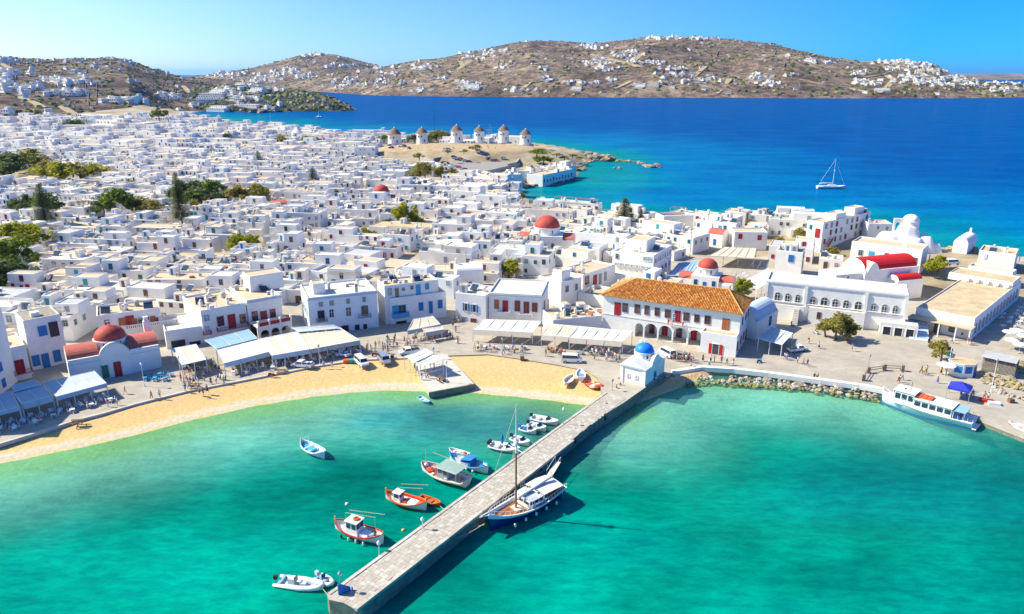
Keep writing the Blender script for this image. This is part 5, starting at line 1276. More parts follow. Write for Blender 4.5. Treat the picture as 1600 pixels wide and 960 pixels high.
def far_house(sink, i, q):
    X, Y, rz, w_, d_ = q; rr = random.Random(5000+i); S = house_shapes(rr, w_, d_, Y > 520)
    z0 = ztown(X, Y); h = S['h']; mb = MB()
    fy = -d_/2
    if rr.random() < .42 and h > 4.4:
        fy = -d_/2+d_*rr.uniform(.3, .5); xa, xb = rr.choice([(-w_/2, w_/2), (-w_/2, w_*.1), (-w_*.1, w_/2)]); mb.face(shell(mb, xa, xb, -d_/2, fy-.02, -4, min(h*.55, 3.3), rr.choice(WALLS), .4), rr.choice(ROOFS))
    r = shell(mb, -w_/2, w_/2, fy, d_/2, -4, h, S['wall'], .45); mb.face(r, S['roof'])
    cols = max(1, int(w_/2.6)); c_ = CMAP[S['shut']]
    for s_ in range(S['st']):
        z = .9+s_*3.0
        if z+1.4 > h: break
        for c in range(cols):
            if rr.random() < .38:
                x = -w_/2+w_*(c+.5)/cols; hh = rr.choice([1.2, 1.3, 1.9]); mb.box(x-.45, x+.45, fy-.05, fy+.1, z, z+hh, rr.choice([c_, c_, 'opening_shade', 'glass']), bottom=False)
        for side in (-1, 1):
            if rr.random() < .5:
                x = side*(w_/2-.02); y = rr.uniform(-d_/4, d_/4); mb.box(x-.07, x+.07, y-.4, y+.4, z, z+1.2, rr.choice([c_, 'opening_shade']), bottom=False)
    if S['up'] and w_ > 5:
        uw, ud, uh = w_*rr.uniform(.35, .6), d_*rr.uniform(.4, .7), rr.uniform(1.8, 2.8); ux = rr.choice([-1, 1])*(w_-uw)/2*.94; ud = min(ud, (d_/2-fy)*.8); uy = max(rr.uniform(0, 1)*(d_-ud)/2*.9, fy+ud/2+.1)
        shell(mb, ux-uw/2, ux+uw/2, uy-ud/2, uy+ud/2, h-.6, h+uh, S['wall'], .2); mb.face([(ux-uw/2+.3, uy-ud/2+.3, h+uh-.2), (ux+uw/2-.3, uy-ud/2+.3, h+uh-.2), (ux+uw/2-.3, uy+ud/2-.3, h+uh-.2), (ux-uw/2+.3, uy+ud/2-.3, h+uh-.2)], S['roof'])
        mb.box(ux-.45, ux+.45, uy-ud/2-.05, uy-ud/2+.1, h-.3, h+1.5, c_, bottom=False)
    if Y < 560:
        for _ in range(rr.choice([2, 3, 4, 5])): roof_item(rr, None, rr.uniform(-w_/2+1.2, w_/2-1.2), rr.uniform(-d_/2+1.2, d_/2-1.2), h-.4, mb)
    sink.add(mb, Matrix.Translation((X, Y, z0)) @ Matrix.Rotation(rz, 4, 'Z'))
vis = []
for i, q in enumerate(lots):
    px, py = proj((q[0], q[1], 6))
    if -30 < px < 1630 and len(vis) < NEAR: vis.append(i); near_house(i, q)
sinkh = MB()
vs = set(vis)
for i, q in enumerate(lots):
    if i not in vs: far_house(sinkh, i, q)
sinkh.build('distant_houses', label='mass of small white houses of the far town rising to the left', kind='stuff')
print('lots', len(lots), 'maxY near', lots[vis[-1]][1])

# ------------------------------------------------------------------ Little Venice row and waterfront edge rocks
# ------------------------------------------------------------------ trees
def leaf_crown(seed, kind, n=900, flat=.75):
    rr = random.Random(seed); mb = MB(); clumps = []
    for i in range(24):
        a = rr.uniform(0, 2*PI); e = rr.uniform(-.35, 1)*PI/2; r = rr.uniform(.25, .86)
        clumps.append((r*math.cos(a)*math.cos(e), r*math.sin(a)*math.cos(e), r*math.sin(e)*flat, rr.uniform(.15, .36)))
    for i in range(n):
        c = rr.choice(clumps); d = Vector((rr.gauss(0, 1), rr.gauss(0, 1), rr.gauss(0, 1))).normalized()*c[3]*rr.uniform(.6, 1.05)
        p = Vector(c[:3])+d; s = rr.uniform(.035, .085)
        a = Vector((rr.gauss(0, 1), rr.gauss(0, 1), rr.gauss(0, 1))).normalized(); b_ = a.cross(d.normalized()+Vector((.01, .02, .03))).normalized(); a = a*s*1.5; b_ = b_*s
        mb.face([p-a, p-b_*.9, p+a, p+b_], kind)
    return mb.mesh('crown')
CROWNS = {}
def crown_mesh(kind, v, n):
    k = (kind, v, n)
    if k not in CROWNS: CROWNS[k] = leaf_crown(hash(kind) % 97*0+v*13+len(kind), kind, n)
    return CROWNS[k]
def trunk_mesh(seed, h, r):
    rr = random.Random(seed); mb = MB(); p = Vector((0, 0, -.3)); q = Vector((rr.uniform(-.1, .1)*h, rr.uniform(-.1, .1)*h, h*.5)); mb.tube(p, q, r, 'trunk', 8, r*.7)
    for i in range(5):
        a = 2*PI*i/5+rr.uniform(-.4, .4); e = q+Vector((math.cos(a)*h*.28, math.sin(a)*h*.28, h*rr.uniform(.2, .38))); mb.tube(q-Vector((0, 0, .1)), e, r*.55, 'trunk', 6, r*.15)
    return mb.mesh('trunk')
TNAME = {'leaf_bright': ('bushy_tree', 'bright yellow green bushy tree'), 'leaf_green': ('leafy_tree', 'mid green leafy tree'), 'leaf_dark': ('dark_tree', 'dark green dense tree'), 'leaf_olive': ('tamarisk_tree', 'olive green feathery tree')}
for i, (p, rad, ht, kd) in enumerate(TPOS):
    nm, lb = TNAME[kd]; sz = 'large' if rad > 6 else ('medium' if rad > 3.8 else 'small')
    t = empty(nm, p, 0, sz+' '+lb, 'tree')
    n = 2600 if p.y < 200 else (1500 if p.y < 400 else 900)
    link('crown', crown_mesh(kd, i % 3, n), t, (0, 0, ht*.56), i*1.3, scale=(rad, rad, ht*.56))
    link('trunk', trunk_mesh(i, ht, .16+rad*.03), t)
def conifer(p, ht, rad, label):
    t = empty('norfolk_pine', p, 0, label, 'tree'); MB().tube((0, 0, -.5), (0, 0, ht), .28, 'trunk', 8, .05).build('trunk', t)
    rr = random.Random(int(ht*10)); mb = MB(); L = int(ht*2)
    for k in range(L):
        z = ht*(.12+.86*k/L); r = rad*(1-k/L)**.8+.3; nb = 9
        for j in range(nb):
            a = 2*PI*(j+k*.37)/nb+rr.uniform(-.15, .15); d = Vector((math.cos(a), math.sin(a), 0)); o = Vector((0, 0, z)); s_ = Vector((-d.y, d.x, 0))
            for m_ in range(5):
                u0, u1 = r*m_/5, r*(m_+1)/5; w0 = .37*r*(.35+.65*math.sin(PI*min(1, (m_+.7)/5)))
                c0 = o+d*u0+Vector((0, 0, .10*u0)); c1 = o+d*u1+Vector((0, 0, .10*u1))
                for sg in (-1, 1):
                    for q in range(2):
                        a0 = lerp(c0, c1, q/2) if False else c0.lerp(c1, q/2); e = a0+s_*sg*w0*rr.uniform(.5, 1)+d*.3+Vector((0, 0, rr.uniform(-.12, .25))); mb.face([a0, a0+d*.25, e, e-d*.12], 'leaf_dark' if rr.random() < .75 else 'leaf_olive')
    mb.build('crown', t)
CL = ['tall dark conifer rising from the trees left of the town centre', 'broad tiered Norfolk pine by the water behind the guest house', 'tiered conifer standing among the middle houses', 'small distant tiered conifer among far houses', 'wide dark conifer at the left among the houses', 'tiny slim conifer right of the tiered waterside pine']
for (p, ht, rad), lb in zip(CPOS, CL): conifer(p, ht, rad, lb)
for (a, b_, h, z), lb in zip(PALM, ['golden fan palm in the middle of the town', 'palm by the far beach taverns left of the white tower', 'palm right behind the solitary white tower']):
    p = G(a, b_, z); t = empty('palm_tree', p, 0, lb, 'tree'); MB().tube((0, 0, -.5), (.1, 0, h), .3, 'trunk', 8, .22).build('trunk', t)
    rr = random.Random(int(a)); mb = MB()
    for k in range(34):
        az = rr.uniform(0, 2*PI); el = rr.uniform(-.9, 1.2); d = Vector((math.cos(az)*math.cos(el), math.sin(az)*math.cos(el), math.sin(el))); s_ = Vector((-math.sin(az), math.cos(az), 0)); o = Vector((.1, 0, h))
        for m_ in range(4):
            u0, u1 = 2.3*m_/4, 2.3*(m_+1)/4; dz = Vector((0, 0, -.14*u0*u0)); dz1 = Vector((0, 0, -.14*u1*u1)); w0 = .32*(1-m_/4)+.05; mb.face([o+d*u0-s_*w0+dz, o+d*u1-s_*w0*.7+dz1, o+d*u1+s_*w0*.7+dz1, o+d*u0+s_*w0+dz], rr.choice(['leaf_palm', 'leaf_palm', 'leaf_green']))
    mb.build('crown', t)
# slim cypress
p = G(285, 362, 3); t = empty('cypress_tree', p, 0, 'narrow dark cypress beside a pole at the left of town', 'tree'); MB().tube((0, 0, -.5), (0, 0, 5), .15, 'trunk', 6).build('trunk', t)
link('crown', crown_mesh('leaf_dark', 1, 900), t, (0, 0, 3.2), 0, scale=(1.0, 1.0, 4.2))
# ------------------------------------------------------------------ stone pier
def pier():
    L0 = G(945, 622, 1.2); L1 = G(512, 941, 1.2); R0 = G(1031, 597, 1.2); R1 = G(566, 960, 1.2)
    d = (L1-L0).normalized(); t = empty('stone_pier', L0, math.atan2(d.y, d.x), 'long paved stone pier reaching out into the turquoise harbour', 'pier')
    M_ = Matrix.Rotation(-math.atan2(d.y, d.x), 3, 'Z')
    def loc(p): q = M_@(p-L0); return (q.x, q.y)
    # extra width points along the right edge
    Rm = [G(1031, 597, 1.2), G(975, 637, 1.2), G(922, 670, 1.2)]
    a = [(0, 0), loc(L1)]
    rr1 = loc(R1)
    poly = [(-14, 2)] + [(0, 0), loc(L1), (a[1][0]+.5, .9), (rr1[0]+.3, rr1[1]-.8), rr1]+[loc(q) for q in reversed(Rm)]+[loc(G(1040, 590, 1.2))]
    MB().prism(poly, -5, 1.1, 'wet_stone', 'concrete').build('core', t)
    PW = abs(rr1[1]); sg = 1 if rr1[1] > 0 else -1
    # paving slabs: every slab a raised piece, joined (each under a few pixels)
    sl = MB(); rr = random.Random(3); x = .25; Lx = a[1][0]
    slabs = []
    while x < Lx-.3:
        lx = rr.uniform(.45, .85)
        # width here
        y = .5
        wd = PW if x > 24 else lerp(abs(loc(Rm[1])[1]) if x < 12 else PW, PW, min(1, x/24))
        while y < wd-.5:
            ly = rr.uniform(.4, .8); y1 = min(y+ly, wd-.45)
            if y1-y > .2: sl.box(x+.03, x+lx-.03, sg*y+.0 if sg > 0 else -y1+.03, (sg*y1-.03) if sg > 0 else -y, 1.0, 1.10+rr.uniform(.03, .07), rr.choice(['concrete', 'pale_concrete', 'concrete', 'stone_pale']), bottom=False)
            y = y1
        x += lx
    sl.build('paving_slabs', t, kind='stuff')
    for side in (0, 1):
        x = 0
        while x < Lx-.2:
            lx = rr.uniform(1.6, 2.4); x1 = min(x+lx, Lx-.1)
            f = lambda xx: PW if xx > 24 else PW
            y0, y1 = (.0, .46) if side == 0 else (PW-.46, PW+.02)
            if sg < 0: y0, y1 = -y1, -y0
            if side == 0 or x > 20: MB().box(x+.02, x1-.02, y0, y1, .85, 1.22+rr.uniform(0, .03), rr.choice(['pale_concrete', 'stone_pale', 'concrete'])).build('edge_stone', t)
            x = x1
    return t, L0, d, Lx, PW, sg
PIER, P0, PD, PLEN, PWID, PSG = pier()
PN = Vector((-PD.y, PD.x, 0))*PSG
def on_pier(s, w_, z=1.2): q = P0+PD*s+PN*w_; return Vector((q.x, q.y, z))

# small jetty with the fish market tent
def jetty():
    P = [G(640, 560, ZQ), G(671, 613, ZQ), G(741, 600, ZQ), G(697, 553, ZQ)]
    c = P[1]; t = empty('concrete_jetty', c, 0, 'short concrete jetty jutting over the sand with a white canopy', 'jetty')
    MB().prism([(p.x-c.x, p.y-c.y) for p in P], -4-c.z, .02, 'concrete', 'pale_concrete').build('slab', t)
    a, b_ = P[1]-c, P[2]-c; MB().rings([[(a.x, a.y, -.9), (a.x, a.y, .06), (b_.x, b_.y, .06), (b_.x, b_.y, -.9)], [(a.x-.1, a.y-.35, -.9), (a.x-.1, a.y-.35, .05), (b_.x, b_.y-.35, .05), (b_.x, b_.y-.35, -.9)]], 'wet_stone', True, True, True).build('edge_beam', t)
jetty()

# ------------------------------------------------------------------ boulders of the revetment
def rock_mesh(seed, m):
    rr = random.Random(seed); mb = MB()
    # cut and jittered cube-sphere with 26 vertices
    for z, r, k in ((-.8, .55, 6), (-.25, .98, 6), (.35, .95, 6), (.8, .5, 6)):
        pass
    rings = [[((r+rr.uniform(-.18, .15))*math.cos(2*PI*j/7+z), (r+rr.uniform(-.18, .15))*math.sin(2*PI*j/7+z), z+rr.uniform(-.14, .14)) for j in range(7)] for z, r in ((-.7, .6), (-.2, 1.0), (.35, .9), (.68, .48))]
    mb.rings(rings, m, True, True, True)
    return mb.mesh('stone')
RK = {m: [rock_mesh(i*7+j, m) for i in range(5)] for j, m in enumerate(['stone', 'stone_yellow', 'stone_pale', 'stone_dark', 'stone_weed'])}
def rocks(name, label, pts, n, r0, r1, z0, z1, spread, mats, cat='rocks', seed=1, under=None):
    rr = random.Random(seed); P = [G(a, b_, 0) for a, b_ in pts]; t = empty(name, P[0], 0, label, cat)
    seg = [(P[i+1]-P[i]).length for i in range(len(P)-1)]; T = sum(seg)
    for k in range(n):
        s = rr.random()*T; i = 0
        while s > seg[i] and i < len(seg)-1: s -= seg[i]; i += 1
        d = (P[i+1]-P[i]).normalized(); nn = Vector((-d.y, d.x, 0)); f = rr.random()
        q = P[i]+d*s+nn*(f*spread)
        z = lerp(z0, z1, f)+rr.uniform(-.15, .15); m = rr.choice(mats)
        if under and f < .3: m = under
        r = rr.uniform(r0, r1)
        o = link('stone', rr.choice(RK[m]), t, q-P[0]+Vector((0, 0, z)), (rr.uniform(-.5, .5), rr.uniform(-.5, .5), rr.uniform(0, 6)), scale=(r, r*rr.uniform(.7, 1), r*rr.uniform(.6, .9)))
    return t
rocks('rock_revetment', 'bank of pale and weedy boulders below the white quay wall', [(1058, 606), (1090, 602), (1140, 603), (1200, 607), (1265, 614), (1330, 622), (1374, 629)], 298, .28, .68, -.1, .9, 3.0, ['stone', 'stone_pale', 'stone', 'stone_pale', 'stone_yellow'], seed=5, under='stone_weed')
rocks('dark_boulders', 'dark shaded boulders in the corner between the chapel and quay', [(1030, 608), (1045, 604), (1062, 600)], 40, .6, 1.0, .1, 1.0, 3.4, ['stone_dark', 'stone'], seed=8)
rocks('rock_heap', 'yellowish rock heap beside the wooden shed', [(1535, 608), (1565, 612), (1600, 622)], 60, .5, 1.0, 1.5, 2.0, 3.2, ['stone_yellow', 'stone_yellow', 'stone_weed', 'stone'], seed=11)
rocks('rock_heap', 'yellow rocks at the right edge behind the wooden shed', [(1580, 590), (1610, 594)], 30, .6, 1.2, 1.5, 2.6, 3.0, ['stone_yellow', 'stone_weed'], seed=12)
rocks('rock_heap', 'line of pale stones behind the blue gazebo', [(1525, 600), (1545, 612), (1560, 625), (1600, 636)], 60, .25, .5, 1.4, 1.5, 1.2, ['stone_pale', 'stone_yellow'], seed=14)
rocks('ruined_wall', 'tumbled yellow stone ruins left of the cream flat roofed house', [(1478, 409), (1500, 411), (1525, 413)], 70, .5, 1.3, 3.6, 4.2, 5, ['stone_yellow', 'stone_yellow', 'stone'], 'ruins', 15)
# headland rocks and reef past the windmills
def crag(name, label, pts, n, r, z, seed, mats):
    rr = random.Random(seed); t = empty(name, G(*pts[0]), 0, label, 'rocks'); o0 = G(*pts[0])
    for k in range(n):
        i = rr.randrange(len(pts)-1); q = G(*pts[i]).lerp(G(*pts[i+1]), rr.random())
        s = rr.uniform(.4, 1)*r
        link('stone', rr.choice(RK[rr.choice(mats)]), t, q-o0+Vector((rr.uniform(-r, r)*1.3, rr.uniform(-r, r)*2.0, z*rr.uniform(.1, 1))), (rr.uniform(-.4, .4), rr.uniform(-.4, .4), rr.uniform(0, 6)), scale=(s, s, s*.6))
crag('rocky_point', 'ochre rocky point running out to sea beyond the windmills', [(832, 234), (870, 236), (905, 243), (938, 248), (950, 251)], 150, 4.2, 2.0, 3, ['stone_yellow', 'stone', 'stone_yellow', 'stone_dark'])
crag('rocky_reef', 'low brown reef in the sea off the windmill point', [(962, 252), (985, 253), (1008, 256)], 36, 2.2, .2, 4, ['stone', 'stone_yellow'])
crag('rock_islet', 'single dark rock at the tip of the reef', [(1014, 261), (1024, 261)], 9, 3.2, 1.0, 5, ['stone', 'stone_yellow'])
crag('rock_islet', 'small dark rock in the bay below the reef', [(962, 263), (970, 264)], 6, 1.8, .5, 6, ['stone_dark', 'stone'])
crag('shore_rocks', 'dark rocks at the water under the seafront house row', [(800, 295), (840, 290), (870, 286), (905, 279)], 60, 2.0, .5, 7, ['stone_dark', 'stone', 'stone_yellow'])
crag('shore_rocks', 'brown rocks below the low cliff by the seafront houses', [(888, 262), (905, 268), (912, 256), (930, 250)], 50, 2.4, .8, 9, ['stone_yellow', 'stone', 'stone_dark'])
crag('cliff_rocks', 'boulders along the foot of the far dark headland', [(400, 176), (425, 175), (500, 171), (540, 168)], 60, 9, 3, 10, ['stone', 'stone_dark', 'stone_yellow'])

# ------------------------------------------------------------------ houses on the far hills
VIL = MB()
def hillhouse(sink, p, rr, s=1.0, rows=1):
    w_ = rr.uniform(9, 20)*s; d_ = rr.uniform(7, 10)*s; h = rr.choice([3.5, 5.5, 6.5])*s; mb = MB(); m = rr.choice(['whitewash']*7+['plaster_stone', 'whitewash_warm'])
    mb.box(-w_/2, w_/2, -d_/2, d_/2, -8, h, m, 'roof_white', False)
    n = int(w_/3)
    for i in range(n):
        x = -w_/2+w_*(i+.5)/n; mb.box(x-.7, x+.7, -d_/2-.1, -d_/2+.1, h-2.7, h-.7, 'glass', bottom=False)
    if rr.random() < .5:
        uw = w_*.4; ux = rr.uniform(-.25, .25)*w_; mb.box(ux-uw/2, ux+uw/2, -d_/3, d_/2.1, h, h+3*s, m, 'roof_white', False)
    if rr.random() < .5: mb.box(-w_*.6, w_*.3, -d_/2-6*s, -d_/2-.01, -8, .6, 'plaster_stone', 'roof_cream', False)
    sink.add(mb, Matrix.Translation(p) @ Matrix.Rotation(rr.uniform(-1.0, -.1), 4, 'Z'))
rr = random.Random(12)
clusters = [(far, L) for L in [
    (590, 106, 10, 20, 4), (560, 128, 20, 45, 6), (610, 117, 10, 25, 4), (655, 107, 12, 25, 5), (675, 104, 8, 14, 3), (690, 122, 6, 15, 4), (735, 131, 14, 18, 4), (725, 138, 8, 22, 2), (770, 82, 20, 30, 4), (745, 90, 12, 16, 3), (785, 105, 5, 8, 3),
    (850, 108, 6, 10, 2), (930, 98, 24, 24, 5), (945, 108, 12, 20, 4), (925, 74, 18, 22, 4), (975, 84, 14, 22, 3), (990, 95, 8, 10, 2), (960, 88, 8, 16, 3), (1020, 99, 14, 22, 3), (1060, 108, 12, 25, 3), (1055, 118, 16, 26, 4), (1060, 128, 10, 22, 3), (1030, 60, 16, 26, 2), (1085, 61, 16, 22, 2), (1110, 62, 5, 10, 1),
    (930, 131, 10, 20, 3), (855, 124, 7, 14, 3), (890, 131, 3, 6, 3), (960, 126, 4, 8, 3), (1000, 133, 4, 8, 3), (1100, 125, 10, 22, 3), (1180, 120, 12, 22, 4), (1200, 132, 10, 20, 4), (1240, 118, 4, 10, 2), (1225, 87, 3, 4, 1), (1262, 95, 6, 7, 2), (1292, 99, 5, 8, 1),
    (1340, 114, 10, 14, 3), (1355, 130, 16, 22, 4), (1400, 98, 26, 24, 3), (1430, 102, 30, 20, 4), (1390, 108, 14, 20, 3), (1455, 112, 24, 20, 4), (1420, 122, 22, 26, 4), (1445, 130, 30, 40, 4), (1480, 124, 20, 24, 4), (1500, 128, 20, 20, 4), (1520, 133, 10, 20, 3), (1560, 131, 10, 20, 2), (1585, 131, 8, 14, 2), (1560, 141, 10, 26, 3), (530, 135, 12, 30, 4), (650, 140, 10, 30, 4), (800, 141, 8, 40, 3), (600, 132, 14, 30, 5)]]
clusters += [(mid, L) for L in [(500, 86, 8, 12, 1), (480, 88, 6, 10, 1), (545, 103, 12, 18, 3), (520, 105, 6, 10, 2), (460, 112, 18, 30, 5), (480, 120, 20, 34, 5), (430, 118, 14, 24, 4), (380, 118, 12, 26, 4), (350, 118, 10, 20, 3), (420, 128, 16, 30, 3), (345, 112, 4, 8, 2)]]
clusters += [(lefth, L) for L in [(12, 96, 12, 16, 4), (15, 115, 14, 16, 5), (150, 106, 2, 6, 1), (118, 114, 3, 8, 2), (100, 129, 18, 22, 4), (85, 128, 8, 14, 3), (135, 126, 6, 8, 3), (45, 137, 10, 20, 4), (30, 143, 12, 25, 4), (85, 148, 10, 18, 3), (115, 146, 10, 18, 3), (255, 152, 8, 22, 3), (265, 150, 6, 14, 2), (190, 160, 18, 26, 3), (5, 130, 12, 12, 6), (250, 108, 4, 6, 1)]]
clusters += [(head, L) for L in [(380, 157, 10, 16, 4), (340, 145, 8, 22, 4), (395, 137, 14, 26, 3), (420, 136, 6, 14, 2)]]
for H_, (px, py, n, sx, sy) in clusters:
    for k in range(int(n*1.25)):
        p = H_.find(px+rr.gauss(0, sx*.55), py+rr.gauss(0, sy*.55)); s_ = max(.9, p.y/3000*1.05)
        if p.z < 2: continue
        hillhouse(VIL, p, rr, s_)
for H_, x0, x1, n in ((far, 480, 1560, 55), (mid, 330, 640, 30), (lefth, -40, 300, 60), (head, 320, 440, 14)):
    for k in range(n):
        p = H_.at(rr.uniform(x0, x1), rr.random()**1.5*.9+.03)
        if p.z > 3: hillhouse(VIL, p, rr, max(.8, p.y/3400))
VIL.build('hillside_villas', label='scattered white villas and walls over the brown hills across the bay', kind='stuff')
# scrub and dry stone field walls that roughen the slopes
SB = MB(); FW = MB()
for H_, x0, x1, n, m_ in ((far, 440, 1620, 1900, 5.5), (mid, 300, 640, 400, 7), (lefth, -60, 330, 1100, 3.2), (head, 300, 545, 500, 3.6)):
    for k in range(n):
        p = H_.at(rr.uniform(x0, x1), rr.random()*.98+.02); s_ = m_*rr.uniform(.5, 1.6)
        if p.z < 2: continue
        a0 = rr.uniform(0, 6); R1 = [(p.x+s_*1.5*math.cos(a0+i*1.257)*rr.uniform(.6, 1.2), p.y+s_*math.sin(a0+i*1.257), p.z-1) for i in range(5)]; R2 = [(p.x+(q[0]-p.x)*.5, p.y+(q[1]-p.y)*.5, p.z+s_*rr.uniform(.35, .6)) for q in R1]
        SB.rings([R1, R2], rr.choice(['leaf_dark', 'leaf_dark', 'stone', 'stone_weed', 'leaf_olive']), True, False, True)
    for k in range(int(n/14)):
        px, t_ = rr.uniform(x0, x1), rr.uniform(.05, .9); hz = rr.random() < .6; P_ = [H_.at(px+(i*7 if hz else i*1.2), min(1, t_+(0 if hz else i*.04))) for i in range(rr.randint(3, 7))]
        for a, b_ in zip(P_, P_[1:]):
            w_ = m_*.22; FW.face([a+Vector((0, 0, -2)), b_+Vector((0, 0, -2)), b_+Vector((0, 0, m_*.5)), a+Vector((0, 0, m_*.5))], 'stone').face([a+Vector((0, 0, m_*.5)), b_+Vector((0, 0, m_*.5)), b_+Vector((0, w_, m_*.5)), a+Vector((0, w_, m_*.5))], 'stone_pale')
SB.build('hill_scrub', label='dark scrub and boulders dotted over the dry hills', kind='stuff'); FW.build('field_walls', label='dry stone field walls crossing the brown hills', kind='stuff')
# individually visible hotel blocks
def hotel(px, py, Hs, w_, floors, label, wall='whitewash', rz=-.4, fd=9):
    p = Hs.find(px, py) if isinstance(Hs, Hill) else G(px, py, Hs)
    t = empty('hotel', p, rz, label, 'hotel', None)
    for f in range(floors):
        ww = w_*(1-.08*f); MB().box(-ww/2, ww/2, f*4.0-2 if f else -6, f*4.0+fd, f*3.3-(5 if f == 0 else 0), (f+1)*3.3, wall, 'roof_white').build('storey', t)
        n = int(ww/4)
        for i in range(n):
            x = -ww/2+ww*(i+.5)/n; MB().box(x-.8, x+.8, f*4.0-2.1 if f else -6.1, f*4-1.8 if f else -5.8, f*3.3+.7, f*3.3+2.4, 'pale_glass' if i % 3 else 'glass').build('window', t)
    return t
hotel(325, 158, head, 52, 4, 'stepped white hotel of four floors under the headland hill', rz=.1)
hotel(336, 148, head, 40, 3, 'upper white hotel wing at the headland top')
hotel(376, 128, head, 34, 2, 'long white hotel on the skyline of the headland')
hotel(396, 146, head, 34, 3, 'white hotel stepping down the right flank of the headland')
hotel(384, 166, head, 46, 1, 'low white row with dark windows near the far shore')
hotel(340, 172, 3, 40, 2, 'low white house by the far beach left of the moored motor yacht')
hotel(270, 178, 4, 90, 1, 'long low white terrace building above the far beach')
hotel(140, 190, 14, 50, 2, 'long white two floor hotel with a row of dark bays at the left back')
hotel(165, 200, 13, 30, 2, 'small white block with dark windows below the long left hotel')
hotel(225, 208, 10, 60, 1, 'long flat white building near the far beach')
hotel(440, 214, 3, 62, 1, 'long grey beach tavern building left of the solitary white tower', 'whitewash_cool')
hotel(530, 220, 3, 70, 1, 'long flat waterfront building right of the solitary white tower', 'whitewash_warm')
hotel(735, 139, far, 60, 4, 'stepped white hotel near the far shore left of centre')
hotel(900, 140, far, 34, 3, 'beige block near the far shore', 'whitewash_warm')
hotel(1000, 137, far, 30, 3, 'large pale villa near the far shore with terrace')
hotel(1020, 138, far, 36, 4, 'pinkish brown stone block at the far shore', 'plaster_stone')
hotel(1380, 142, far, 40, 2, 'white hotel row at the right far shore')
# roads and walls over the hills: thin raised strips
def strip(name, pts, Hs, wd, m, hgt_=1.2, **t):
    P = [Hs.find(a, b_) for a, b_ in pts]; Q = []
    for a, b_ in zip(P, P[1:]):
        n = max(1, int((b_-a).length/60))
        for i in range(n): Q.append(a.lerp(b_, i/n))
    Q.append(P[-1]); mb = MB(); rg = []
    for i, p in enumerate(Q):
        d = (Q[min(i+1, len(Q)-1)]-Q[max(i-1, 0)]); d.z = 0; d.normalize(); nn = Vector((-d.y, d.x, 0))*wd/2
        rg.append([tuple(p-nn+Vector((0, 0, -6))), tuple(p-nn+Vector((0, 0, hgt_))), tuple(p+nn+Vector((0, 0, hgt_))), tuple(p+nn+Vector((0, 0, -6)))])
    mb.rings(rg, m, True); mb.build(name, **t)
for pts in [[(1375, 146), (1388, 135), (1396, 124), (1385, 118), (1370, 113)], [(1250, 123), (1290, 132), (1330, 138), (1360, 144)], [(1400, 105), (1430, 112), (1450, 120), (1462, 126)], [(920, 84), (960, 94), (1000, 104), (1040, 112)], [(1065, 138), (1085, 118), (1100, 104)], [(1120, 146), (1140, 124)], [(815, 140), (828, 130), (870, 126)], [(905, 136), (902, 125)], [(960, 138), (985, 128)], [(715, 110), (725, 103), (720, 96)], [(985, 100), (1000, 86), (960, 74)], [(1320, 120), (1350, 122), (1380, 116)]]:
    strip('dirt_road', pts, far, 16, 'stone_yellow', kind='structure')
for pts in [[(25, 152), (50, 162), (60, 168)], [(285, 135), (300, 150), (303, 162)], [(0, 96), (22, 108)], [(90, 168), (110, 180)]]:
    strip('dirt_road', pts, lefth, 9, 'stone_yellow', kind='structure')
strip('sandy_beach', [(262, 184), (300, 180), (340, 177), (382, 174)], head, 22, 'roof_sand', .8, kind='structure')

# ------------------------------------------------------------------ windmill hill: earth slope, retaining walls, car park
def hill_pt(px, py, z): return G(px, py, z)
mb = MB(); P = [G(a, b_, z) for a, b_, z in [(630, 240, 7.4), (700, 229, 8.4), (770, 229, 8.4), (815, 236, 8), (835, 245, 7), (790, 250, 5), (700, 252, 5.2), (640, 250, 5.5)]]
c = P[0]
def slope_sheet():
    xs = frange(MILLC.x-95, MILLC.x+80, 5); ys = frange(MILLC.y-48, MILLC.y+36, 4)
    grid('earth_slope', xs, ys, lambda x, y: (land_z(x, y)+.35 if math.hypot((x-MILLC.x-6)/66, (y-MILLC.y+2)/30)+.18*fbm(x*.04, y*.04) < .98 else land_z(x, y)-3), 'earth', kind='structure')
slope_sheet()
def wall_line(name, label, pts, zt, h, th, m, cat='wall'):
    P = [G(a, b_, zt) for a, b_ in pts]; t = empty(name, P[0], 0, label, cat); o = P[0]
    for a, b_ in zip(P, P[1:]):
        d = (b_-a).normalized(); n = Vector((-d.y, d.x, 0))*th
        MB().prism([((a-o).x, (a-o).y), ((b_-o).x, (b_-o).y), ((b_-o+n).x, (b_-o+n).y), ((a-o+n).x, (a-o+n).y)], -h, 0, m, 'stone_pale').build('wall_section', t)
wall_line('retaining_wall', 'long stone retaining wall below the windmills', [(678, 247), (735, 239), (760, 246), (806, 237)], 7.5, 6, 1.0, 'stone')
wall_line('retaining_wall', 'curved stone wall at the right end of the windmill hill', [(806, 240), (812, 246), (806, 253), (792, 256)], 6, 5, .8, 'stone_pale')
wall_line('terrace_wall', 'white terrace wall under the second windmill', [(636, 231), (650, 230), (685, 229)], 8.6, 4, 2.5, 'whitewash')
wall_line('terrace_wall', 'white terrace wall with rooms under the fifth windmill', [(775, 228), (790, 226), (806, 226)], 8.4, 6, 6, 'whitewash')
wall_line('low_wall', 'white low wall along the car park lane', [(676, 252), (700, 262), (728, 274)], 5.5, 3, .8, 'whitewash')
MB().prism([tuple(G(a, b_, 4.4).to_2d()) for a, b_ in [(672, 255), (740, 245), (808, 246), (812, 256), (770, 266), (740, 272)]], -3, 4.8, 'stone_pale', 'asphalt').build('car_park', kind='structure')
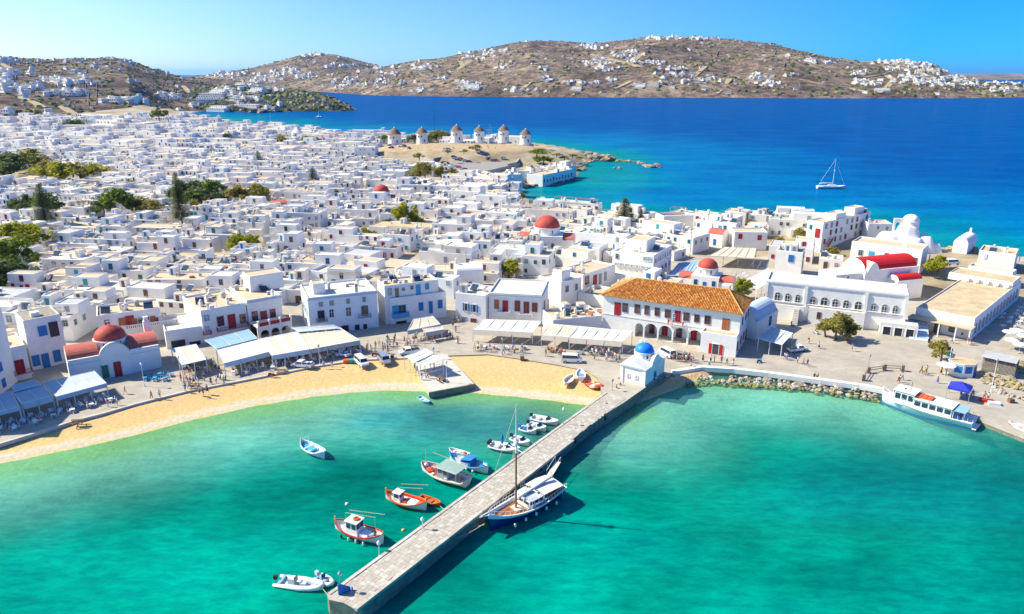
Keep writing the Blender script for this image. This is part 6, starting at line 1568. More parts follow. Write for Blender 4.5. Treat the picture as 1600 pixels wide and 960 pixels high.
# ------------------------------------------------------------------ boats
def hull_mb(L, B, H, outer, inner, rail, deck, sb=.5, ss=.25, ends='double', dl=.45, n=14, stripe=None, draft=.35, bow_pow=2.4):
    """bow towards +x, origin amidships on the waterline; returns MBs: hull, gunwale, deck"""
    st = []
    for i in range(n+1):
        t = i/n; x = -L/2+L*t
        if ends == 'double': w = (1-abs(2*t-1)**2.3)**.75
        else: w = (1-max(0, (t-.38)/.62)**bow_pow)**.75*(.80+.20*min(1, t/.35))
        w = max(w, .02)*B/2
        z = H+sb*max(0, 2*t-1)**2+ss*max(0, 1-2*t)**2
        st.append((x, w, z, t))
    h = MB(); R_ = []
    K = 6
    for x, w, z, t in st:
        half = [(w*(k/K)**.5*(.82+.18*k/K), lerp(-draft*(1-.5*abs(2*t-1)), z, (k/K)**1.15)) for k in range(K+1)]
        ring = [(x+(.10*L*((k/K)-.6) if t > .99 else 0)*.35, -a, b_) for k, (a, b_) in reversed(list(enumerate(half)))]+[(x+(.10*L*((k/K)-.6) if t > .99 else 0)*.35, a, b_) for k, (a, b_) in list(enumerate(half))[1:]]
        R_.append(ring)
    n0 = len(h.f); h.rings(R_, outer, False)
    if stripe:
        m = []
        for i in range(n):
            for j in range(2*K): h.m[n0+i*2*K+j] = stripe if j in (0, 2*K-1) else outer
    if ends != 'double': h.face(list(reversed(R_[0])), outer)
    g = MB()
    for sgn in (-1, 1):
        rr_ = [[(x, sgn*w, z-.10), (x, sgn*(w+.05), z-.10), (x, sgn*(w+.05), z+.05), (x, sgn*max(0, w-.14), z+.05), (x, sgn*max(0, w-.14), z-.10)] for x, w, z, t in st]
        g.rings(rr_, rail, True, True, True)
    if ends != 'double': x, w, z, t = st[0]; g.box(x-.02, x+.14, -w, w, z-.08, z+.051, rail)
    d = MB()
    dd = [[(x, -max(0, w-.12), z-.02), (x, -max(0, w*.86-.1), z-dl), (x, max(0, w*.86-.1), z-dl), (x, max(0, w-.12), z-.02)] for x, w, z, t in st]
    d.rings(dd, [deck]*n, False)
    for q in range(len(d.f)):
        if q % 3 != 1: d.m[q] = inner
    return h, g, d, st
def boat_at(name, label, stern, bow, B, H, outer, inner, rail, deck, z=0.0, cat='boat', Lx=None, **k):
    a = G(*stern, z); b_ = G(*bow, z); d = b_-a; L = Lx or d.length; c = (a+b_)/2
    t = empty(name, c, math.atan2(d.y, d.x), label, cat)
    h, g, dk, st = hull_mb(L, B, H, outer, inner, rail, deck, **k)
    h.build('hull', t, smooth=True); g.build('gunwale', t); dk.build('deck', t)
    return t, L, st
def thwarts(t, L, B, H, xs, m):
    for x in xs: MB().box(x-.13, x+.13, -B*.42*(1-abs(2*x/L)**2.3)**.75, B*.42*(1-abs(2*x/L)**2.3)**.75, H-.2, H-.14, m).build('thwart', t)
def post(t, x, z, h, m, r=.07): MB().box(x-r, x+r, -r, r, z-.6, z+h, m).build('stem_post', t)
def outboard(t, x, z, m='rubber', y=0):
    MB().box(x-.28, x+.18, y-.2, y+.2, z+.05, z+.55, m).box(x-.18, x+.02, y-.09, y+.09, z-.9, z+.05, 'grey_paint').build('outboard_motor', t)
def cabin(t, x0, x1, hw, z0, z1, m, roof, win=True, rake=.12, name='wheelhouse'):
    mb = MB(); mb.rings([[(x0, -hw, z0), (x1+rake, -hw, z0), (x1+rake, hw, z0), (x0, hw, z0)], [(x0, -hw*.94, z1), (x1, -hw*.94, z1), (x1, hw*.94, z1), (x0, hw*.94, z1)]], m)
    o = mb.build(name, t)
    MB().box(x0-.15, x1+.2, -hw-.1, hw+.1, z1, z1+.09, roof).build('cabin_roof', o)
    if win:
        zz0, zz1 = lerp(z0, z1, .52), lerp(z0, z1, .88)
        for sg in (-1, 1):
            n = max(1, int((x1-x0)/.9))
            for i in range(n):
                a = lerp(x0, x1, (i+.14)/n); b_ = lerp(x0, x1, (i+.86)/n); MB().box(a, b_, sg*hw*.98-.03, sg*hw*.98+.03, zz0, zz1, 'glass').build('window', o)
        for a, b_ in ((-hw*.85, -hw*.08), (hw*.08, hw*.85)): MB().box(x1+.02, x1+rake*.75, a, b_, zz0, zz1, 'glass').build('windscreen', o)
    return o
def poles(t, L, pts, m='rope', r=.035):
    for p, q in pts: MB().tube(p, q, r, m, 5).build('pole', t)
def rope(name, a, b_, sag, label):
    n = 8; P = [a.lerp(b_, i/n)-Vector((0, 0, sag*4*(i/n)*(1-i/n))) for i in range(n+1)]
    MB().path([p-a for p in P], .04, 'rope', 4).build(name, loc=a, label=label, cat='rope')

# 1 white caique with light blue inside
t, L, st = boat_at('rowing_caique', 'white wooden caique with light blue benches moored alone off the beach', (471, 697), (508, 718), 2.6, .75, 'hull_white', 'hull_white', 'hull_white', 'hull_skyblue', sb=.7, ss=.45)
thwarts(t, L, 2.6, .75, [-1.4, 0, 1.5], 'hull_white'); post(t, -L/2+.05, 1.2, .5, 'paint_yellow'); post(t, L/2-.05, 1.45, .25, 'hull_white')
MB().box(-1.2, .4, -.5, .6, .42, .7, 'hull_skyblue').build('engine_box', t)
MB().path([(-2.4, -.9, .8), (-2.4, -.8, 2.0), (-2.4, .8, 2.0), (-2.4, .9, .8)], .04, 'metal_white').build('tiller_arch', t)
# 2 dinghy
t, L, st = boat_at('dinghy', 'small sky blue dinghy floating alone off the jetty end', (655, 623), (671, 632), 1.3, .38, 'hull_skyblue', 'hull_white', 'hull_cyan', 'hull_white', sb=.22, ss=.12, ends='transom', dl=.25)
thwarts(t, L, 1.3, .4, [-.7, .3], 'hull_skyblue')
# 3 working fishing boat
t, L, st = boat_at('fishing_boat', 'large cluttered white fishing boat with green canopy and red locker beside the pier', (730, 760), (659, 735), 4.0, .95, 'hull_white', 'deck_cream', 'deck_cream', 'deck_cream', sb=.7, ss=.2, ends='transom', dl=.5)
cabin(t, -1.4, .6, 1.0, .5, 2.3, 'grey_paint', 'canvas_grey'); MB().box(.9, 1.3, -.7, .7, .5, 1.9, 'bright_red').build('locker', t)
MB().face([(-3.6, -1.5, 2.5), (.6, -1.5, 2.6), (.6, 1.5, 2.6), (-3.6, 1.5, 2.5)], 'canopy_green').box(-3.6, .6, -1.55, -1.45, 2.45, 2.6, 'canvas_grey').box(-3.6, .6, 1.45, 1.55, 2.45, 2.6, 'canvas_grey').build('canopy', t)
poles(t, L, [((-3.5, 1.5, .6), (-3.5, 1.5, 2.5)), ((-3.5, -1.5, .6), (-3.5, -1.5, 2.5)), ((.5, 1.5, .6), (.5, 1.5, 2.6)), ((.5, -1.5, .6), (.5, -1.5, 2.6)), ((L/2-1, 0, 1), (L/2-1, 0, 4.2)), ((-3, -1.7, 2.6), (3.5, -1.7, 2.8))])
rr = random.Random(2)
for i in range(7): MB().box(-.25, .25, -.18, .18, 0, .3, rr.choice(['paint_orange', 'rope', 'blue_paint', 'hull_white', 'net_red', 'paint_yellow'])).build('crate', t, (rr.uniform(-4, 3), rr.uniform(-1.2, 1.2), .5), rr.uniform(0, 3))
MB().lathe([(.1, 0), (.7, .1), (.8, .35), (.3, .55), (.01, .6)], 9, 'net_red').build('net_pile', t, (2.7, .2, .55)); MB().dome(.45, 'hull_white', (0, 0, 0), 10, 4).build('buoy', t, (3.9, -.3, 1.0))
# 4 small white boat with orange buoy
t, L, st = boat_at('small_boat', 'little white boat with an orange buoy at its stern behind the blue canopied caique', (731, 716), (702, 706), 1.7, .5, 'hull_white', 'hull_white', 'hull_white', 'canvas_white', sb=.3, ss=.1, ends='transom', dl=.3)
MB().dome(.55, 'paint_orange', n=10, k=4).build('buoy', t, (-L/2+.6, .2, .55), smooth=True); thwarts(t, L, 1.6, .5, [0, .9], 'deck_cream')
# 5 blue and white caique with blue canopy
t, L, st = boat_at('wooden_caique', 'white caique with cobalt blue canopy bundle and wooden booms next to the pier', (703, 719), (763, 741), 2.8, .85, 'hull_white', 'hull_white', 'hull_skyblue', 'canvas_grey', sb=.75, ss=.55)
post(t, L/2-.1, 1.6, .4, 'hull_skyblue'); post(t, -L/2+.1, 1.4, .4, 'hull_skyblue'); MB().box(-1, .9, -.9, .9, .5, 1.5, 'blue_paint').build('canopy_cover', t); MB().face([(-.9, -1.1, 1.55), (1.2, -1.1, 2.0), (1.2, 1.1, 2.0), (-.9, 1.1, 1.55)], 'blue_paint').build('awning', t)
poles(t, L, [((-3, -1.4, 1.2), (1, -1.4, 1.4)), ((-3, 1.2, 1.2), (1, 1.2, 1.4)), ((0, 0, .6), (0, 0, 2.7))], 'deck_cream'); MB().box(2.4, 3.1, -.4, .4, .6, 1.2, 'blue_paint').build('engine_box', t)
for i in range(4): MB().dome(.2, 'hull_white', n=8, k=3).build('fender', t, (-2+i*1.3, -1.42, .5))
# 6 red caique
t, L, st = boat_at('wooden_caique', 'white caique with bright red inside and small white wheelhouse', (603, 779), (667, 798), 2.9, .8, 'hull_white', 'bright_red', 'paint_orange', 'deck_cream', sb=.8, ss=.55)
post(t, L/2-.1, 1.6, .5, 'paint_yellow'); post(t, -L/2+.1, 1.4, .5, 'paint_yellow'); cabin(t, -1.9, -.8, .6, .4, 1.8, 'hull_white', 'hull_white'); MB().box(.6, 2.0, -.6, .6, .4, .85, 'hull_white').build('hatch', t); MB().box(-.4, .2, -.4, .4, .4, .8, 'paint_orange').build('engine_box', t)
poles(t, L, [((-2.4, 1.2, 1.6), (1.6, 2.3, 1.9)), ((-2.0, 1.8, 2.0), (2.2, 3.0, 2.3))], 'rope'); MB().box(2.1, 2.7, -.5, .5, .6, .95, 'paint_orange').build('thwart', t)
# 7 orange dinghy
t, L, st = boat_at('dinghy', 'orange wooden dinghy tied between the red caique and the pier', (656, 781), (688, 792), 1.7, .45, 'paint_orange', 'paint_orange', 'paint_orange', 'deck_wood', sb=.3, ss=.1, ends='transom', dl=.3)
thwarts(t, L, 1.6, .45, [-1, .2, 1.2], 'deck_wood')
rope('mooring_rope', G(688, 791, .6), G(699, 797, 1.2), .2, 'short rope from the orange dinghy to the pier edge')
# 8 caique with cabin
t, L, st = boat_at('fishing_caique', 'white caique with red rail stripe, boxy wheelhouse and orange ring on its roof', (524, 826), (600, 851), 3.0, .9, 'hull_white', 'deck_cream', 'bright_red', 'hull_white', sb=.8, ss=.6)
post(t, L/2-.1, 1.75, .3, 'paint_yellow'); post(t, -L/2+.1, 1.6, .5, 'paint_yellow'); cabin(t, -1.6, .2, .85, .45, 2.5, 'hull_white', 'hull_white')
MB().lathe([(.22, 0), (.45, 0), (.45, .22), (.22, .22), (.22, 0)], 12, 'paint_orange').build('life_ring', t, (-.4, .1, 2.6)); MB().box(.5, 1.8, -.6, .6, .45, .95, 'hull_white').build('hatch', t)
poles(t, L, [((-3.2, 1.2, 2.2), (1.6, 1.9, 2.4)), ((-2.6, 1.4, 2.7), (3.0, 2.2, 3.1)), ((2.2, .9, .8), (2.2, .9, 2.9)), ((-3.2, 1.2, .8), (-3.2, 1.2, 2.2))], 'rope')
for i in range(4): MB().lathe([(.05, -.3), (.14, -.2), (.14, .2), (.05, .3)], 8, 'hull_white' if i else 'rubber').build('fender', t, (-1.9+i*1.25, -1.52, .35))
MB().tube((2.2, -.3, 1.0), (2.9, -.2, 1.5), .2, 'grey_paint', 8).box(2.2, 2.6, .1, .5, .7, 1.4, 'rubber').build('winch', t)
# 9, 10 inflatables
def rib(name, label, stern, bow, B, tr, seatc):
    a = G(*stern, 0); b_ = G(*bow, 0); d = b_-a; L = d.length; t = empty(name, (a+b_)/2, math.atan2(d.y, d.x), label, 'inflatable boat')
    P = [(-L/2, -B/2+tr, tr*.9), (L*.05, -B/2+tr, tr), (L*.28, -B*.40+tr, tr*1.2), (L*.42, -B*.2, tr*1.5), (L*.47, 0, tr*1.65), (L*.42, B*.2, tr*1.5), (L*.28, B*.40-tr, tr*1.2), (L*.05, B/2-tr, tr), (-L/2, B/2-tr, tr*.9)]
    rings = []
    for i, p in enumerate(P):
        p = Vector(p); dd = (Vector(P[min(i+1, len(P)-1)])-Vector(P[max(0, i-1)])).normalized(); s_ = Vector((dd.y, -dd.x, 0)).normalized(); u = Vector((0, 0, 1)); r = tr*(.55 if i in (0, len(P)-1) else 1)
        rings.append([p+(s_*math.cos(2*PI*k/10)+u*math.sin(2*PI*k/10))*r for k in range(10)])
    MB().rings(rings, 'rib_tube', True, True, True).build('inflatable_tube', t, smooth=True)
    MB().prism([(-L*.45, -B/2+tr), (L*.25, -B/2+tr*1.4), (L*.4, 0), (L*.25, B/2-tr*1.4), (-L*.45, B/2-tr)], -.1, tr*.7, 'hull_white', 'canvas_grey').build('floor', t)
    MB().box(-L*.43, -L*.36, -B/2+tr, B/2-tr, .2, tr*1.7, 'canvas_blue').build('stern_bench', t); MB().box(-L*.24, -L*.1, -.3, .3, tr*.7, tr*.7+.75, seatc).box(-L*.1, -L*.06, -.3, .3, tr*.7+.5, tr*.7+1.0, 'glass').build('console', t)
    MB().box(L*.02, L*.14, -.35, .35, tr*.7, tr*.7+.4, 'canvas_grey').build('seat', t); outboard(t, -L/2-.1, tr*1.4, 'rubber' if B > 2 else 'canvas_grey')
    return t
rib('inflatable_boat', 'long white rigid inflatable with grey blue seats and black motor by the pier head', (433, 910), (506, 921), 2.5, .33, 'canvas_grey')
rib('small_inflatable', 'short white inflatable tender tucked at the bow of the larger one', (497, 903), (519, 917), 1.8, .27, 'canvas_blue')
rope('mooring_rope', G(505, 921, .5), G(519, 934, 1.3), .2, 'rope from the white inflatables to the pier head')
# 11-13 motorboats by the pier
def motorboat(label, stern, bow, B, H=.65, c='hull_white', deck='canvas_white', extra=None, twin=False):
    t, L, st = boat_at('motor_boat', label, stern, bow, B, H, c, 'hull_white', 'hull_white', deck, sb=.35, ss=.0, ends='transom', dl=.35, bow_pow=2.2)
    x = L*.12; MB().prism([(x, -B*.38), (L*.30, -B*.27), (L*.43, -.05), (L*.43, .05), (L*.30, B*.27), (x, B*.38)], H-.1, H+.22, 'hull_white').build('foredeck', t)
    MB().face([(x-.1, -B*.3, H+.2), (x+.35, -B*.22, H+.2), (x-.05, -B*.2, H+.75), (x-.2, -B*.26, H+.7)], 'glass').face([(x+.35, -B*.22, H+.2), (x+.35, B*.22, H+.2), (x-.05, B*.2, H+.75), (x-.05, -B*.2, H+.75)], 'glass').face([(x+.35, B*.22, H+.2), (x-.1, B*.3, H+.2), (x-.2, B*.26, H+.7), (x-.05, B*.2, H+.75)], 'glass').build('windscreen', t)
    MB().box(-L*.3, -L*.18, -B*.3, B*.3, H-.3, H+.1, extra or 'canvas_white').build('seat', t); MB().box(-L*.02, L*.05, -.35, .35, H-.3, H+.3, 'hull_white').build('console', t)
    for y in ((-.35, .35) if twin else (0,)): outboard(t, -L/2-.1, H+.1, 'rubber' if not extra else extra, y)
    return t, L
motorboat('topmost white motor boat with small windscreen nearest the sand', (831, 656), (872, 665), 2.4)
t, L = motorboat('second white motor boat from the sand with cream seats', (826, 667), (853, 675), 2.2)
t, L = motorboat('short white motor boat with dark blue motor cover', (813, 673), (838, 679), 2.0, extra='blue_paint')
t, L = motorboat('wide white motor boat with a folded blue parasol nearest the tall mast', (766, 699), (812, 708), 2.7, twin=True)
MB().lathe([(.05, .3), (.05, 2.6), (.2, 1.2), (.28, 2.3), (.05, 2.9)], 8, 'blue_paint').build('folded_parasol', t, (-.4, -.2, .2))
t, L = motorboat('white motor boat moored just behind the one with the folded parasol', (800, 688), (827, 698), 2.2)
# floats and beached boats
for (a, b_, c, lb) in [(630, 829, 'paint_yellow', 'small lime mooring buoy between the caiques and pier'), (542, 788, 'hull_white', 'tiny white buoy floating left of the red caique')]:
    MB().dome(.28, c, n=10, k=4).build('mooring_buoy', loc=G(a, b_, 0), label=lb, cat='buoy')
t, L, st = boat_at('beached_boat', 'white rowing boat lying on the sand left of the pier root', (881, 604), (894, 591), 1.7, .6, 'hull_white', 'deck_cream', 'hull_white', 'deck_cream', z=1.0, sb=.3, ss=.2, dl=.35); t.location.z = 1.1; t.rotation_euler[0] = .22
t, L, st = boat_at('beached_boat', 'white boat with blue stripes pulled up beside the red net heap', (908, 597), (906, 584), 2.0, .75, 'hull_white', 'hull_white', 'hull_white', 'canvas_grey', z=1.0, sb=.3, ss=.1, ends='transom', dl=.3); t.location.z = 1.2
for i in range(3): MB().box(-.9+i*.6, -.7+i*.6, -.85, .85, .5, .53, 'blue_paint').build('stripe', t)
c = G(930, 603, 1.0); t = empty('net_heap', c, 0, 'heap of red fishing nets with pale floats on the sand by the pier', 'fishing nets')
for i in range(9):
    a = i*.7; MB().lathe([(.1, -.1), (.7, 0), (.85, .25), (.5, .5), (.01, .6)], 9, 'net_red' if i % 3 else 'deck_cream').build('net', t, (1.35*math.cos(a)*(.4+.07*i), 1.0*math.sin(a)*(.4+.07*i), .0), a)
MB().lathe([(.75, 0), (1.05, 0), (1.1, .18), (.95, .3), (.75, .2), (.75, 0)], 16, 'bright_red', (-1.2, .8, .1)).build('float_ring', t)

# ------------------------------------------------------------------ the gulet
def gulet():
    A = G(868, 776, 0); B_ = G(768, 829, 0); d = B_-A; L = d.length+1.0; c = (A+B_)/2
    t = empty('sailing_gulet', c, math.atan2(d.y, d.x), 'two tone blue hulled wooden sailing gulet with tall mast moored along the pier', 'sailing boat')
    Bm, H = 4.7, 1.75
    h, g, dk, st = hull_mb(L, Bm, H, 'hull_navy', 'hull_white', 'hull_white', 'deck_wood', sb=1.0, ss=.5, ends='transom', dl=.4, stripe='hull_white', draft=.6, n=20, bow_pow=2.1)
    h.build('hull', t, smooth=True); g.build('gunwale', t); dk.build('deck', t)
    # rails
    m = MB()
    for sg in (-1, 1):
        P = [(x, sg*max(.05, w-.1), z+.65) for x, w, z, tt in st]
        m.path(P, .035, 'metal_white', 4)
        for x, w, z, tt in st: m.tube((x, sg*max(.05, w-.1), z), (x, sg*max(.05, w-.1), z+.65), .03, 'metal_white', 4)
    m.build('guard_rail', t)
    cabin(t, -L*.24, L*.02, 1.4, 1.3, 2.55, 'hull_white', 'hull_white', name='deckhouse')
    MB().box(-L*.24, -L*.08, -1.2, 1.2, 2.62, 2.72, 'canvas_white').build('mattress', t)
    MB().rings([[(-L*.44, -2.0, 3.0), (-L*.30, -2.1, 3.15), (-L*.14, -2.0, 3.1)], [(-L*.44, 0, 3.3), (-L*.30, 0, 3.4), (-L*.14, 0, 3.35)], [(-L*.44, 2.0, 3.0), (-L*.30, 2.1, 3.15), (-L*.14, 2.0, 3.1)]], 'canvas_white', False).build('stern_awning', t)
    MB().rings([[(-L*.12, -1.9, 2.9), (L*.03, -1.8, 2.8)], [(-L*.12, 0, 3.1), (L*.03, 0, 3.0)], [(-L*.12, 1.9, 2.9), (L*.03, 1.8, 2.8)]], 'canvas_grey', False).build('mid_awning', t)
    for x in (-L*.43, -L*.15, L*.02):
        for y in (-1.9, 1.9): MB().tube((x, y, 1.4), (x, y, 3.0), .04, 'metal_white', 4).build('awning_post', t)
    MB().box(L*.07, L*.17, -.9, .9, 1.1, 1.6, 'orange_wood').box(L*.075, L*.165, -.8, .8, 1.6, 1.66, 'deck_cream').build('hatch', t)
    MB().box(L*.2, L*.28, -.7, .7, 1.1, 1.5, 'deck_wood').box(L*.21, L*.27, -.6, .6, 1.5, 1.55, 'orange_wood').build('hatch', t)
    MB().box(L*.30, L*.35, -.5, .5, 1.3, 1.7, 'deck_cream').build('fore_locker', t)
    # mast
    mb_ = G(797, 792, 1.2); ml = Matrix.Rotation(-math.atan2(d.y, d.x), 3, 'Z')@(mb_-c); mx = ml.x; mh = 18.2
    MB().tube((mx, 0, 1.0), (mx, 0, 10.5), .16, 'mast_wood', 10, .13).build('mast', t)
    MB().tube((mx, 0, 10.5), (mx, 0, mh), .11, 'metal_white', 8, .04).build('topmast', t)
    MB().tube((mx, -1.7, 11.2), (mx, 1.7, 11.2), .05, 'metal_white', 5).build('spreader', t); MB().dome(.4, 'hull_white', (mx, 0, 12.0), 10, 4, .5).build('radar', t)
    MB().tube((mx-.2, 0, 2.9), (-L*.40, 0, 3.7), .1, 'mast_wood', 6).tube((mx-.4, 0, 3.1), (-L*.38, 0, 3.9), .2, 'canvas_white', 8).build('boom', t)
    bx = L/2
    MB().tube((bx-1.2, 0, 2.3), (bx+1.6, 0, 3.1), .09, 'metal_white', 6).build('bowsprit', t)
    MB().tube((bx+1.3, 0, 3.1), (mx+1.2, 0, 3.4), .16, 'canvas_white', 6).build('furled_jib', t)
    s = MB()
    for sg in (-1, 1):
        for k in (-.7, 0, .7): s.tube((mx+k, sg*2.3, 1.5), (mx, sg*.1, 12.2), .02, 'rope', 3)
        for k in range(12): z = 2.2+k*.75; f = (z-1.5)/10.7; s.tube((mx-.7*(1-f), sg*(2.3-2.2*f), z), (mx+.7*(1-f), sg*(2.3-2.2*f), z), .02, 'rope', 3)
    s.tube((bx+1.6, 0, 3.1), (mx, 0, mh-.5), .025, 'rope', 3).tube((-L/2+.3, 0, 2.2), (mx, 0, mh-.3), .025, 'rope', 3).build('rigging', t)
    for i in range(5): MB().lathe([(.05, -.3), (.17, -.2), (.17, .2), (.05, .3)], 8, 'hull_white').build('fender', t, (-L*.3+i*2.1, Bm/2+.1, 1.0))
    MB().tube((-L*.42, -1.2, 2.0), (-L*.42, .6, 2.0), .45, 'rubber', 10).build('life_raft', t)
    MB().box(-L*.47, -L*.45, -.5, .5, 1.8, 2.2, 'grey_paint').build('anchor_winch', t)
    return t
GUL = gulet()
# gangway plank
a, b_ = G(858, 745, 1.3), G(872, 722, 1.6)
t = empty('gangway', a, 0, 'narrow wooden gangway plank between the gulet stern and the pier', 'gangway')
d = b_-a; n = Vector((-d.y, d.x, 0)).normalized()*.45
MB().rings([[tuple(-n), tuple(n), tuple(n+Vector((0, 0, .08))), tuple(-n+Vector((0, 0, .08)))], [tuple(d-n), tuple(d+n), tuple(d+n+Vector((0, 0, .08))), tuple(d-n+Vector((0, 0, .08)))]], 'deck_cream', True, True, True).build('plank', t)
for sg in (-1, 1): MB().path([tuple(n*sg), tuple(n*sg+Vector((0, 0, 1))), tuple(d+n*sg+Vector((0, 0, 1))), tuple(d+n*sg)], .03, 'metal_white', 4).build('handrail', t)
rope('mooring_rope', G(757, 818, 2.6), G(708, 842, 1.3), .3, 'bow rope from the blue gulet to the pier'); rope('mooring_rope', G(757, 820, 2.4), G(742, 822, 1.3), .1, 'short spring rope at the blue gulet bow')

# ------------------------------------------------------------------ ferry
def ferry():
    A = G(1521, 669, 0); B_ = G(1377, 628, 0); d = B_-A; L = d.length; c = (A+B_)/2
    t = empty('excursion_boat', c, math.atan2(d.y, d.x), 'white and pale blue excursion ferry with orange rafts on the cabin roof', 'ferry')
    Bm, H = 4.8, 1.5
    h, g, dk, st = hull_mb(L, Bm, H, 'ferry_hull', 'hull_white', 'hull_white', 'hull_white', sb=1.1, ss=.0, ends='transom', dl=.25, stripe='hull_white', draft=.7, n=20, bow_pow=2.3)
    h.build('hull', t, smooth=True); g.build('gunwale', t); dk.build('deck', t)
    st2 = MB()
    for sg in (-1, 1):
        st2.rings([[(x, sg*(w*.93), .05), (x, sg*(w*.95+.01), .35)] for x, w, z, tt in st], 'blue_paint', False)
    st2.build('boot_stripe', t)
    def deckhouse(x0, x1, hw, z0, z1, n, nm):
        o = MB().rings([[(x0, -hw, z0), (x1+.3, -hw, z0), (x1+.3, hw, z0), (x0, hw, z0)], [(x0, -hw*.95, z1), (x1, -hw*.95, z1), (x1, hw*.95, z1), (x0, hw*.95, z1)]], 'hull_white').build(nm, t)
        MB().box(x0-.2, x1+.25, -hw-.12, hw+.12, z1, z1+.12, 'hull_white').build('cabin_roof', o)
        for sg in (-1, 1):
            for i in range(n):
                a = lerp(x0, x1, (i+.12)/n); b__ = lerp(x0, x1, (i+.88)/n); MB().box(a, b__, sg*hw*.985-.04, sg*hw*.985+.04, lerp(z0, z1, .42), lerp(z0, z1, .84), 'glass').build('window', o)
        return o
    o = deckhouse(-L*.28, L*.12, 1.95, 1.2, 3.2, 5, 'passenger_cabin'); o = deckhouse(L*.125, L*.34, 1.7, 1.3, 3.9, 3, 'wheelhouse')
    for i in range(3): MB().box(L*.34+.02, L*.34+.22, -1.5+i*1.05, -.6+i*1.05, 2.6, 3.6, 'glass').build('windscreen', o)
    for i in range(3): MB().box(L*.02+i*.0, L*.02+.01, 0, .01, 3.3, 3.31, 'paint_orange')
    for i in range(3): MB().box(-.42, .42, -1.1, 1.1, 0, .28, 'paint_orange').build('life_raft', t, (L*.095-i*.95, 0, 3.33))
    MB().box(-L*.42, -L*.285, -1.95, 1.95, 3.0, 3.08, 'canvas_blue').build('stern_awning', t)
    for x in (-L*.41, -L*.3):
        for y in (-1.85, 1.85): MB().tube((x, y, 1.4), (x, y, 3.0), .04, 'metal_white', 4).build('awning_post', t)
    m = MB()
    for sg in (-1, 1):
        P = [(x, sg*max(.05, w-.1), z+.8) for x, w, z, tt in st if tt > .62 or tt < .22]
        Q = [q for q in P if q[0] > 0]; m.path(Q, .035, 'metal_white', 4)
        for q in P: m.tube((q[0], q[1], q[2]-.8), q, .03, 'metal_white', 4)
    m.build('guard_rail', t)
    MB().tube((L*.2, -.3, 4.0), (L*.2, -.3, 5.6), .05, 'black_paint', 5).build('mast', t); MB().box(L*.26, L*.28, -.5, .5, 4.05, 4.25, 'metal_white').build('radar', t)
    for i in range(4): MB().lathe([(.05, -.25), (.2, -.12), (.2, .12), (.05, .25)], 8, 'hull_white').build('fender', t, (L*.3-i*3.4, -Bm/2-.1, .8))
    for i in range(4): MB().box(-L*.36, -L*.34, -1.2+i*.7, -.8+i*.7, 1.25, 1.9, 'blue_paint' if i % 2 else 'paint_orange').build('seat', t)
    MB().box(-L/2-.7, -L/2, -1.6, 1.6, .3, .45, 'metal_white').build('stern_platform', t)
    return t
ferry()
t, L, st = boat_at('harbour_boat', 'red hulled white boat poking in at the right edge', (1672, 702), (1574, 673), 3.6, 1.2, 'hull_red', 'hull_white', 'hull_white', 'hull_white', sb=.8, ss=.2, ends='transom', dl=.3, stripe='hull_white')
cabin(t, -1.5, 2.2, 1.2, .9, 2.8, 'hull_white', 'hull_white'); MB().lathe([(.25, 0), (.42, 0), (.42, .12), (.25, .12), (.25, 0)], 12, 'paint_orange').build('life_ring', t, (2.2, -.6, 1.6), (0, PI/2, 0))
for i in range(3): MB().dome(.3, 'hull_white', n=8, k=3).build('fender', t, (3-i*1.6, -1.75, .5))
# ------------------------------------------------------------------ boats out in the bay
def yacht(label, px, py, L, mh, rz, col='hull_white', name='sailing_yacht', z=0):
    p = G(px, py, 0); t = empty(name, p, rz, label, 'sailing boat')
    h, g, dk, st = hull_mb(L, L*.32, L*.09, col, 'hull_white', col, 'hull_white', sb=L*.03, ss=0, ends='transom', dl=.1, n=10); h.build('hull', t, smooth=True); g.build('gunwale', t); dk.build('deck', t)
    MB().box(-L*.1, L*.18, -L*.08, L*.08, L*.08, L*.14, 'hull_white').build('coachroof', t); MB().box(-L*.4, -L*.2, -L*.11, L*.11, L*.18, L*.195, 'canvas_blue' if L > 12 else 'canvas_white').build('bimini', t)
    for x in (-L*.39, -L*.21):
        for y in (-L*.1, L*.1): MB().tube((x, y, L*.08), (x, y, L*.18), .05, 'metal_white', 4).build('bimini_post', t)
    MB().tube((L*.05, 0, L*.1), (L*.05, 0, mh), max(.09, L*.008), 'metal_white' if col != 'hull_blue' else 'black_paint', 6, .05).build('mast', t)
    MB().tube((L*.05, 0, L*.2), (-L*.35, 0, L*.22), L*.016, 'canvas_white', 6).build('boom', t); MB().tube((L*.05, -L*.1, mh*.6), (L*.05, L*.1, mh*.6), .05, 'metal_white', 4).build('spreader', t)
    if L < 20: MB().tube((L*.48, 0, L*.12), (L*.05, 0, mh*.95), .02, 'metal_white', 3).tube((-L*.48, 0, L*.1), (L*.05, 0, mh*.98), .03, 'metal_white', 3).build('rigging', t)
    return t
yacht('white sailing yacht anchored in the deep blue bay at the right', 1298, 295, 15.5, 17, R(-3))
yacht('small white sailing yacht anchored off the far headland', 498, 184, 15, 27, R(80))
yacht('tiny yacht furthest left off the far beach', 407, 194, 9, 12, R(60)); yacht('tiny yacht off the far beach, right of its twin', 423, 192, 9, 12, R(100))
yacht('dark tall masted yacht hidden behind the windmill trees', 677, 214, 26, 38, R(10), 'hull_blue')
p = G(343, 191, 0); t = empty('motor_yacht', p, R(100), 'white motor yacht anchored off the far beach', 'motor yacht')
h, g, dk, st = hull_mb(24, 8, 3, 'hull_white', 'hull_white', 'hull_white', 'hull_white', sb=1.5, ss=0, ends='transom', dl=.2, n=10); h.build('hull', t, smooth=True); g.build('gunwale', t); dk.build('deck', t)
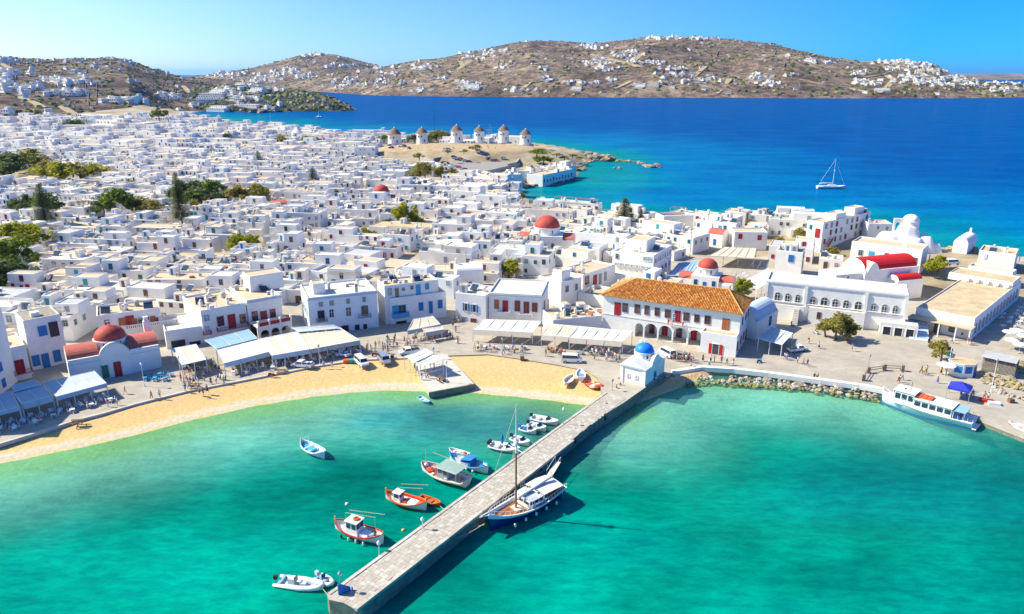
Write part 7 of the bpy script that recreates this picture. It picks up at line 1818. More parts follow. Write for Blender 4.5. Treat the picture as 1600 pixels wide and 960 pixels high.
cabin(t, -8, 5, 3, 2.6, 5.4, 'hull_white', 'hull_white'); cabin(t, -5, 2, 2.2, 5.5, 8, 'hull_white', 'hull_white'); MB().tube((-1, 0, 8), (-1, 0, 12), .2, 'metal_white', 5).build('mast', t)
# ------------------------------------------------------------------ vehicles
def wheel(root, x, y, r, z=None):
    o = MB().tube((x, y-.11, r), (x, y+.11, r), r, 'rubber', 14).build('tyre', root)
    MB().tube((x, y-.12 if y < 0 else y+.08, r), (x, y-.08 if y < 0 else y+.12, r), r*.55, 'steel', 10).build('rim', o)
def car(name, label, loc, rz, kind, m, load=None, cat=None, proto=False, group=None):
    t = empty(name, loc, rz, label, cat or {'van': 'van', 'pickup': 'pickup truck', 'car': 'car'}[kind], group)
    if kind == 'van': L, W_, P, C_ = 4.5, 1.75, [(-2.2, .35), (2.2, .35), (2.25, .95), (1.75, 1.15), (1.25, 1.85), (-2.1, 1.95), (-2.25, 1.0)], [(-2.05, 1.15), (1.62, 1.15), (1.18, 1.78), (-2.0, 1.82)]
    elif kind == 'pickup': L, W_, P, C_ = 4.8, 1.75, [(-2.4, .4), (2.35, .4), (2.4, .8), (1.5, .98), (.95, 1.55), (-.25, 1.6), (-.4, 1.0), (-2.4, 1.0)], [(-.2, 1.02), (1.35, 1.02), (.9, 1.48), (-.18, 1.52)]
    else: L, W_, P, C_ = 4.2, 1.7, [(-2.1, .35), (2.1, .35), (2.12, .75), (1.15, .92), (.5, 1.42), (-1.2, 1.45), (-1.9, .98), (-2.12, .9)], [(-1.75, .97), (1.0, .95), (.46, 1.36), (-1.15, 1.39)]
    mb = MB(); n = len(P)
    def half(z): return W_/2 if z < 1.0 else W_/2*(1-.16*(z-1.0)/.9)
    L_ = [(x, -half(z), z) for x, z in P]; Rr = [(x, half(z), z) for x, z in P]
    mb.face(list(L_), m).face(list(reversed(Rr)), m)
    for i in range(n):
        a, b_ = i, (i+1) % n; mb.face([L_[b_], L_[a], Rr[a], Rr[b_]], m)
    mb.build('body', t)
    for sg in (-1, 1):
        w = [(x, sg*(half(z)+.012), z) for x, z in C_]
        MB().face(w if sg < 0 else list(reversed(w)), 'glass').build('side_window', t)
    i = 3 if kind == 'van' else (3 if kind == 'pickup' else 3)
    a, b_ = P[3], P[4]
    MB().face([(lerp(a[0], b_[0], .1)+.02, -W_*.42, lerp(a[1], b_[1], .1)+.015), (lerp(a[0], b_[0], .1)+.02, W_*.42, lerp(a[1], b_[1], .1)+.015), (lerp(a[0], b_[0], .9)+.02, W_*.38, lerp(a[1], b_[1], .9)+.015), (lerp(a[0], b_[0], .9)+.02, -W_*.38, lerp(a[1], b_[1], .9)+.015)], 'glass').build('windscreen', t)
    if kind != 'pickup':
        a, b_ = (P[5], P[6]); MB().face([(lerp(a[0], b_[0], .15)-.02, -W_*.36, lerp(a[1], b_[1], .15)+.01), (lerp(a[0], b_[0], .8)-.02, -W_*.42, lerp(a[1], b_[1], .8)+.01), (lerp(a[0], b_[0], .8)-.02, W_*.42, lerp(a[1], b_[1], .8)+.01), (lerp(a[0], b_[0], .15)-.02, W_*.36, lerp(a[1], b_[1], .15)+.01)], 'glass').build('rear_window', t)
    else:
        MB().box(-2.3, -.5, -.78, .78, 1.005, 1.03, 'rubber').build('load_bed', t)
        if load:
            for k in range(4): MB().box(-2.2+.42*k, -1.85+.42*k, -.55+.1*k, .2+.1*k, 1.04, 1.35, load[k % len(load)]).build('crate', t)
    for x in (-L*.31, L*.31):
        for y in (-W_/2+.02, W_/2-.02): wheel(t, x, y, .32)
    for y in (-.6, .6):
        MB().box(L/2-.13, L/2+.03, y-.16, y+.16, .66, .82, 'metal_white').build('headlight', t); MB().box(-L/2-.03, -L/2+.1, y-.13, y+.13, .66, .84, 'bright_red').build('tail_light', t)
    MB().box(L/2-.1, L/2+.06, -W_/2+.05, W_/2-.05, .38, .55, 'grey_paint').box(-L/2-.06, -L/2+.1, -W_/2+.05, W_/2-.05, .38, .55, 'grey_paint').build('bumper', t)
    return t
def gz(px, py, z=ZQ): return G(px, py, z)
car('pickup_truck', 'white pickup parked at the quay edge furthest left', gz(473, 574), R(168), 'pickup', 'hull_white', ['cloth white', 'cloth grey'])
car('pickup_truck', 'white pickup with blue crates close to the awnings end', gz(533, 556), R(150), 'pickup', 'hull_white', ['blue_paint', 'cloth white'])
car('delivery_van', 'white estate van facing the beach beside the silver one', gz(565, 570), R(-58), 'van', 'hull_white')
car('passenger_van', 'silver grey van parked at the sand edge', gz(600, 566), R(-62), 'van', 'steel')
car('delivery_van', 'small white van driving on the quay above the sand', gz(893, 566), R(-4), 'van', 'hull_white')
car('delivery_van', 'white van with dark rear window in front of the arcade', gz(1042, 556), R(115), 'van', 'hull_white')
car('parked_car', 'silver car half hidden by the people at the arcade', gz(1061, 559), R(150), 'car', 'steel')
car('pickup_truck', 'white pickup loaded with yellow goods right of the kiosk canopy', gz(1245, 549), R(20), 'pickup', 'hull_white', ['paint_yellow', 'rope'])
car('delivery_van', 'white van with orange rear on the lane near the stone ruins', G(1487, 414, 4.25), R(10), 'van', 'hull_white')
car('pickup_truck', 'white pickup standing behind the jetty tent', gz(640, 553), R(200), 'pickup', 'hull_white')
cc = ['black_paint', 'grey_paint', 'hull_white', 'steel', 'hull_blue', 'black_paint', 'hull_red', 'steel']
CW = {'black_paint': 'black', 'grey_paint': 'dark grey', 'hull_white': 'white', 'steel': 'silver', 'hull_blue': 'navy', 'hull_red': 'red'}
PK = [(595, 415), (625, 420), (672, 442), (700, 446), (735, 446), (780, 450), (818, 455), (842, 408), (872, 414), (905, 424), (945, 432), (1045, 446), (1075, 446), (1150, 440), (575, 465), (605, 470), (545, 490), (575, 500), (650, 492), (680, 500), (720, 508), (760, 528), (785, 534)]
cars = []
for i, (a, b_) in enumerate(PK):
    px, py = 600+a/6.154, 180+b_/6.154; m = cc[(i*5+2) % 8]; p = G(px, py, 4.82); p.z = max(4.82, land_z(p.x, p.y)+.37)
    t = car('parked_car', CW[m]+' car parked below the windmill walls', p, R(-15 if i < 14 else -50)+(.2*(i % 3)), 'car', m, group='cars parked below the windmills'); cars.append(t); t['auto'] = 1
for i, (px, py) in enumerate([(604, 236), (610, 239), (617, 240), (624, 243), (632, 243), (612, 245), (603, 231), (596, 233), (590, 236), (640, 246)]):
    m = cc[(i*3+1) % 8]; p = G(px, py, 5); t = car('parked_car', CW[m]+' car in the row left of the windmill slope', Vector((p.x, p.y, ztown(p.x, p.y)+.4)), R(20+i*30), 'car', m, group='cars left of the windmill slope'); t['auto'] = 1
def scooter(label, p, rz, m):
    t = empty('scooter', p, rz, label, 'scooter')
    MB().box(-.5, .35, -.14, .14, .28, .55, m).box(-.55, .05, -.16, .16, .55, .72, 'rubber').build('body', t); MB().box(.38, .46, -.2, .2, .3, .95, m).build('front_shield', t)
    for x in (-.5, .55): MB().tube((x, -.06, .24), (x, .06, .24), .24, 'rubber', 10).build('wheel', t)
    MB().tube((.42, -.3, 1.0), (.42, .3, 1.0), .03, 'black_paint', 4).build('handlebar', t)
for lb, px, py, m, a in [('red scooter standing on the sand by the long awnings', 424, 588, 'bright_red', .2), ('red quad bike style scooter between the two vans', 585, 556, 'bright_red', .9), ('white scooter near the museum corner tree', 1275, 522, 'hull_white', 2), ('dark scooter left of the small quay tamarisk', 1452, 537, 'black_paint', 1.5), ('blue scooter in the shade right of the town hall', 1186, 567, 'blue_paint', .5)]: scooter(lb, gz(px, py), a, m)

# ------------------------------------------------------------------ awnings
AW = []
def awning(label, bl, br, fr, fl, zb, zf, n, m, vm=None, vdrop=.8, posts=True, name='awning', base=ZQ, frame='metal_white', flat=False):
    BL, BR, FR, FL = G(*bl, base+zb), G(*br, base+zb), G(*fr, base+zf), G(*fl, base+zf); o = Vector((FL.x, FL.y, base)); t = empty(name, o, 0, label, 'awning')
    ms = m if isinstance(m, list) else [m]
    for i in range(n):
        a, b_ = (i+.03)/n, (i+.97)/n; q = [FL.lerp(FR, a)-o, FL.lerp(FR, b_)-o, BL.lerp(BR, b_)-o, BL.lerp(BR, a)-o]; dz = Vector((0, 0, .05))
        mid = [q[0].lerp(q[3], .5)-Vector((0, 0, .12)), q[1].lerp(q[2], .5)-Vector((0, 0, .12))]
        MB().rings([[q[0], q[1], q[1]-dz, q[0]-dz], [mid[0], mid[1], mid[1]-dz, mid[0]-dz], [q[3], q[2], q[2]-dz, q[3]-dz]], ms[i % len(ms)], True, True, True).build('canvas_panel', t)
    fb = MB()
    for i in range(n+1): fb.tube(FL.lerp(FR, i/n)-o+Vector((0, 0, .02)), BL.lerp(BR, i/n)-o+Vector((0, 0, .02)), .06, frame, 4)
    fb.tube(FL-o, FR-o, .07, frame, 4).tube(BL-o, BR-o, .07, frame, 4).build('frame', t)
    if vdrop:
        out = (FL-BL).lerp(FR-BR, .5); out.z = 0; out.normalize(); k = max(1, n//2+1)
        for i in range(k):
            a, b_ = (i+.02)/k, (i+.98)/k; q = [FL.lerp(FR, a)-o, FL.lerp(FR, b_)-o]; dn = [p+out*.55-Vector((0, 0, vdrop)) for p in q]; dz = out*.04
            MB().rings([[q[0]+dz, q[1]+dz, dn[1]+dz, dn[0]+dz], [q[0]+dz*2, q[1]+dz*2, dn[1]+dz*2, dn[0]+dz*2]], vm or ms[0], True, True, True).build('drop_panel', t)
    if posts:
        for i in range(max(2, n//2+2)):
            p = FL.lerp(FR, i/(max(2, n//2+2)-1))-o; MB().box(p.x-.07, p.x+.07, p.y-.07, p.y+.07, 0, p.z, frame).build('post', t)
        for e in (BL, BR):
            p = e-o; MB().box(p.x-.07, p.x+.07, p.y-.07, p.y+.07, 0, p.z, frame).build('post', t)
    AW.append((t, [p.to_2d() for p in (BL, BR, FR, FL)]))
    return t
awning('wide pale awning of four panels below the tall blue shuttered house', (67, 598), (147, 580), (166, 599), (88, 620), 3.5, 3.0, 4, 'canvas_grey', vdrop=.6)
awning('pale awning of two panels with hanging drop, second from the left edge', (19, 612), (66, 602), (82, 618), (34, 631), 3.6, 3.1, 2, 'canvas_grey', vdrop=1.0)
awning('greenish pale awning cut by the left edge', (-50, 628), (17, 612), (30, 636), (-38, 652), 3.6, 3.1, 3, 'canvas_grey', vdrop=.5)
awning('small upper canvas between the balconies and the left awnings', (17, 603), (54, 594), (64, 601), (23, 612), 4.2, 3.8, 1, 'canvas_grey', vdrop=0, posts=False)
awning('open white frame pergola with three sheets right of the salmon church', (268, 545), (306, 538), (322, 562), (284, 571), 3.2, 3.0, 3, ['canvas_white', 'canvas_cream'], vdrop=0)
awning('blue canvas roof under the long red balcony', (320, 532), (388, 515), (402, 529), (338, 545), 4.0, 3.7, 3, 'canvas_blue', vdrop=0, posts=False)
awning('white awning row in front of the blue canvas roof', (338, 546), (403, 530), (424, 549), (350, 568), 3.5, 3.0, 5, 'canvas_white')
awning('white awning row below the arcaded terrace', (404, 530), (464, 518), (483, 546), (425, 556), 3.6, 3.0, 5, ['canvas_white', 'canvas_cream'])
awning('cream awning row in front of the grey mansion', (466, 519), (532, 513), (562, 532), (485, 546), 3.6, 3.0, 5, 'canvas_cream')
awning('grey blue canvas roof against the grey mansion wall', (455, 512), (520, 508), (532, 513), (466, 519), 4.4, 3.9, 3, 'canvas_grey', vdrop=0, posts=False)
awning('cream shop awning with slanted roof in front of the blue shutter house', (646, 499), (676, 494), (688, 507), (637, 517), 3.4, 2.7, 3, ['canvas_cream'])
awning('low front flap of the cream shop awning', (660, 514), (690, 510), (693, 515), (664, 520), 2.7, 2.4, 2, 'canvas_cream', posts=False)
awning('wide white framed awning of five panels in front of the cream mansion', (755, 499), (846, 502), (832, 520), (739, 515), 3.7, 3.0, 5, 'canvas_white', vm='canvas_cream', vdrop=1.1)
awning('cream awning left of the framed restaurant awning', (858, 506), (903, 510), (889, 527), (846, 524), 3.6, 2.9, 2, 'canvas_cream', vdrop=1.0)
awning('long white restaurant awning with black slots beside the town hall', (904, 510), (988, 518), (973, 534), (890, 528), 3.7, 2.9, 5, 'canvas_white', vm='canvas_cream', vdrop=1.1)
awning('white canopy over the open tables behind the pink chapel', (1168, 437), (1200, 419), (1207, 438), (1182, 453), 3.2, 3.0, 4, 'canvas_white', vdrop=0, base=2.4)
awning('light blue slatted canopy in the lane behind the tiled roof', (1061, 411), (1092, 408), (1079, 431), (1043, 431), 3.0, 2.8, 6, 'canvas_blue', vdrop=0, base=2)
awning('broad beige reed pergola in the old square', (1132, 386), (1182, 388), (1178, 404), (1107, 400), 3.2, 3.0, 5, 'canvas_cream', vdrop=0, base=2, frame='grey_wood')
awning('upper white tent sheet on the concrete jetty', (664, 545), (678, 552), (649, 566), (632, 557), 3.6, 3.0, 2, 'canvas_white', vdrop=0)
awning('lower white tent sheet on the concrete jetty', (672, 552), (692, 562), (664, 571), (649, 565), 3.4, 2.8, 2, 'canvas_white', vdrop=0)
awning('flat white and blue kiosk canopy on posts right of the town hall', (1205, 511), (1239, 521), (1222, 539), (1185, 529), 3.2, 3.2, 3, 'canvas_grey', vdrop=0)
# restaurant stuff on the flat roof behind the long white awning
b = Bld('restaurant', 'low white restaurant block with cluttered cream roof behind the long awning', (864, 500), (941, 493), 4.2, 9, wall='whitewash', roof='roof_cream', foot=False); b.clutter(9, 91)
for i in range(10): MB().box(-.6, .6, -.4, .4, 0, .5, ['plaster_stone', 'roof_cream', 'orange_wood'][i % 3]).build('crate_pile', b.root, (6+i*.9, 2+(i*37 % 5), 3.8), i)

# ------------------------------------------------------------------ kiosk, shed, gazebo, fences
def kiosk():
    c = gz(1507, 588); t = empty('ticket_kiosk', c, 0, 'white kiosk with blue windows and flags beside the blue gazebo', 'kiosk')
    P = [(2.7*math.cos(PI/4*k+PI/8), 2.3*math.sin(PI/4*k+PI/8)+1.2) for k in range(8)]
    MB().prism(P, -.2, 2.8, 'whitewash', 'roof_sand').build('wall', t); MB().prism([(x*1.08, (y-1.2)*1.08+1.2) for x, y in P], 2.801, 2.98, 'whitewash', 'roof_sand').build('roof_slab', t)
    for k in (4, 5, 6, 7):
        a, b_ = Vector(P[k]), Vector(P[(k+1) % 8]); m = (a+b_)/2; d = b_-a; add_win(t, 's' if k != 6 else 'd', 1.2, 1.2 if k != 6 else 2.0, 'blue', (m.x, m.y, 1.1 if k != 6 else .1), math.atan2(d.y, d.x))
    MB().lathe([(1.9, 2.3), (.1, 2.75)], 12, 'canvas_white', (-3.9, .6, 0)).tube((-3.9, .6, 0), (-3.9, .6, 2.7), .05, 'metal_white').build('parasol', t)
    MB().tube((-2.4, 2.2, 0), (-2.4, 2.2, 5.6), .06, 'metal_white').tube((-3.4, 2.2, 4.8), (-1.4, 2.2, 4.8), .05, 'metal_white').build('flag_mast', t)
    MB().box(-3.3, -2.7, 2.18, 2.22, 3.7, 4.7, 'teal_paint').build('green_flag', t)
    f = MB()
    for i in range(5): f.box(-2.2+.04*i, -1.5+.04*i, 2.18, 2.22, 3.2+i*.2, 3.4+i*.2, 'blue_paint' if i % 2 else 'canvas_white')
    f.build('striped_flag', t)
kiosk()
def shed():
    A = G(1533, 581, ZQ); B_ = G(1583, 592, ZQ); d = B_-A; L = d.length; t = empty('wooden_shed', A, math.atan2(d.y, d.x), 'weathered wooden slatted shed with flat grey board roof', 'shed')
    for i in range(4): MB().box(i*L/3-.12, i*L/3+.12, -.1, .14, 0, 3.5, 'grey_wood').build('post', t); MB().box(i*L/3-.12, i*L/3+.12, 3.6, 3.8, 0, 3.2, 'grey_wood').build('post', t)
    n = int(L/.22)
    for i in range(n): MB().box(i*L/n, i*L/n+.15, -.16, -.11, .5, 2.9-.1*(i % 3), 'grey_wood').build('slat', t)
    for i in range(12): MB().box(-.16, -.11, .2+i*.3, .4+i*.3, .4, 3.0, 'grey_wood').build('slat', t)
    for z in (.6, 1.7, 2.9): MB().box(0, L, -.105, -.02, z, z+.12, 'grey_wood').build('rail', t)
    for i in range(int((L+.8)/.45)): MB().box(-.4+i*.45, -.4+i*.45+.43, -.7, 4.2, 3.52, 3.57, 'roof_grey').build('roof_board', t)
    MB().box(.1, L-.1, 3.5, 3.6, 0, 3.3, 'brown_wood').build('back_wall', t)
    MB().box(-.3, L+.3, -.4, 4, -.5, .35, 'stone_pale').build('footing', t)
shed()
def gazebo():
    c = gz(1497, 622); t = empty('blue_gazebo', c, R(-38), 'deep blue pop up gazebo on the wharf behind the ferry', 'gazebo'); s = 1.9
    MB().rings([[(-s, -s, 2.1), (s, -s, 2.1), (s, s, 2.1), (-s, s, 2.1)], [(-s, -s, 2.45), (s, -s, 2.45), (s, s, 2.45), (-s, s, 2.45)], [(-.05, -.05, 3.5), (.05, -.05, 3.5), (.05, .05, 3.5), (-.05, .05, 3.5)]], 'tent_blue').build('canopy', t)
    for x in (-s, s):
        for y in (-s, s): MB().box(x-.05, x+.05, y-.05, y+.05, 0, 2.3, 'grey_paint').build('leg', t)
gazebo()
def rails():
    P = [gz(1348, 595), gz(1356, 583), gz(1381, 579), gz(1409, 580)]; t = empty('wooden_barrier', P[0], 0, 'brown wooden barrier rails between stone posts on the wharf', 'barrier')
    for p in P: q = p-P[0]; MB().box(q.x-.35, q.x+.35, q.y-.35, q.y+.35, -.1, 1.4, 'stone').build('stone_post', t)
    for a, b_ in zip(P, P[1:]):
        for z in (.6, 1.1): MB().tube(a-P[0]+Vector((0, 0, z)), b_-P[0]+Vector((0, 0, z)), .08, 'deck_wood', 5).build('rail', t)
rails()
def planter(name, label, p, m, s=.45, h=.8, top=None): MB().box(-s, s, -s, s, -.1, h, m, top).build(name, loc=p, label=label, cat='planter' if top else 'bin')
planter('rubbish_bin', 'brown bin on the wharf behind the red boat', gz(1579, 629), 'brown_wood'); planter('rubbish_bin', 'dark brown bin on the quay above the beach, left part', gz(816, 562), 'brown_wood'); planter('rubbish_bin', 'grey bin behind the sand near the jetty tent', gz(613, 560), 'brown_wood', .35); planter('rubbish_bin', 'small bin left of the arches terrace corner by the pier', gz(988, 609), 'stone', .22, .9)
MB().box(-1.2, 1.2, -.5, .5, 0, .5, 'bright_red').build('red_crate', loc=gz(1541, 628), rz=-.3, label='flat red box lying on the wharf beside the white one', cat='crate'); MB().box(-1.0, 1.0, -.6, .6, 0, .5, 'hull_white').build('white_crate', loc=gz(1553, 632), rz=-.3, label='flat white box lying on the wharf right of the red one', cat='crate')
def bench(label, p, rz):
    t = empty('picnic_bench', p, rz, label, 'bench'); MB().box(-1, 1, -.35, .35, .72, .78, 'brown_wood').build('table_top', t)
    for y in (-.75, .75): MB().box(-1, 1, y-.13, y+.13, .42, .47, 'brown_wood').build('seat', t)
    for x in (-.7, .7): MB().box(x-.05, x+.05, -.8, .8, 0, .08, 'brown_wood').box(x-.05, x+.05, -.15, .15, .08, .72, 'brown_wood').build('leg', t)
bench('brown wooden picnic bench at the kerb, lower left', G(122, 662, 1.2), R(14)); bench('brown wooden bench table on the sand edge among people', G(305, 608, 1.1), R(14)); bench('small bench with red cushions near the red scooter', G(440, 583, 1.1), R(14)); bench('wooden bench on the jetty rim', gz(690, 596), R(-50))
MB().box(-.6, .6, -.5, .5, 0, .7, 'teal_paint').build('fish_crate', loc=gz(550, 566), rz=.3, label='green fish crate pile beside the pickup on the beach edge', cat='crate'); MB().box(-.6, .6, -.5, .5, 0, .6, 'paint_orange').build('fish_crate', loc=gz(541, 566), rz=.2, label='orange fish crate pile left of the green crates', cat='crate')
# lamps
def lamp(label, p, h, head='glass', m='grey_paint'):
    t = empty('lamp_post', p, 0, label, 'street lamp'); MB().lathe([(.16, 0), (.13, .3), (.06, .5), (.045, h-.4)], 8, m).build('pole', t); MB().lathe([(.06, h-.4), (.24, h-.3), (.26, h), (.1, h+.2), (.01, h+.22)], 8, head).build('lantern', t)
lamp('white globe lamp post halfway up the pier left edge', G(880, 672, 1.2), 4.2, 'metal_white'); lamp('slim grey lamp post on the pier near the red caique', G(661, 838, 1.2), 2.8, 'metal_white', 'metal_white'); lamp('short white mooring pole at the pier edge by the cabin caique', G(593, 872, 1.2), 2.4, 'metal_white', 'metal_white')
lamp('lamp with grey disc head at the pier end', G(534, 936, 1.2), 3.7, 'steel'); lamp('old style lamp post where the pier meets the sand', G(956, 618, 1.3), 3.4, 'grey_paint'); lamp('lamp post in front of the salmon church', gz(226, 604), 5, 'metal_white', 'metal_white')
lamp('tall thin lamp post right of the salmon church', gz(283, 590), 4.6, 'metal_white', 'metal_white'); lamp('lamp post on the quay kerb behind the sand scooter', gz(500, 570), 4.5, 'grey_paint', 'metal_white'); lamp('lamp post left of the jetty tent', gz(653, 548), 4.4, 'grey_paint'); lamp('lamp post behind the jetty tent', gz(665, 560), 5, 'grey_paint'); lamp('dark lamp post at the tent corner', gz(678, 578), 5, 'grey_paint'); lamp('lamp post at the jetty tip', gz(698, 598), 4.6, 'metal_white', 'metal_white'); lamp('lamp post on the quay in front of the white framed awning', gz(785, 555), 4, 'grey_paint'); lamp('pole with lamp behind the gazebo', gz(1548, 613), 7, 'grey_paint', 'metal_white'); lamp('thin pole standing among the people at the barrier', gz(1356, 578), 3.4, 'grey_paint')
for a, b_, z, h, lb in [(1078, 400, 2, 10, 'tall wooden utility pole by the pink red vault chapel'), (1042, 446, 2, 9, 'wooden utility pole behind the tiled roof left part'), (953, 425, 2, 8, 'wooden utility pole at the guest house corner'), (1250, 440, 3, 7, 'thin pole behind the museum left end'), (285, 360, 3, 8, 'pale mast beside the narrow cypress'), (1351, 447, 3, 7, 'thin pole at the white gable of the red vault church')]:
    MB().tube((0, 0, -1), (0, 0, h), .13, 'grey_wood', 6, .09).box(-.7, .7, -.05, .05, h-.7, h-.6, 'grey_wood').build('utility_pole', loc=G(a, b_, z), label=lb, cat='pole')
# pier head sign frame and odds
c = G(541, 938, 1.22); t = empty('harbour_sign', c, R(30), 'bright blue frame sign with notice panel at the pier end', 'sign')
MB().box(-.9, -.75, -.1, .1, 0, 2.6, 'blue_paint').box(.75, .9, -.1, .1, 0, 1.6, 'blue_paint').build('frame_post', t); MB().extr([(-.75, 1.0), (.75, .9), (.6, 1.7), (-.75, 2.7)], -.05, .05, 'blue_paint').build('sign_panel', t); MB().box(-1.2, 1.4, -.5, .5, 0, .12, 'blue_paint').box(.9, 1.4, -.4, .4, .12, .9, 'blue_paint').build('base_plate', t)
MB().dome(.3, 'paint_yellow', n=10, k=4).build('yellow_buoy', t, (-.2, -.35, .4)); MB().box(-.2, .2, -.1, .1, 0, .5, 'cloth grey').build('small_box', t, (.3, -.4, .1))
MB().dome(.45, 'cloth green', n=10, k=4, h=.3).build('green_net', loc=G(553, 922, 1.2), label='bright green net bundle on the pier end', cat='net')
MB().dome(.35, 'cloth light blue', n=8, k=4, h=.5).build('blue_bundle', loc=G(561, 914, 1.2), label='pale blue bundle beside the green net', cat='bundle')
def coil(lb, p, m='rope', r=.45): MB().lathe([(r*.35, 0), (r*.95, .02), (r, .14), (r*.6, .26), (r*.35, .16), (r*.35, 0)], 12, m).build('rope_coil', loc=p, label=lb, cat='rope')
for i, (a, b_, lb) in enumerate([(604, 912, 'orange rope coil at the pier edge near the head'), (707, 833, 'rope coil on the pier edge left of the gulet bow'), (720, 822, 'small rope coil between two others on the pier'), (748, 800, 'rope coil on the pier beside the gulet bow'), (835, 706, 'dark rope heap mid pier above the gulet'), (920, 668, 'tiny rope coil on the upper pier edge'), (887, 690, 'little rope coil right side of the upper pier'), (905, 650, 'dark cleat heap on the pier left edge'), (657, 868, 'rope coil on the pier by the slim lamp'), (630, 880, 'pale rope coil on the lower pier')]):
    coil(lb, G(a, b_, 1.18), ['paint_orange', 'rope', 'paint_yellow', 'rope', 'rubber', 'rope', 'rope', 'rubber', 'rope', 'rope'][i], .45 if i != 5 else .3)
for i in range(6):
    p = on_pier(PLEN-8-i*11, PWID-.5); MB().lathe([(.2, -.1), (.16, .35), (.26, .45), (.2, .58), (.01, .6)], 8, 'rubber').build('bollard', loc=p, label=['first', 'second', 'third', 'fourth', 'fifth', 'sixth'][i]+' iron bollard from the pier head on the gulet side', cat='bollard')
# parasols and garden chairs at the far right
def parasol(lb, p, m='canvas_white', r=1.6, h=2.6):
    t = empty('parasol', p, .3, lb, 'parasol'); MB().lathe([(r, h-.55), (r*.98, h-.38), (.08, h), (.01, h+.1)], 8, m).build('canopy', t); MB().tube((0, 0, 0), (0, 0, h), .04, 'metal_white').lathe([(.3, 0), (.3, .1), (.05, .12)], 8, 'concrete').build('pole', t)
for i, (a, b_, z) in enumerate([(1578, 545, 1.4), (1592, 552, 1.4), (1598, 538, 1.4), (1590, 530, 1.4), (1575, 532, 1.4)]):
    parasol(['white parasol leftmost of the front pair by the shed roof', 'white parasol at the right edge above the shed', 'upper white parasol on the right edge', 'white parasol in the shade line of the long building', 'white parasol furthest back beside the long building'][i], G(a, b_, z))
# ------------------------------------------------------------------ tables and chairs
tb = MB().lathe([(.42, .70), (.42, .74), (.01, .741)], 10, 'metal_white', cap0=True).box(-.04, .04, -.04, .04, 0, .7, 'grey_paint').lathe([(.25, 0), (.25, .04), (.04, .06)], 8, 'grey_paint')
def sq_table(m): return MB().box(-.42, .42, -.42, .42, .70, .745, m).box(-.38, -.32, -.38, -.32, 0, .7, m).box(.32, .38, -.38, -.32, 0, .7, m).box(-.38, -.32, .32, .38, 0, .7, m).box(.32, .38, .32, .38, 0, .7, m).mesh('cafe_table')
def chair_mesh(m, s): return MB().box(-.21, .21, -.21, .21, .42, .47, s).box(-.21, .21, .18, .22, .60, .92, m).box(-.21, -.17, -.21, -.17, 0, .42, m).box(.17, .21, -.21, -.17, 0, .42, m).box(-.21, -.17, .17, .21, 0, .6, m).box(.17, .21, .17, .21, 0, .6, m).mesh('cafe_chair')
TM = {k: sq_table(v) for k, v in (('white', 'metal_white'), ('blue', 'light_blue_paint'), ('wood', 'orange_wood'))}
CM = {'white': chair_mesh('metal_white', 'canvas_white'), 'blue': chair_mesh('light_blue_paint', 'hull_skyblue'), 'wood': chair_mesh('brown_wood', 'canvas_cream'), 'yellow': chair_mesh('paint_yellow', 'orange_wood')}
TSPOT = []; NCH = 0
ORDS = ['first', 'second', 'third', 'fourth', 'fifth', 'sixth', 'seventh', 'eighth', 'ninth', 'tenth', 'eleventh', 'twelfth', 'thirteenth', 'fourteenth', 'fifteenth', 'sixteenth', 'seventeenth', 'eighteenth', 'nineteenth', 'twentieth', 'twenty-first', 'twenty-second', 'twenty-third', 'twenty-fourth', 'twenty-fifth', 'twenty-sixth', 'twenty-seventh', 'twenty-eighth', 'twenty-ninth', 'thirtieth']
def cafe(area, poly, z, sp, tc, ccol, seed, ch=(2, 4)):
    global NCH
    rr = random.Random(seed); P = gpoly(poly, z); xs = [p.x for p in P]; ys_ = [p.y for p in P]; th = math.atan2(P[1].y-P[0].y, P[1].x-P[0].x)
    spots = []; x = min(xs)
    while x < max(xs):
        y = min(ys_)
        while y < max(ys_):
            if inpoly(x, y, P): spots.append((x+rr.uniform(-.2, .2), y+rr.uniform(-.2, .2)))
            y += sp*1.05
        x += sp
    spots.sort(key=lambda q: proj((q[0], q[1], z))[0]); wd = {'wood': 'wooden'}
    for n_, (X, Y) in enumerate(spots):
        od = ORDS[min(n_, 29)]+' from left'
        link('cafe_table', TM[tc], None, (X, Y, z), th+rr.uniform(-.15, .15), 'small '+wd.get(tc, tc)+' table, '+od+', '+area, 'table', 'tables '+area)
        k = rr.randint(*ch); st = rr.randint(0, 3)
        for j in range(k):
            if NCH >= 290: break
            a = th+(st+j)*PI/2+rr.uniform(-.2, .2); NCH += 1
            dx, dy = -math.sin(a), math.cos(a); sd = ['far', 'left', 'near', 'right'][(st+j) % 4]
            link('cafe_chair', CM[ccol], None, (X+dx*.62, Y+dy*.62, z), a, wd.get(ccol, ccol)+' chair, '+sd+' side of '+ORDS[min(n_, 29)]+' table '+area, 'chair', ccol+' chairs '+area)
        TSPOT.append((X, Y, z, th, area))
cafe('under the awnings at the left edge', [(-30, 668), (30, 654), (85, 638), (160, 616), (176, 628), (90, 655), (0, 680), (-30, 690)], ZQ+.02, 2.2, 'white', 'white', 1)
cafe('in the blue shade by the salmon church', [(212, 592), (262, 582), (275, 592), (225, 602)], ZQ+.02, 2.2, 'blue', 'blue', 2)
cafe('under the open frame pergola', [(280, 572), (322, 562), (330, 572), (290, 584)], ZQ+.02, 2.3, 'blue', 'wood', 3)
cafe('along the long white awnings', [(352, 582), (430, 568), (560, 548), (566, 552), (440, 578), (360, 592)], ZQ+.02, 2.4, 'white', 'white', 4, (2, 3))
cafe('beneath the five panel framed awning', [(742, 540), (832, 546), (830, 552), (742, 547)], ZQ+.02, 2.3, 'white', 'white', 5, (2, 3))
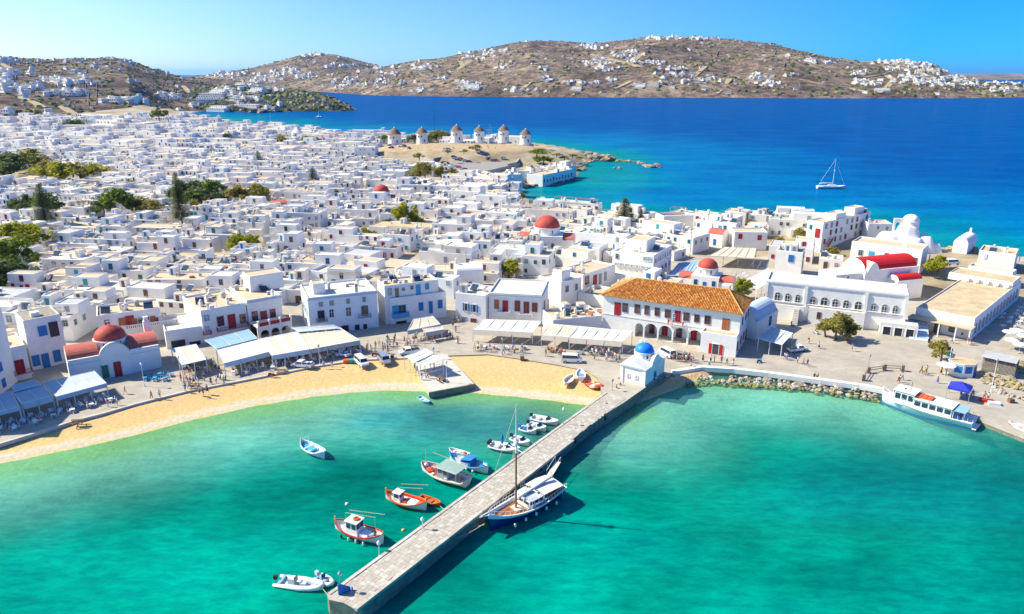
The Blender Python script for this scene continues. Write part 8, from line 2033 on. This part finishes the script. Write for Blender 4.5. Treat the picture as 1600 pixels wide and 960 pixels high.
cafe('beneath the cream awning', [(846, 546), (888, 548), (888, 556), (846, 552)], ZQ+.02, 2.2, 'wood', 'yellow', 6, (2, 3))
cafe('beneath the long restaurant awning', [(892, 548), (965, 552), (955, 560), (892, 556)], ZQ+.02, 2.3, 'blue', 'wood', 7, (2, 3))
cafe('beside the long sandy roofed building', [(1560, 500), (1600, 470), (1612, 500), (1590, 525), (1566, 520)], 1.4, 2.9, 'white', 'white', 8, (2, 3))
cafe('in the square behind the pink chapel', [(1140, 440), (1170, 425), (1180, 445), (1150, 460)], 2.35, 2.8, 'white', 'white', 9, (2, 3))

# ------------------------------------------------------------------ people: skinned bodies in a few poses
def skin_mesh(name, verts, edges, radii, sub, m, smooth=True):
    me = bpy.data.meshes.new(name); me.from_pydata(verts, edges, []); o = bpy.data.objects.new(name, me); COL.objects.link(o)
    md = o.modifiers.new('skin', 'SKIN'); md.use_smooth_shade = smooth
    for i, r in enumerate(radii): me.skin_vertices[0].data[i].radius = (r, r) if not isinstance(r, tuple) else r
    me.skin_vertices[0].data[0].use_root = True
    if sub: s = o.modifiers.new('sub', 'SUBSURF'); s.levels = sub; s.render_levels = sub
    bpy.context.view_layer.update(); dg = bpy.context.evaluated_depsgraph_get()
    r = bpy.data.meshes.new_from_object(o.evaluated_get(dg)); r.name = name
    bpy.data.objects.remove(o); r.materials.clear(); r.materials.append(MATS[m]); r.polygons.foreach_set('use_smooth', [True]*len(r.polygons))
    return r
def pose(kind):
    s = {'stand': (0, 0, .04, .1), 'walk': (.30, -.28, .22, .15), 'stroll': (.18, -.2, .12, .3), 'sit': (0, 0, .1, .2)}[kind]
    a, b_, arm, el = s
    if kind == 'sit':
        pel = .50; J = {'hip': (0, 0, pel), 'kl': (.12, -.42, pel), 'al': (.12, -.44, .06), 'fl': (.12, -.60, .03), 'kr': (-.12, -.42, pel), 'ar': (-.12, -.40, .06), 'fr': (-.12, -.56, .03)}
    else:
        pel = .94; J = {'hip': (0, 0, pel), 'kl': (.10, -a*.7, .50), 'al': (.10, -a+.12*(a < 0), .08), 'fl': (.10, -a-.15, .04), 'kr': (-.10, -b_*.7-.05, .50), 'ar': (-.10, -b_+.05, .09), 'fr': (-.10, -b_-.10, .04)}
    J.update({'hl': (.10, 0, pel-.04), 'hr': (-.10, 0, pel-.04), 'belly': (0, 0, pel+.18), 'chest': (0, .01, pel+.40), 'neck': (0, 0, pel+.56), 'head': (0, -.01, pel+.66), 'crown': (0, 0, pel+.76),
              'sl': (.19, 0, pel+.47), 'el': (.25, arm*.4, pel+.20), 'wl': (.24, -.12-arm*.2 if kind != 'sit' else -.3, pel-.02 if kind != 'sit' else pel+.12), 'pl': (.24, -.16-arm*.2 if kind != 'sit' else -.38, pel-.11 if kind != 'sit' else pel+.12),
              'sr': (-.19, 0, pel+.47), 'er': (-.25, -arm*.4, pel+.20), 'wr': (-.24, -.16 if kind != 'sit' else -.3, pel+.0 if kind != 'sit' else pel+.12), 'pr': (-.24, -.21 if kind != 'sit' else -.38, pel-.08 if kind != 'sit' else pel+.12)})
    return J, pel
def make_person_meshes(kind):
    J, pel = pose(kind)
    names = ['hip', 'belly', 'chest', 'neck', 'head', 'crown', 'hl', 'kl', 'al', 'fl', 'hr', 'kr', 'ar', 'fr', 'sl', 'el', 'wl', 'pl', 'sr', 'er', 'wr', 'pr']
    rad = {'hip': (.12, .10), 'belly': (.12, .095), 'chest': (.14, .10), 'neck': .05, 'head': (.082, .095), 'crown': (.07, .08), 'hl': .085, 'hr': .085, 'kl': .055, 'kr': .055, 'al': .04, 'ar': .04, 'fl': .035, 'fr': .035, 'sl': .055, 'sr': .055, 'el': .04, 'er': .04, 'wl': .03, 'wr': .03, 'pl': .035, 'pr': .035}
    ed = [('hip', 'belly'), ('belly', 'chest'), ('chest', 'neck'), ('neck', 'head'), ('head', 'crown'), ('hip', 'hl'), ('hl', 'kl'), ('kl', 'al'), ('al', 'fl'), ('hip', 'hr'), ('hr', 'kr'), ('kr', 'ar'), ('ar', 'fr'), ('chest', 'sl'), ('sl', 'el'), ('el', 'wl'), ('wl', 'pl'), ('chest', 'sr'), ('sr', 'er'), ('er', 'wr'), ('wr', 'pr')]
    ix = {n: i for i, n in enumerate(names)}
    body = skin_mesh('body', [J[n] for n in names], [(ix[a], ix[b_]) for a, b_ in ed], [rad[n] for n in names], 1, 'skin_tan')
    def up(a, b_, t): return tuple(Vector(J[a]).lerp(Vector(J[b_]), t))
    tv = [up('hip', 'belly', .1), J['belly'], J['chest'], up('chest', 'neck', .5), J['sl'], up('sl', 'el', .7), J['sr'], up('sr', 'er', .7)]
    top = skin_mesh('shirt', tv, [(0, 1), (1, 2), (2, 3), (2, 4), (4, 5), (2, 6), (6, 7)], [(.15, .12), (.145, .115), (.165, .12), .08, .075, .06, .075, .06], 1, 'cloth white')
    kn = .85 if kind == 'long' else .8
    sv = [up('hip', 'belly', .25), J['hip'], J['hl'], up('hl', 'kl', kn), J['hr'], up('hr', 'kr', kn)]
    short = skin_mesh('shorts', sv, [(0, 1), (1, 2), (2, 3), (1, 4), (4, 5)], [(.14, .12), (.14, .125), .105, .09, .105, .09], 1, 'cloth navy')
    tv = [up('hip', 'belly', .25), J['hip'], J['hl'], J['kl'], up('kl', 'al', .9), J['hr'], J['kr'], up('kr', 'ar', .9)]
    trou = skin_mesh('trousers', tv, [(0, 1), (1, 2), (2, 3), (3, 4), (1, 5), (5, 6), (6, 7)], [(.14, .12), (.14, .125), .10, .075, .06, .10, .075, .06], 1, 'cloth navy')
    hc = Vector(J['crown']); hair = MB().lathe([(.085, -.12), (.10, -.02), (.085, .05), (.04, .085), (.005, .092)], 9, 'hair_dark', (hc.x, hc.y+.018, hc.z)).mesh('hair', True)
    hat = MB().lathe([(.19, -.01), (.18, .015), (.095, .02), (.09, .10), (.04, .125), (.005, .127)], 12, 'rope', (hc.x, hc.y, hc.z)).mesh('hat', True)
    if kind != 'sit': sk = MB().lathe([(.13, .08), (.15, 0), (.19, -.25), (.24, -.5)], 12, 'cloth white', (0, 0, pel)).mesh('skirt', True)
    else: sk = None
    return dict(body=body, shirt=top, shorts=short, trousers=trou, hair=hair, hat=hat, skirt=sk)
PM = {k: make_person_meshes(k) for k in ('stand', 'walk', 'stroll', 'sit')}
MC = {}
def recol(me, m):
    k = (me.name, m)
    if k not in MC: c = me.copy(); c.materials.clear(); c.materials.append(MATS[m]); MC[k] = c
    return MC[k]
pr = random.Random(77); PEOPLE = []
TOPS = ['white', 'white', 'white', 'black', 'red', 'blue', 'navy', 'yellow', 'pink', 'grey', 'light blue', 'beige', 'orange', 'green', 'black', 'white']
BOTS = ['navy', 'black', 'denim', 'beige', 'grey', 'white', 'denim', 'blue', 'black']
def person(px=None, py=None, z=ZQ, top=None, bot=None, kind=None, rz=None, where=None, loc=None, simple=False, sc=None):
    p = loc or G(px, py, z); kind = kind or pr.choice(['stand', 'walk', 'stroll', 'walk']); top = top or pr.choice(TOPS); bot = bot or pr.choice(BOTS); M_ = PM[kind]
    low = pr.choice(['shorts', 'shorts', 'trousers', 'skirt']); low = 'shorts' if low == 'skirt' and kind == 'sit' else low
    verb = {'stand': 'standing', 'walk': 'walking', 'stroll': 'strolling', 'sit': 'sitting'}[kind]
    t = empty('person', p, rz if rz is not None else pr.uniform(0, 2*PI), 'person in '+top+' top and '+bot+' '+low+' '+verb, 'person'); t['auto'] = 1
    if where: t['where'] = where
    s = (sc or 1.0)*pr.uniform(.94, 1.06); t.scale = (s*1.08, s*1.08, s)
    link('body', recol(M_['body'], pr.choice(['skin_tan', 'skin_fair'])), t); link('shirt', recol(M_['shirt'], 'cloth '+top), t); link(low, recol(M_[low], 'cloth '+bot), t)
    if pr.random() < .22: link('hat', M_['hat'], t)
    link('hair', recol(M_['hair'], pr.choice(['hair_dark', 'hair_dark', 'hair_blond'])), t)
    PEOPLE.append(t); return t
def crowd(poly, n, z=ZQ, where=None, kinds=None, simple=False, mind=.6):
    P = gpoly(poly, z); xs = [p.x for p in P]; ys_ = [p.y for p in P]; done = []; k = 0
    while len(done) < n and k < n*60:
        k += 1; x, y = pr.uniform(min(xs), max(xs)), pr.uniform(min(ys_), max(ys_))
        if not inpoly(x, y, P) or any((x-a)**2+(y-b_)**2 < mind**2 for a, b_ in done): continue
        done.append((x, y)); zz = z if z != 'hill' else 0
        person(loc=Vector((x, y, z)), kind=pr.choice(kinds) if kinds else None, where=where)
for q in [(237, 623, 'beige', 'black'), (250, 622, 'white', 'denim'), (196, 616, 'grey', 'beige'), (169, 636, 'pink', 'beige'), (184, 634, 'beige', 'navy')]: person(*q[:2], top=q[2], bot=q[3], where='on the lower left quay')
person(65, 662, top='pink', bot='white', kind='stand', where='by the left awnings')
for i, (a, b_) in enumerate([(283, 596), (290, 593), (293, 599), (298, 601), (303, 599), (306, 594), (288, 603), (296, 607), (290, 612)]): person(a, b_, top=['red', 'red', 'red', 'black', 'blue', 'grey', 'white', 'beige', 'blue'][i], where='right of the salmon church')
for i, (a, b_) in enumerate([(312, 616), (318, 618), (324, 614), (311, 607), (319, 596), (330, 601), (338, 600), (345, 595), (350, 600), (353, 595), (341, 593)]): person(a, b_, z=1.2, top=['yellow', 'blue', 'pink', 'yellow', 'black', 'black', 'white', 'white', 'beige', 'white', 'blue'][i], where='by the beach bench')
crowd([(280, 580), (330, 566), (345, 580), (300, 590)], 10, where='under the open pergola'); crowd([(360, 590), (430, 577), (560, 556), (560, 546), (430, 562), (352, 576)], 34, where='beneath the long awnings')
crowd([(590, 545), (690, 522), (712, 530), (640, 545), (600, 552)], 26, where='in the shade of the mansion street'); crowd([(560, 545), (596, 540), (600, 552), (566, 556)], 8, where='behind the parked vans')
for a, b_, c in [(636, 540, 'red'), (641, 542, 'white'), (714, 537, 'orange'), (716, 537, 'beige'), (606, 553, 'black'), (599, 552, 'beige'), (506, 575, 'white'), (519, 575, 'blue')]: person(a, b_, top=c, where='on the open quay')
crowd([(600, 522), (620, 518), (628, 540), (606, 544)], 6, where='at the blue shutter house'); crowd([(705, 505), (722, 500), (724, 520), (706, 524)], 6, where='in the narrow lane')
crowd([(740, 546), (832, 552), (830, 556), (742, 552)], 14, where='before the five panel awning'); person(747, 543, top='yellow', kind='stand', where='before the five panel awning'); crowd([(846, 548), (890, 552), (888, 562), (850, 558)], 7, where='before the cream awning')
crowd([(922, 550), (972, 552), (966, 568), (925, 562)], 20, where='between the restaurant and chapel'); person(852, 557, top='black', where='before the cream awning'); person(804, 553, top='yellow', where='before the five panel awning')
crowd([(1050, 560), (1084, 562), (1084, 568), (1052, 566)], 13, where='before the arcade')
for i, (a, b_) in enumerate([(1098, 565), (1110, 566), (1116, 566), (1127, 568), (1135, 571), (1145, 571), (1079, 576), (1108, 573)]): person(a, b_, top=['black', 'white', 'red', 'blue', 'green', 'orange', 'beige', 'white'][i], where='at the town hall corner')
crowd([(1018, 596), (1034, 585), (1038, 592), (1024, 602)], 7, where='in the chapel shade', kinds=['stand', 'sit'])
for i, (a, b_, c) in enumerate([(1263, 537, 'black'), (1279, 545, 'beige'), (1331, 549, 'blue'), (1246, 568, 'white'), (1255, 570, 'orange'), (1261, 573, 'blue'), (1226, 562, 'light blue'), (1229, 563, 'white'), (1236, 512, 'black')]): person(a, b_, top=c, where='on the open plaza')
for a, c in ((1272, 'black'), (1277, 'yellow')): person(loc=G(a, 592, ZQ+.02), top=c, kind='sit', rz=PI, where='on the quay wall')
for i, (a, b_) in enumerate([(1439, 584), (1443, 586), (1447, 583), (1464, 599), (1470, 585), (1478, 587), (1500, 623), (1509, 620), (1519, 622), (1537, 625), (1543, 626), (1405, 598), (1409, 594), (1403, 600)]): person(a, b_, where='around the blue gazebo', top=['orange', 'yellow', 'white', 'beige', 'yellow', 'orange', 'navy', 'navy', 'blue', 'beige', 'beige', 'white', 'beige', 'orange'][i])
crowd([(1498, 606), (1520, 608), (1516, 618), (1498, 616)], 3, where='under the gazebo'); crowd([(1484, 535), (1500, 528), (1516, 540), (1500, 545)], 4, where='under the shed canopy')
person(947, 640, 1.2, 'grey', 'denim', 'walk', where='on the pier'); person(loc=G(948, 650, 1.0), top='black', kind='sit', where='on the pier edge'); person(963, 614, top='black', where='where the pier begins'); person(969, 609, top='pink', bot='pink', where='where the pier begins'); person(967, 600, top='navy', where='where the pier begins')
for a, b_ in [(659, 594), (668, 592), (648, 580), (652, 584)]: person(a, b_, where='on the concrete jetty')
# seated diners
sr = random.Random(5)
for (X, Y, z, th, area) in sr.sample(TSPOT, min(46, len(TSPOT))):
    a = th+sr.randint(0, 3)*PI/2; person(loc=Vector((X+math.sin(a)*.62, Y-math.cos(a)*.62, z-.05)), kind='sit', rz=a+PI, where=area)
# walkers on the windmill slope (tiny in the photograph)
hp = MILLC
for i in range(46):
    x = hp.x+pr.uniform(-45, 50); y = hp.y+pr.uniform(-22, -4)
    if len(PEOPLE) > 296: break
    person(loc=Vector((x, y, land_z(x, y)+.36)), where='on the windmill slope', sc=1.0)
print('people', len(PEOPLE), 'chairs', NCH)
# ------------------------------------------------------------------ labels that single each thing out
LM = [('salmon vaulted church', 180, 520), ('left awnings', 90, 610), ('shop terrace', 285, 515), ('arcaded terrace', 420, 505), ('grey mansion', 530, 460), ('blue shutter house', 650, 450), ('cream mansion', 800, 450), ('red door house', 935, 420), ('guest house', 1000, 385), ('tiled roof', 1060, 455),
      ('big red dome', 852, 365), ('bright bushy tree', 632, 345), ('bushy tree pair', 385, 390), ('left green trees', 30, 400), ('dark conifer', 284, 310), ('tall blue house', 60, 480), ('distant red dome', 596, 300), ('palm', 527, 305), ('little red vault', 439, 322), ('tiered pine', 975, 335),
      ('old square pergola', 1150, 395), ('red window house', 1175, 360), ('blue door house', 1235, 385), ('seafront block', 1300, 340), ('museum', 1310, 455), ('red vault church', 1395, 410), ('lumpy white church', 1410, 360), ('round roof chapel', 1510, 380), ('cream flat house', 1560, 390), ('sandy roof building', 1510, 460), ('right edge', 1590, 440),
      ('quay chapel', 1000, 570), ('blue gazebo', 1497, 600), ('windmills', 730, 230), ('far left trees', 100, 280), ('left town edge', 10, 330), ('lower left town', 200, 440), ('town centre roofs', 480, 400), ('middle roofs', 740, 400), ('left middle roofs', 330, 420), ('upper middle roofs', 700, 340), ('waterfront roofs', 1080, 345)]
ORD = ['first', 'second', 'third', 'fourth', 'fifth', 'sixth', 'seventh', 'eighth', 'ninth', 'tenth', 'eleventh', 'twelfth', 'thirteenth', 'fourteenth', 'fifteenth']
def near(o):
    x, y = proj(o.location)
    return min(LM, key=lambda q: (q[1]-x)**2+((q[2]-y)*1.6)**2)[0]
WN = {'whitewash': 'white', 'whitewash_cool': 'bluish white', 'whitewash_warm': 'cream', 'plaster_stone': 'stone'}
RN = {'roof_cream': 'cream', 'roof_white': 'pale', 'roof_grey': 'grey', 'roof_sand': 'sandy'}
SN = {'lblue': 'sky blue', 'wood': 'brown', 'brown': 'rust', 'blue': 'blue', 'grey': 'grey', 'teal': 'teal', 'green': 'green', 'red': 'red'}
IT = {'solar_heater': 'solar heater', 'water_tank': 'water tank', 'aerial': 'aerial', 'pergola': 'pergola', 'stair_head': 'stair head', 'air_conditioner': 'air conditioner', 'chimney': 'chimney', 'pallet_pile': 'pallets'}
for root, S, seen, feats, w_ in hinfo:
    k = next((IT[n] for n in ('pergola', 'solar_heater', 'water_tank', 'stair_head', 'aerial', 'pallet_pile', 'air_conditioner', 'chimney') if n in seen), None)
    root['label'] = ('low ' if S['st'] == 1 else 'tall ')+WN[S['wall']]+' house, '+SN[S['shut']]+' shutters'+((', '+('vaulted roof' if 'vaulted roof' in feats else k)) if (k or feats) else ''); root['auto'] = 1
def uniq():
    G_ = {}
    for o in COL.objects:
        if o.parent is None and o.get('label') and (o.get('auto') or 'tree' in o.get('category', '')) : G_.setdefault(o['label'], []).append(o)
    G2 = {}
    for lb, L in G_.items():
        for o in L:
            if o.get('auto') or len(L) > 1:
                w_ = o.get('where'); nl = lb+(' '+w_ if w_ else (' near the '+near(o) if o['category'] != 'car' else ''))
                o['label'] = nl
            G2.setdefault(o['label'], []).append(o)
    for lb, L in G2.items():
        if len(L) > 1:
            L.sort(key=lambda o: proj(o.location)[0])
            for i, o in enumerate(L):
                o['label'] = (ORD[i] if i < len(ORD) else 'far right')+' from left, '+lb if len(L) > 2 or True else lb
            if len(L) == 2: L[0]['label'] = 'left of two, '+lb; L[1]['label'] = 'right of two, '+lb
    for o in COL.objects:
        for k in ('auto', 'where'):
            if k in o: del o[k]
        lb = o.get('label')
        if lb and len(lb.split()) > 16:
            w_ = lb.replace(' the ', ' ').replace('person in ', 'person, ').split()
            o['label'] = ' '.join(w_[:16])
uniq()
# ------------------------------------------------------------------ haze
def haze():
    m = bpy.data.materials.new('haze'); m.use_nodes = True; n = m.node_tree.nodes; n.remove(n['Principled BSDF'])
    v = n.new('ShaderNodeVolumePrincipled'); v.inputs['Color'].default_value = (.25, .58, 1, 1); v.inputs['Density'].default_value = HAZE
    v.inputs['Anisotropy'].default_value = .3
    m.node_tree.links.new(v.outputs[0], n['Material Output'].inputs['Volume']); MATS['haze'] = m
    mb = MB().box(-62000, 62000, -21000, 61500, -8, 330, 'haze')
    mb.build('haze', kind='stuff')
HAZE = 0.00002
haze()
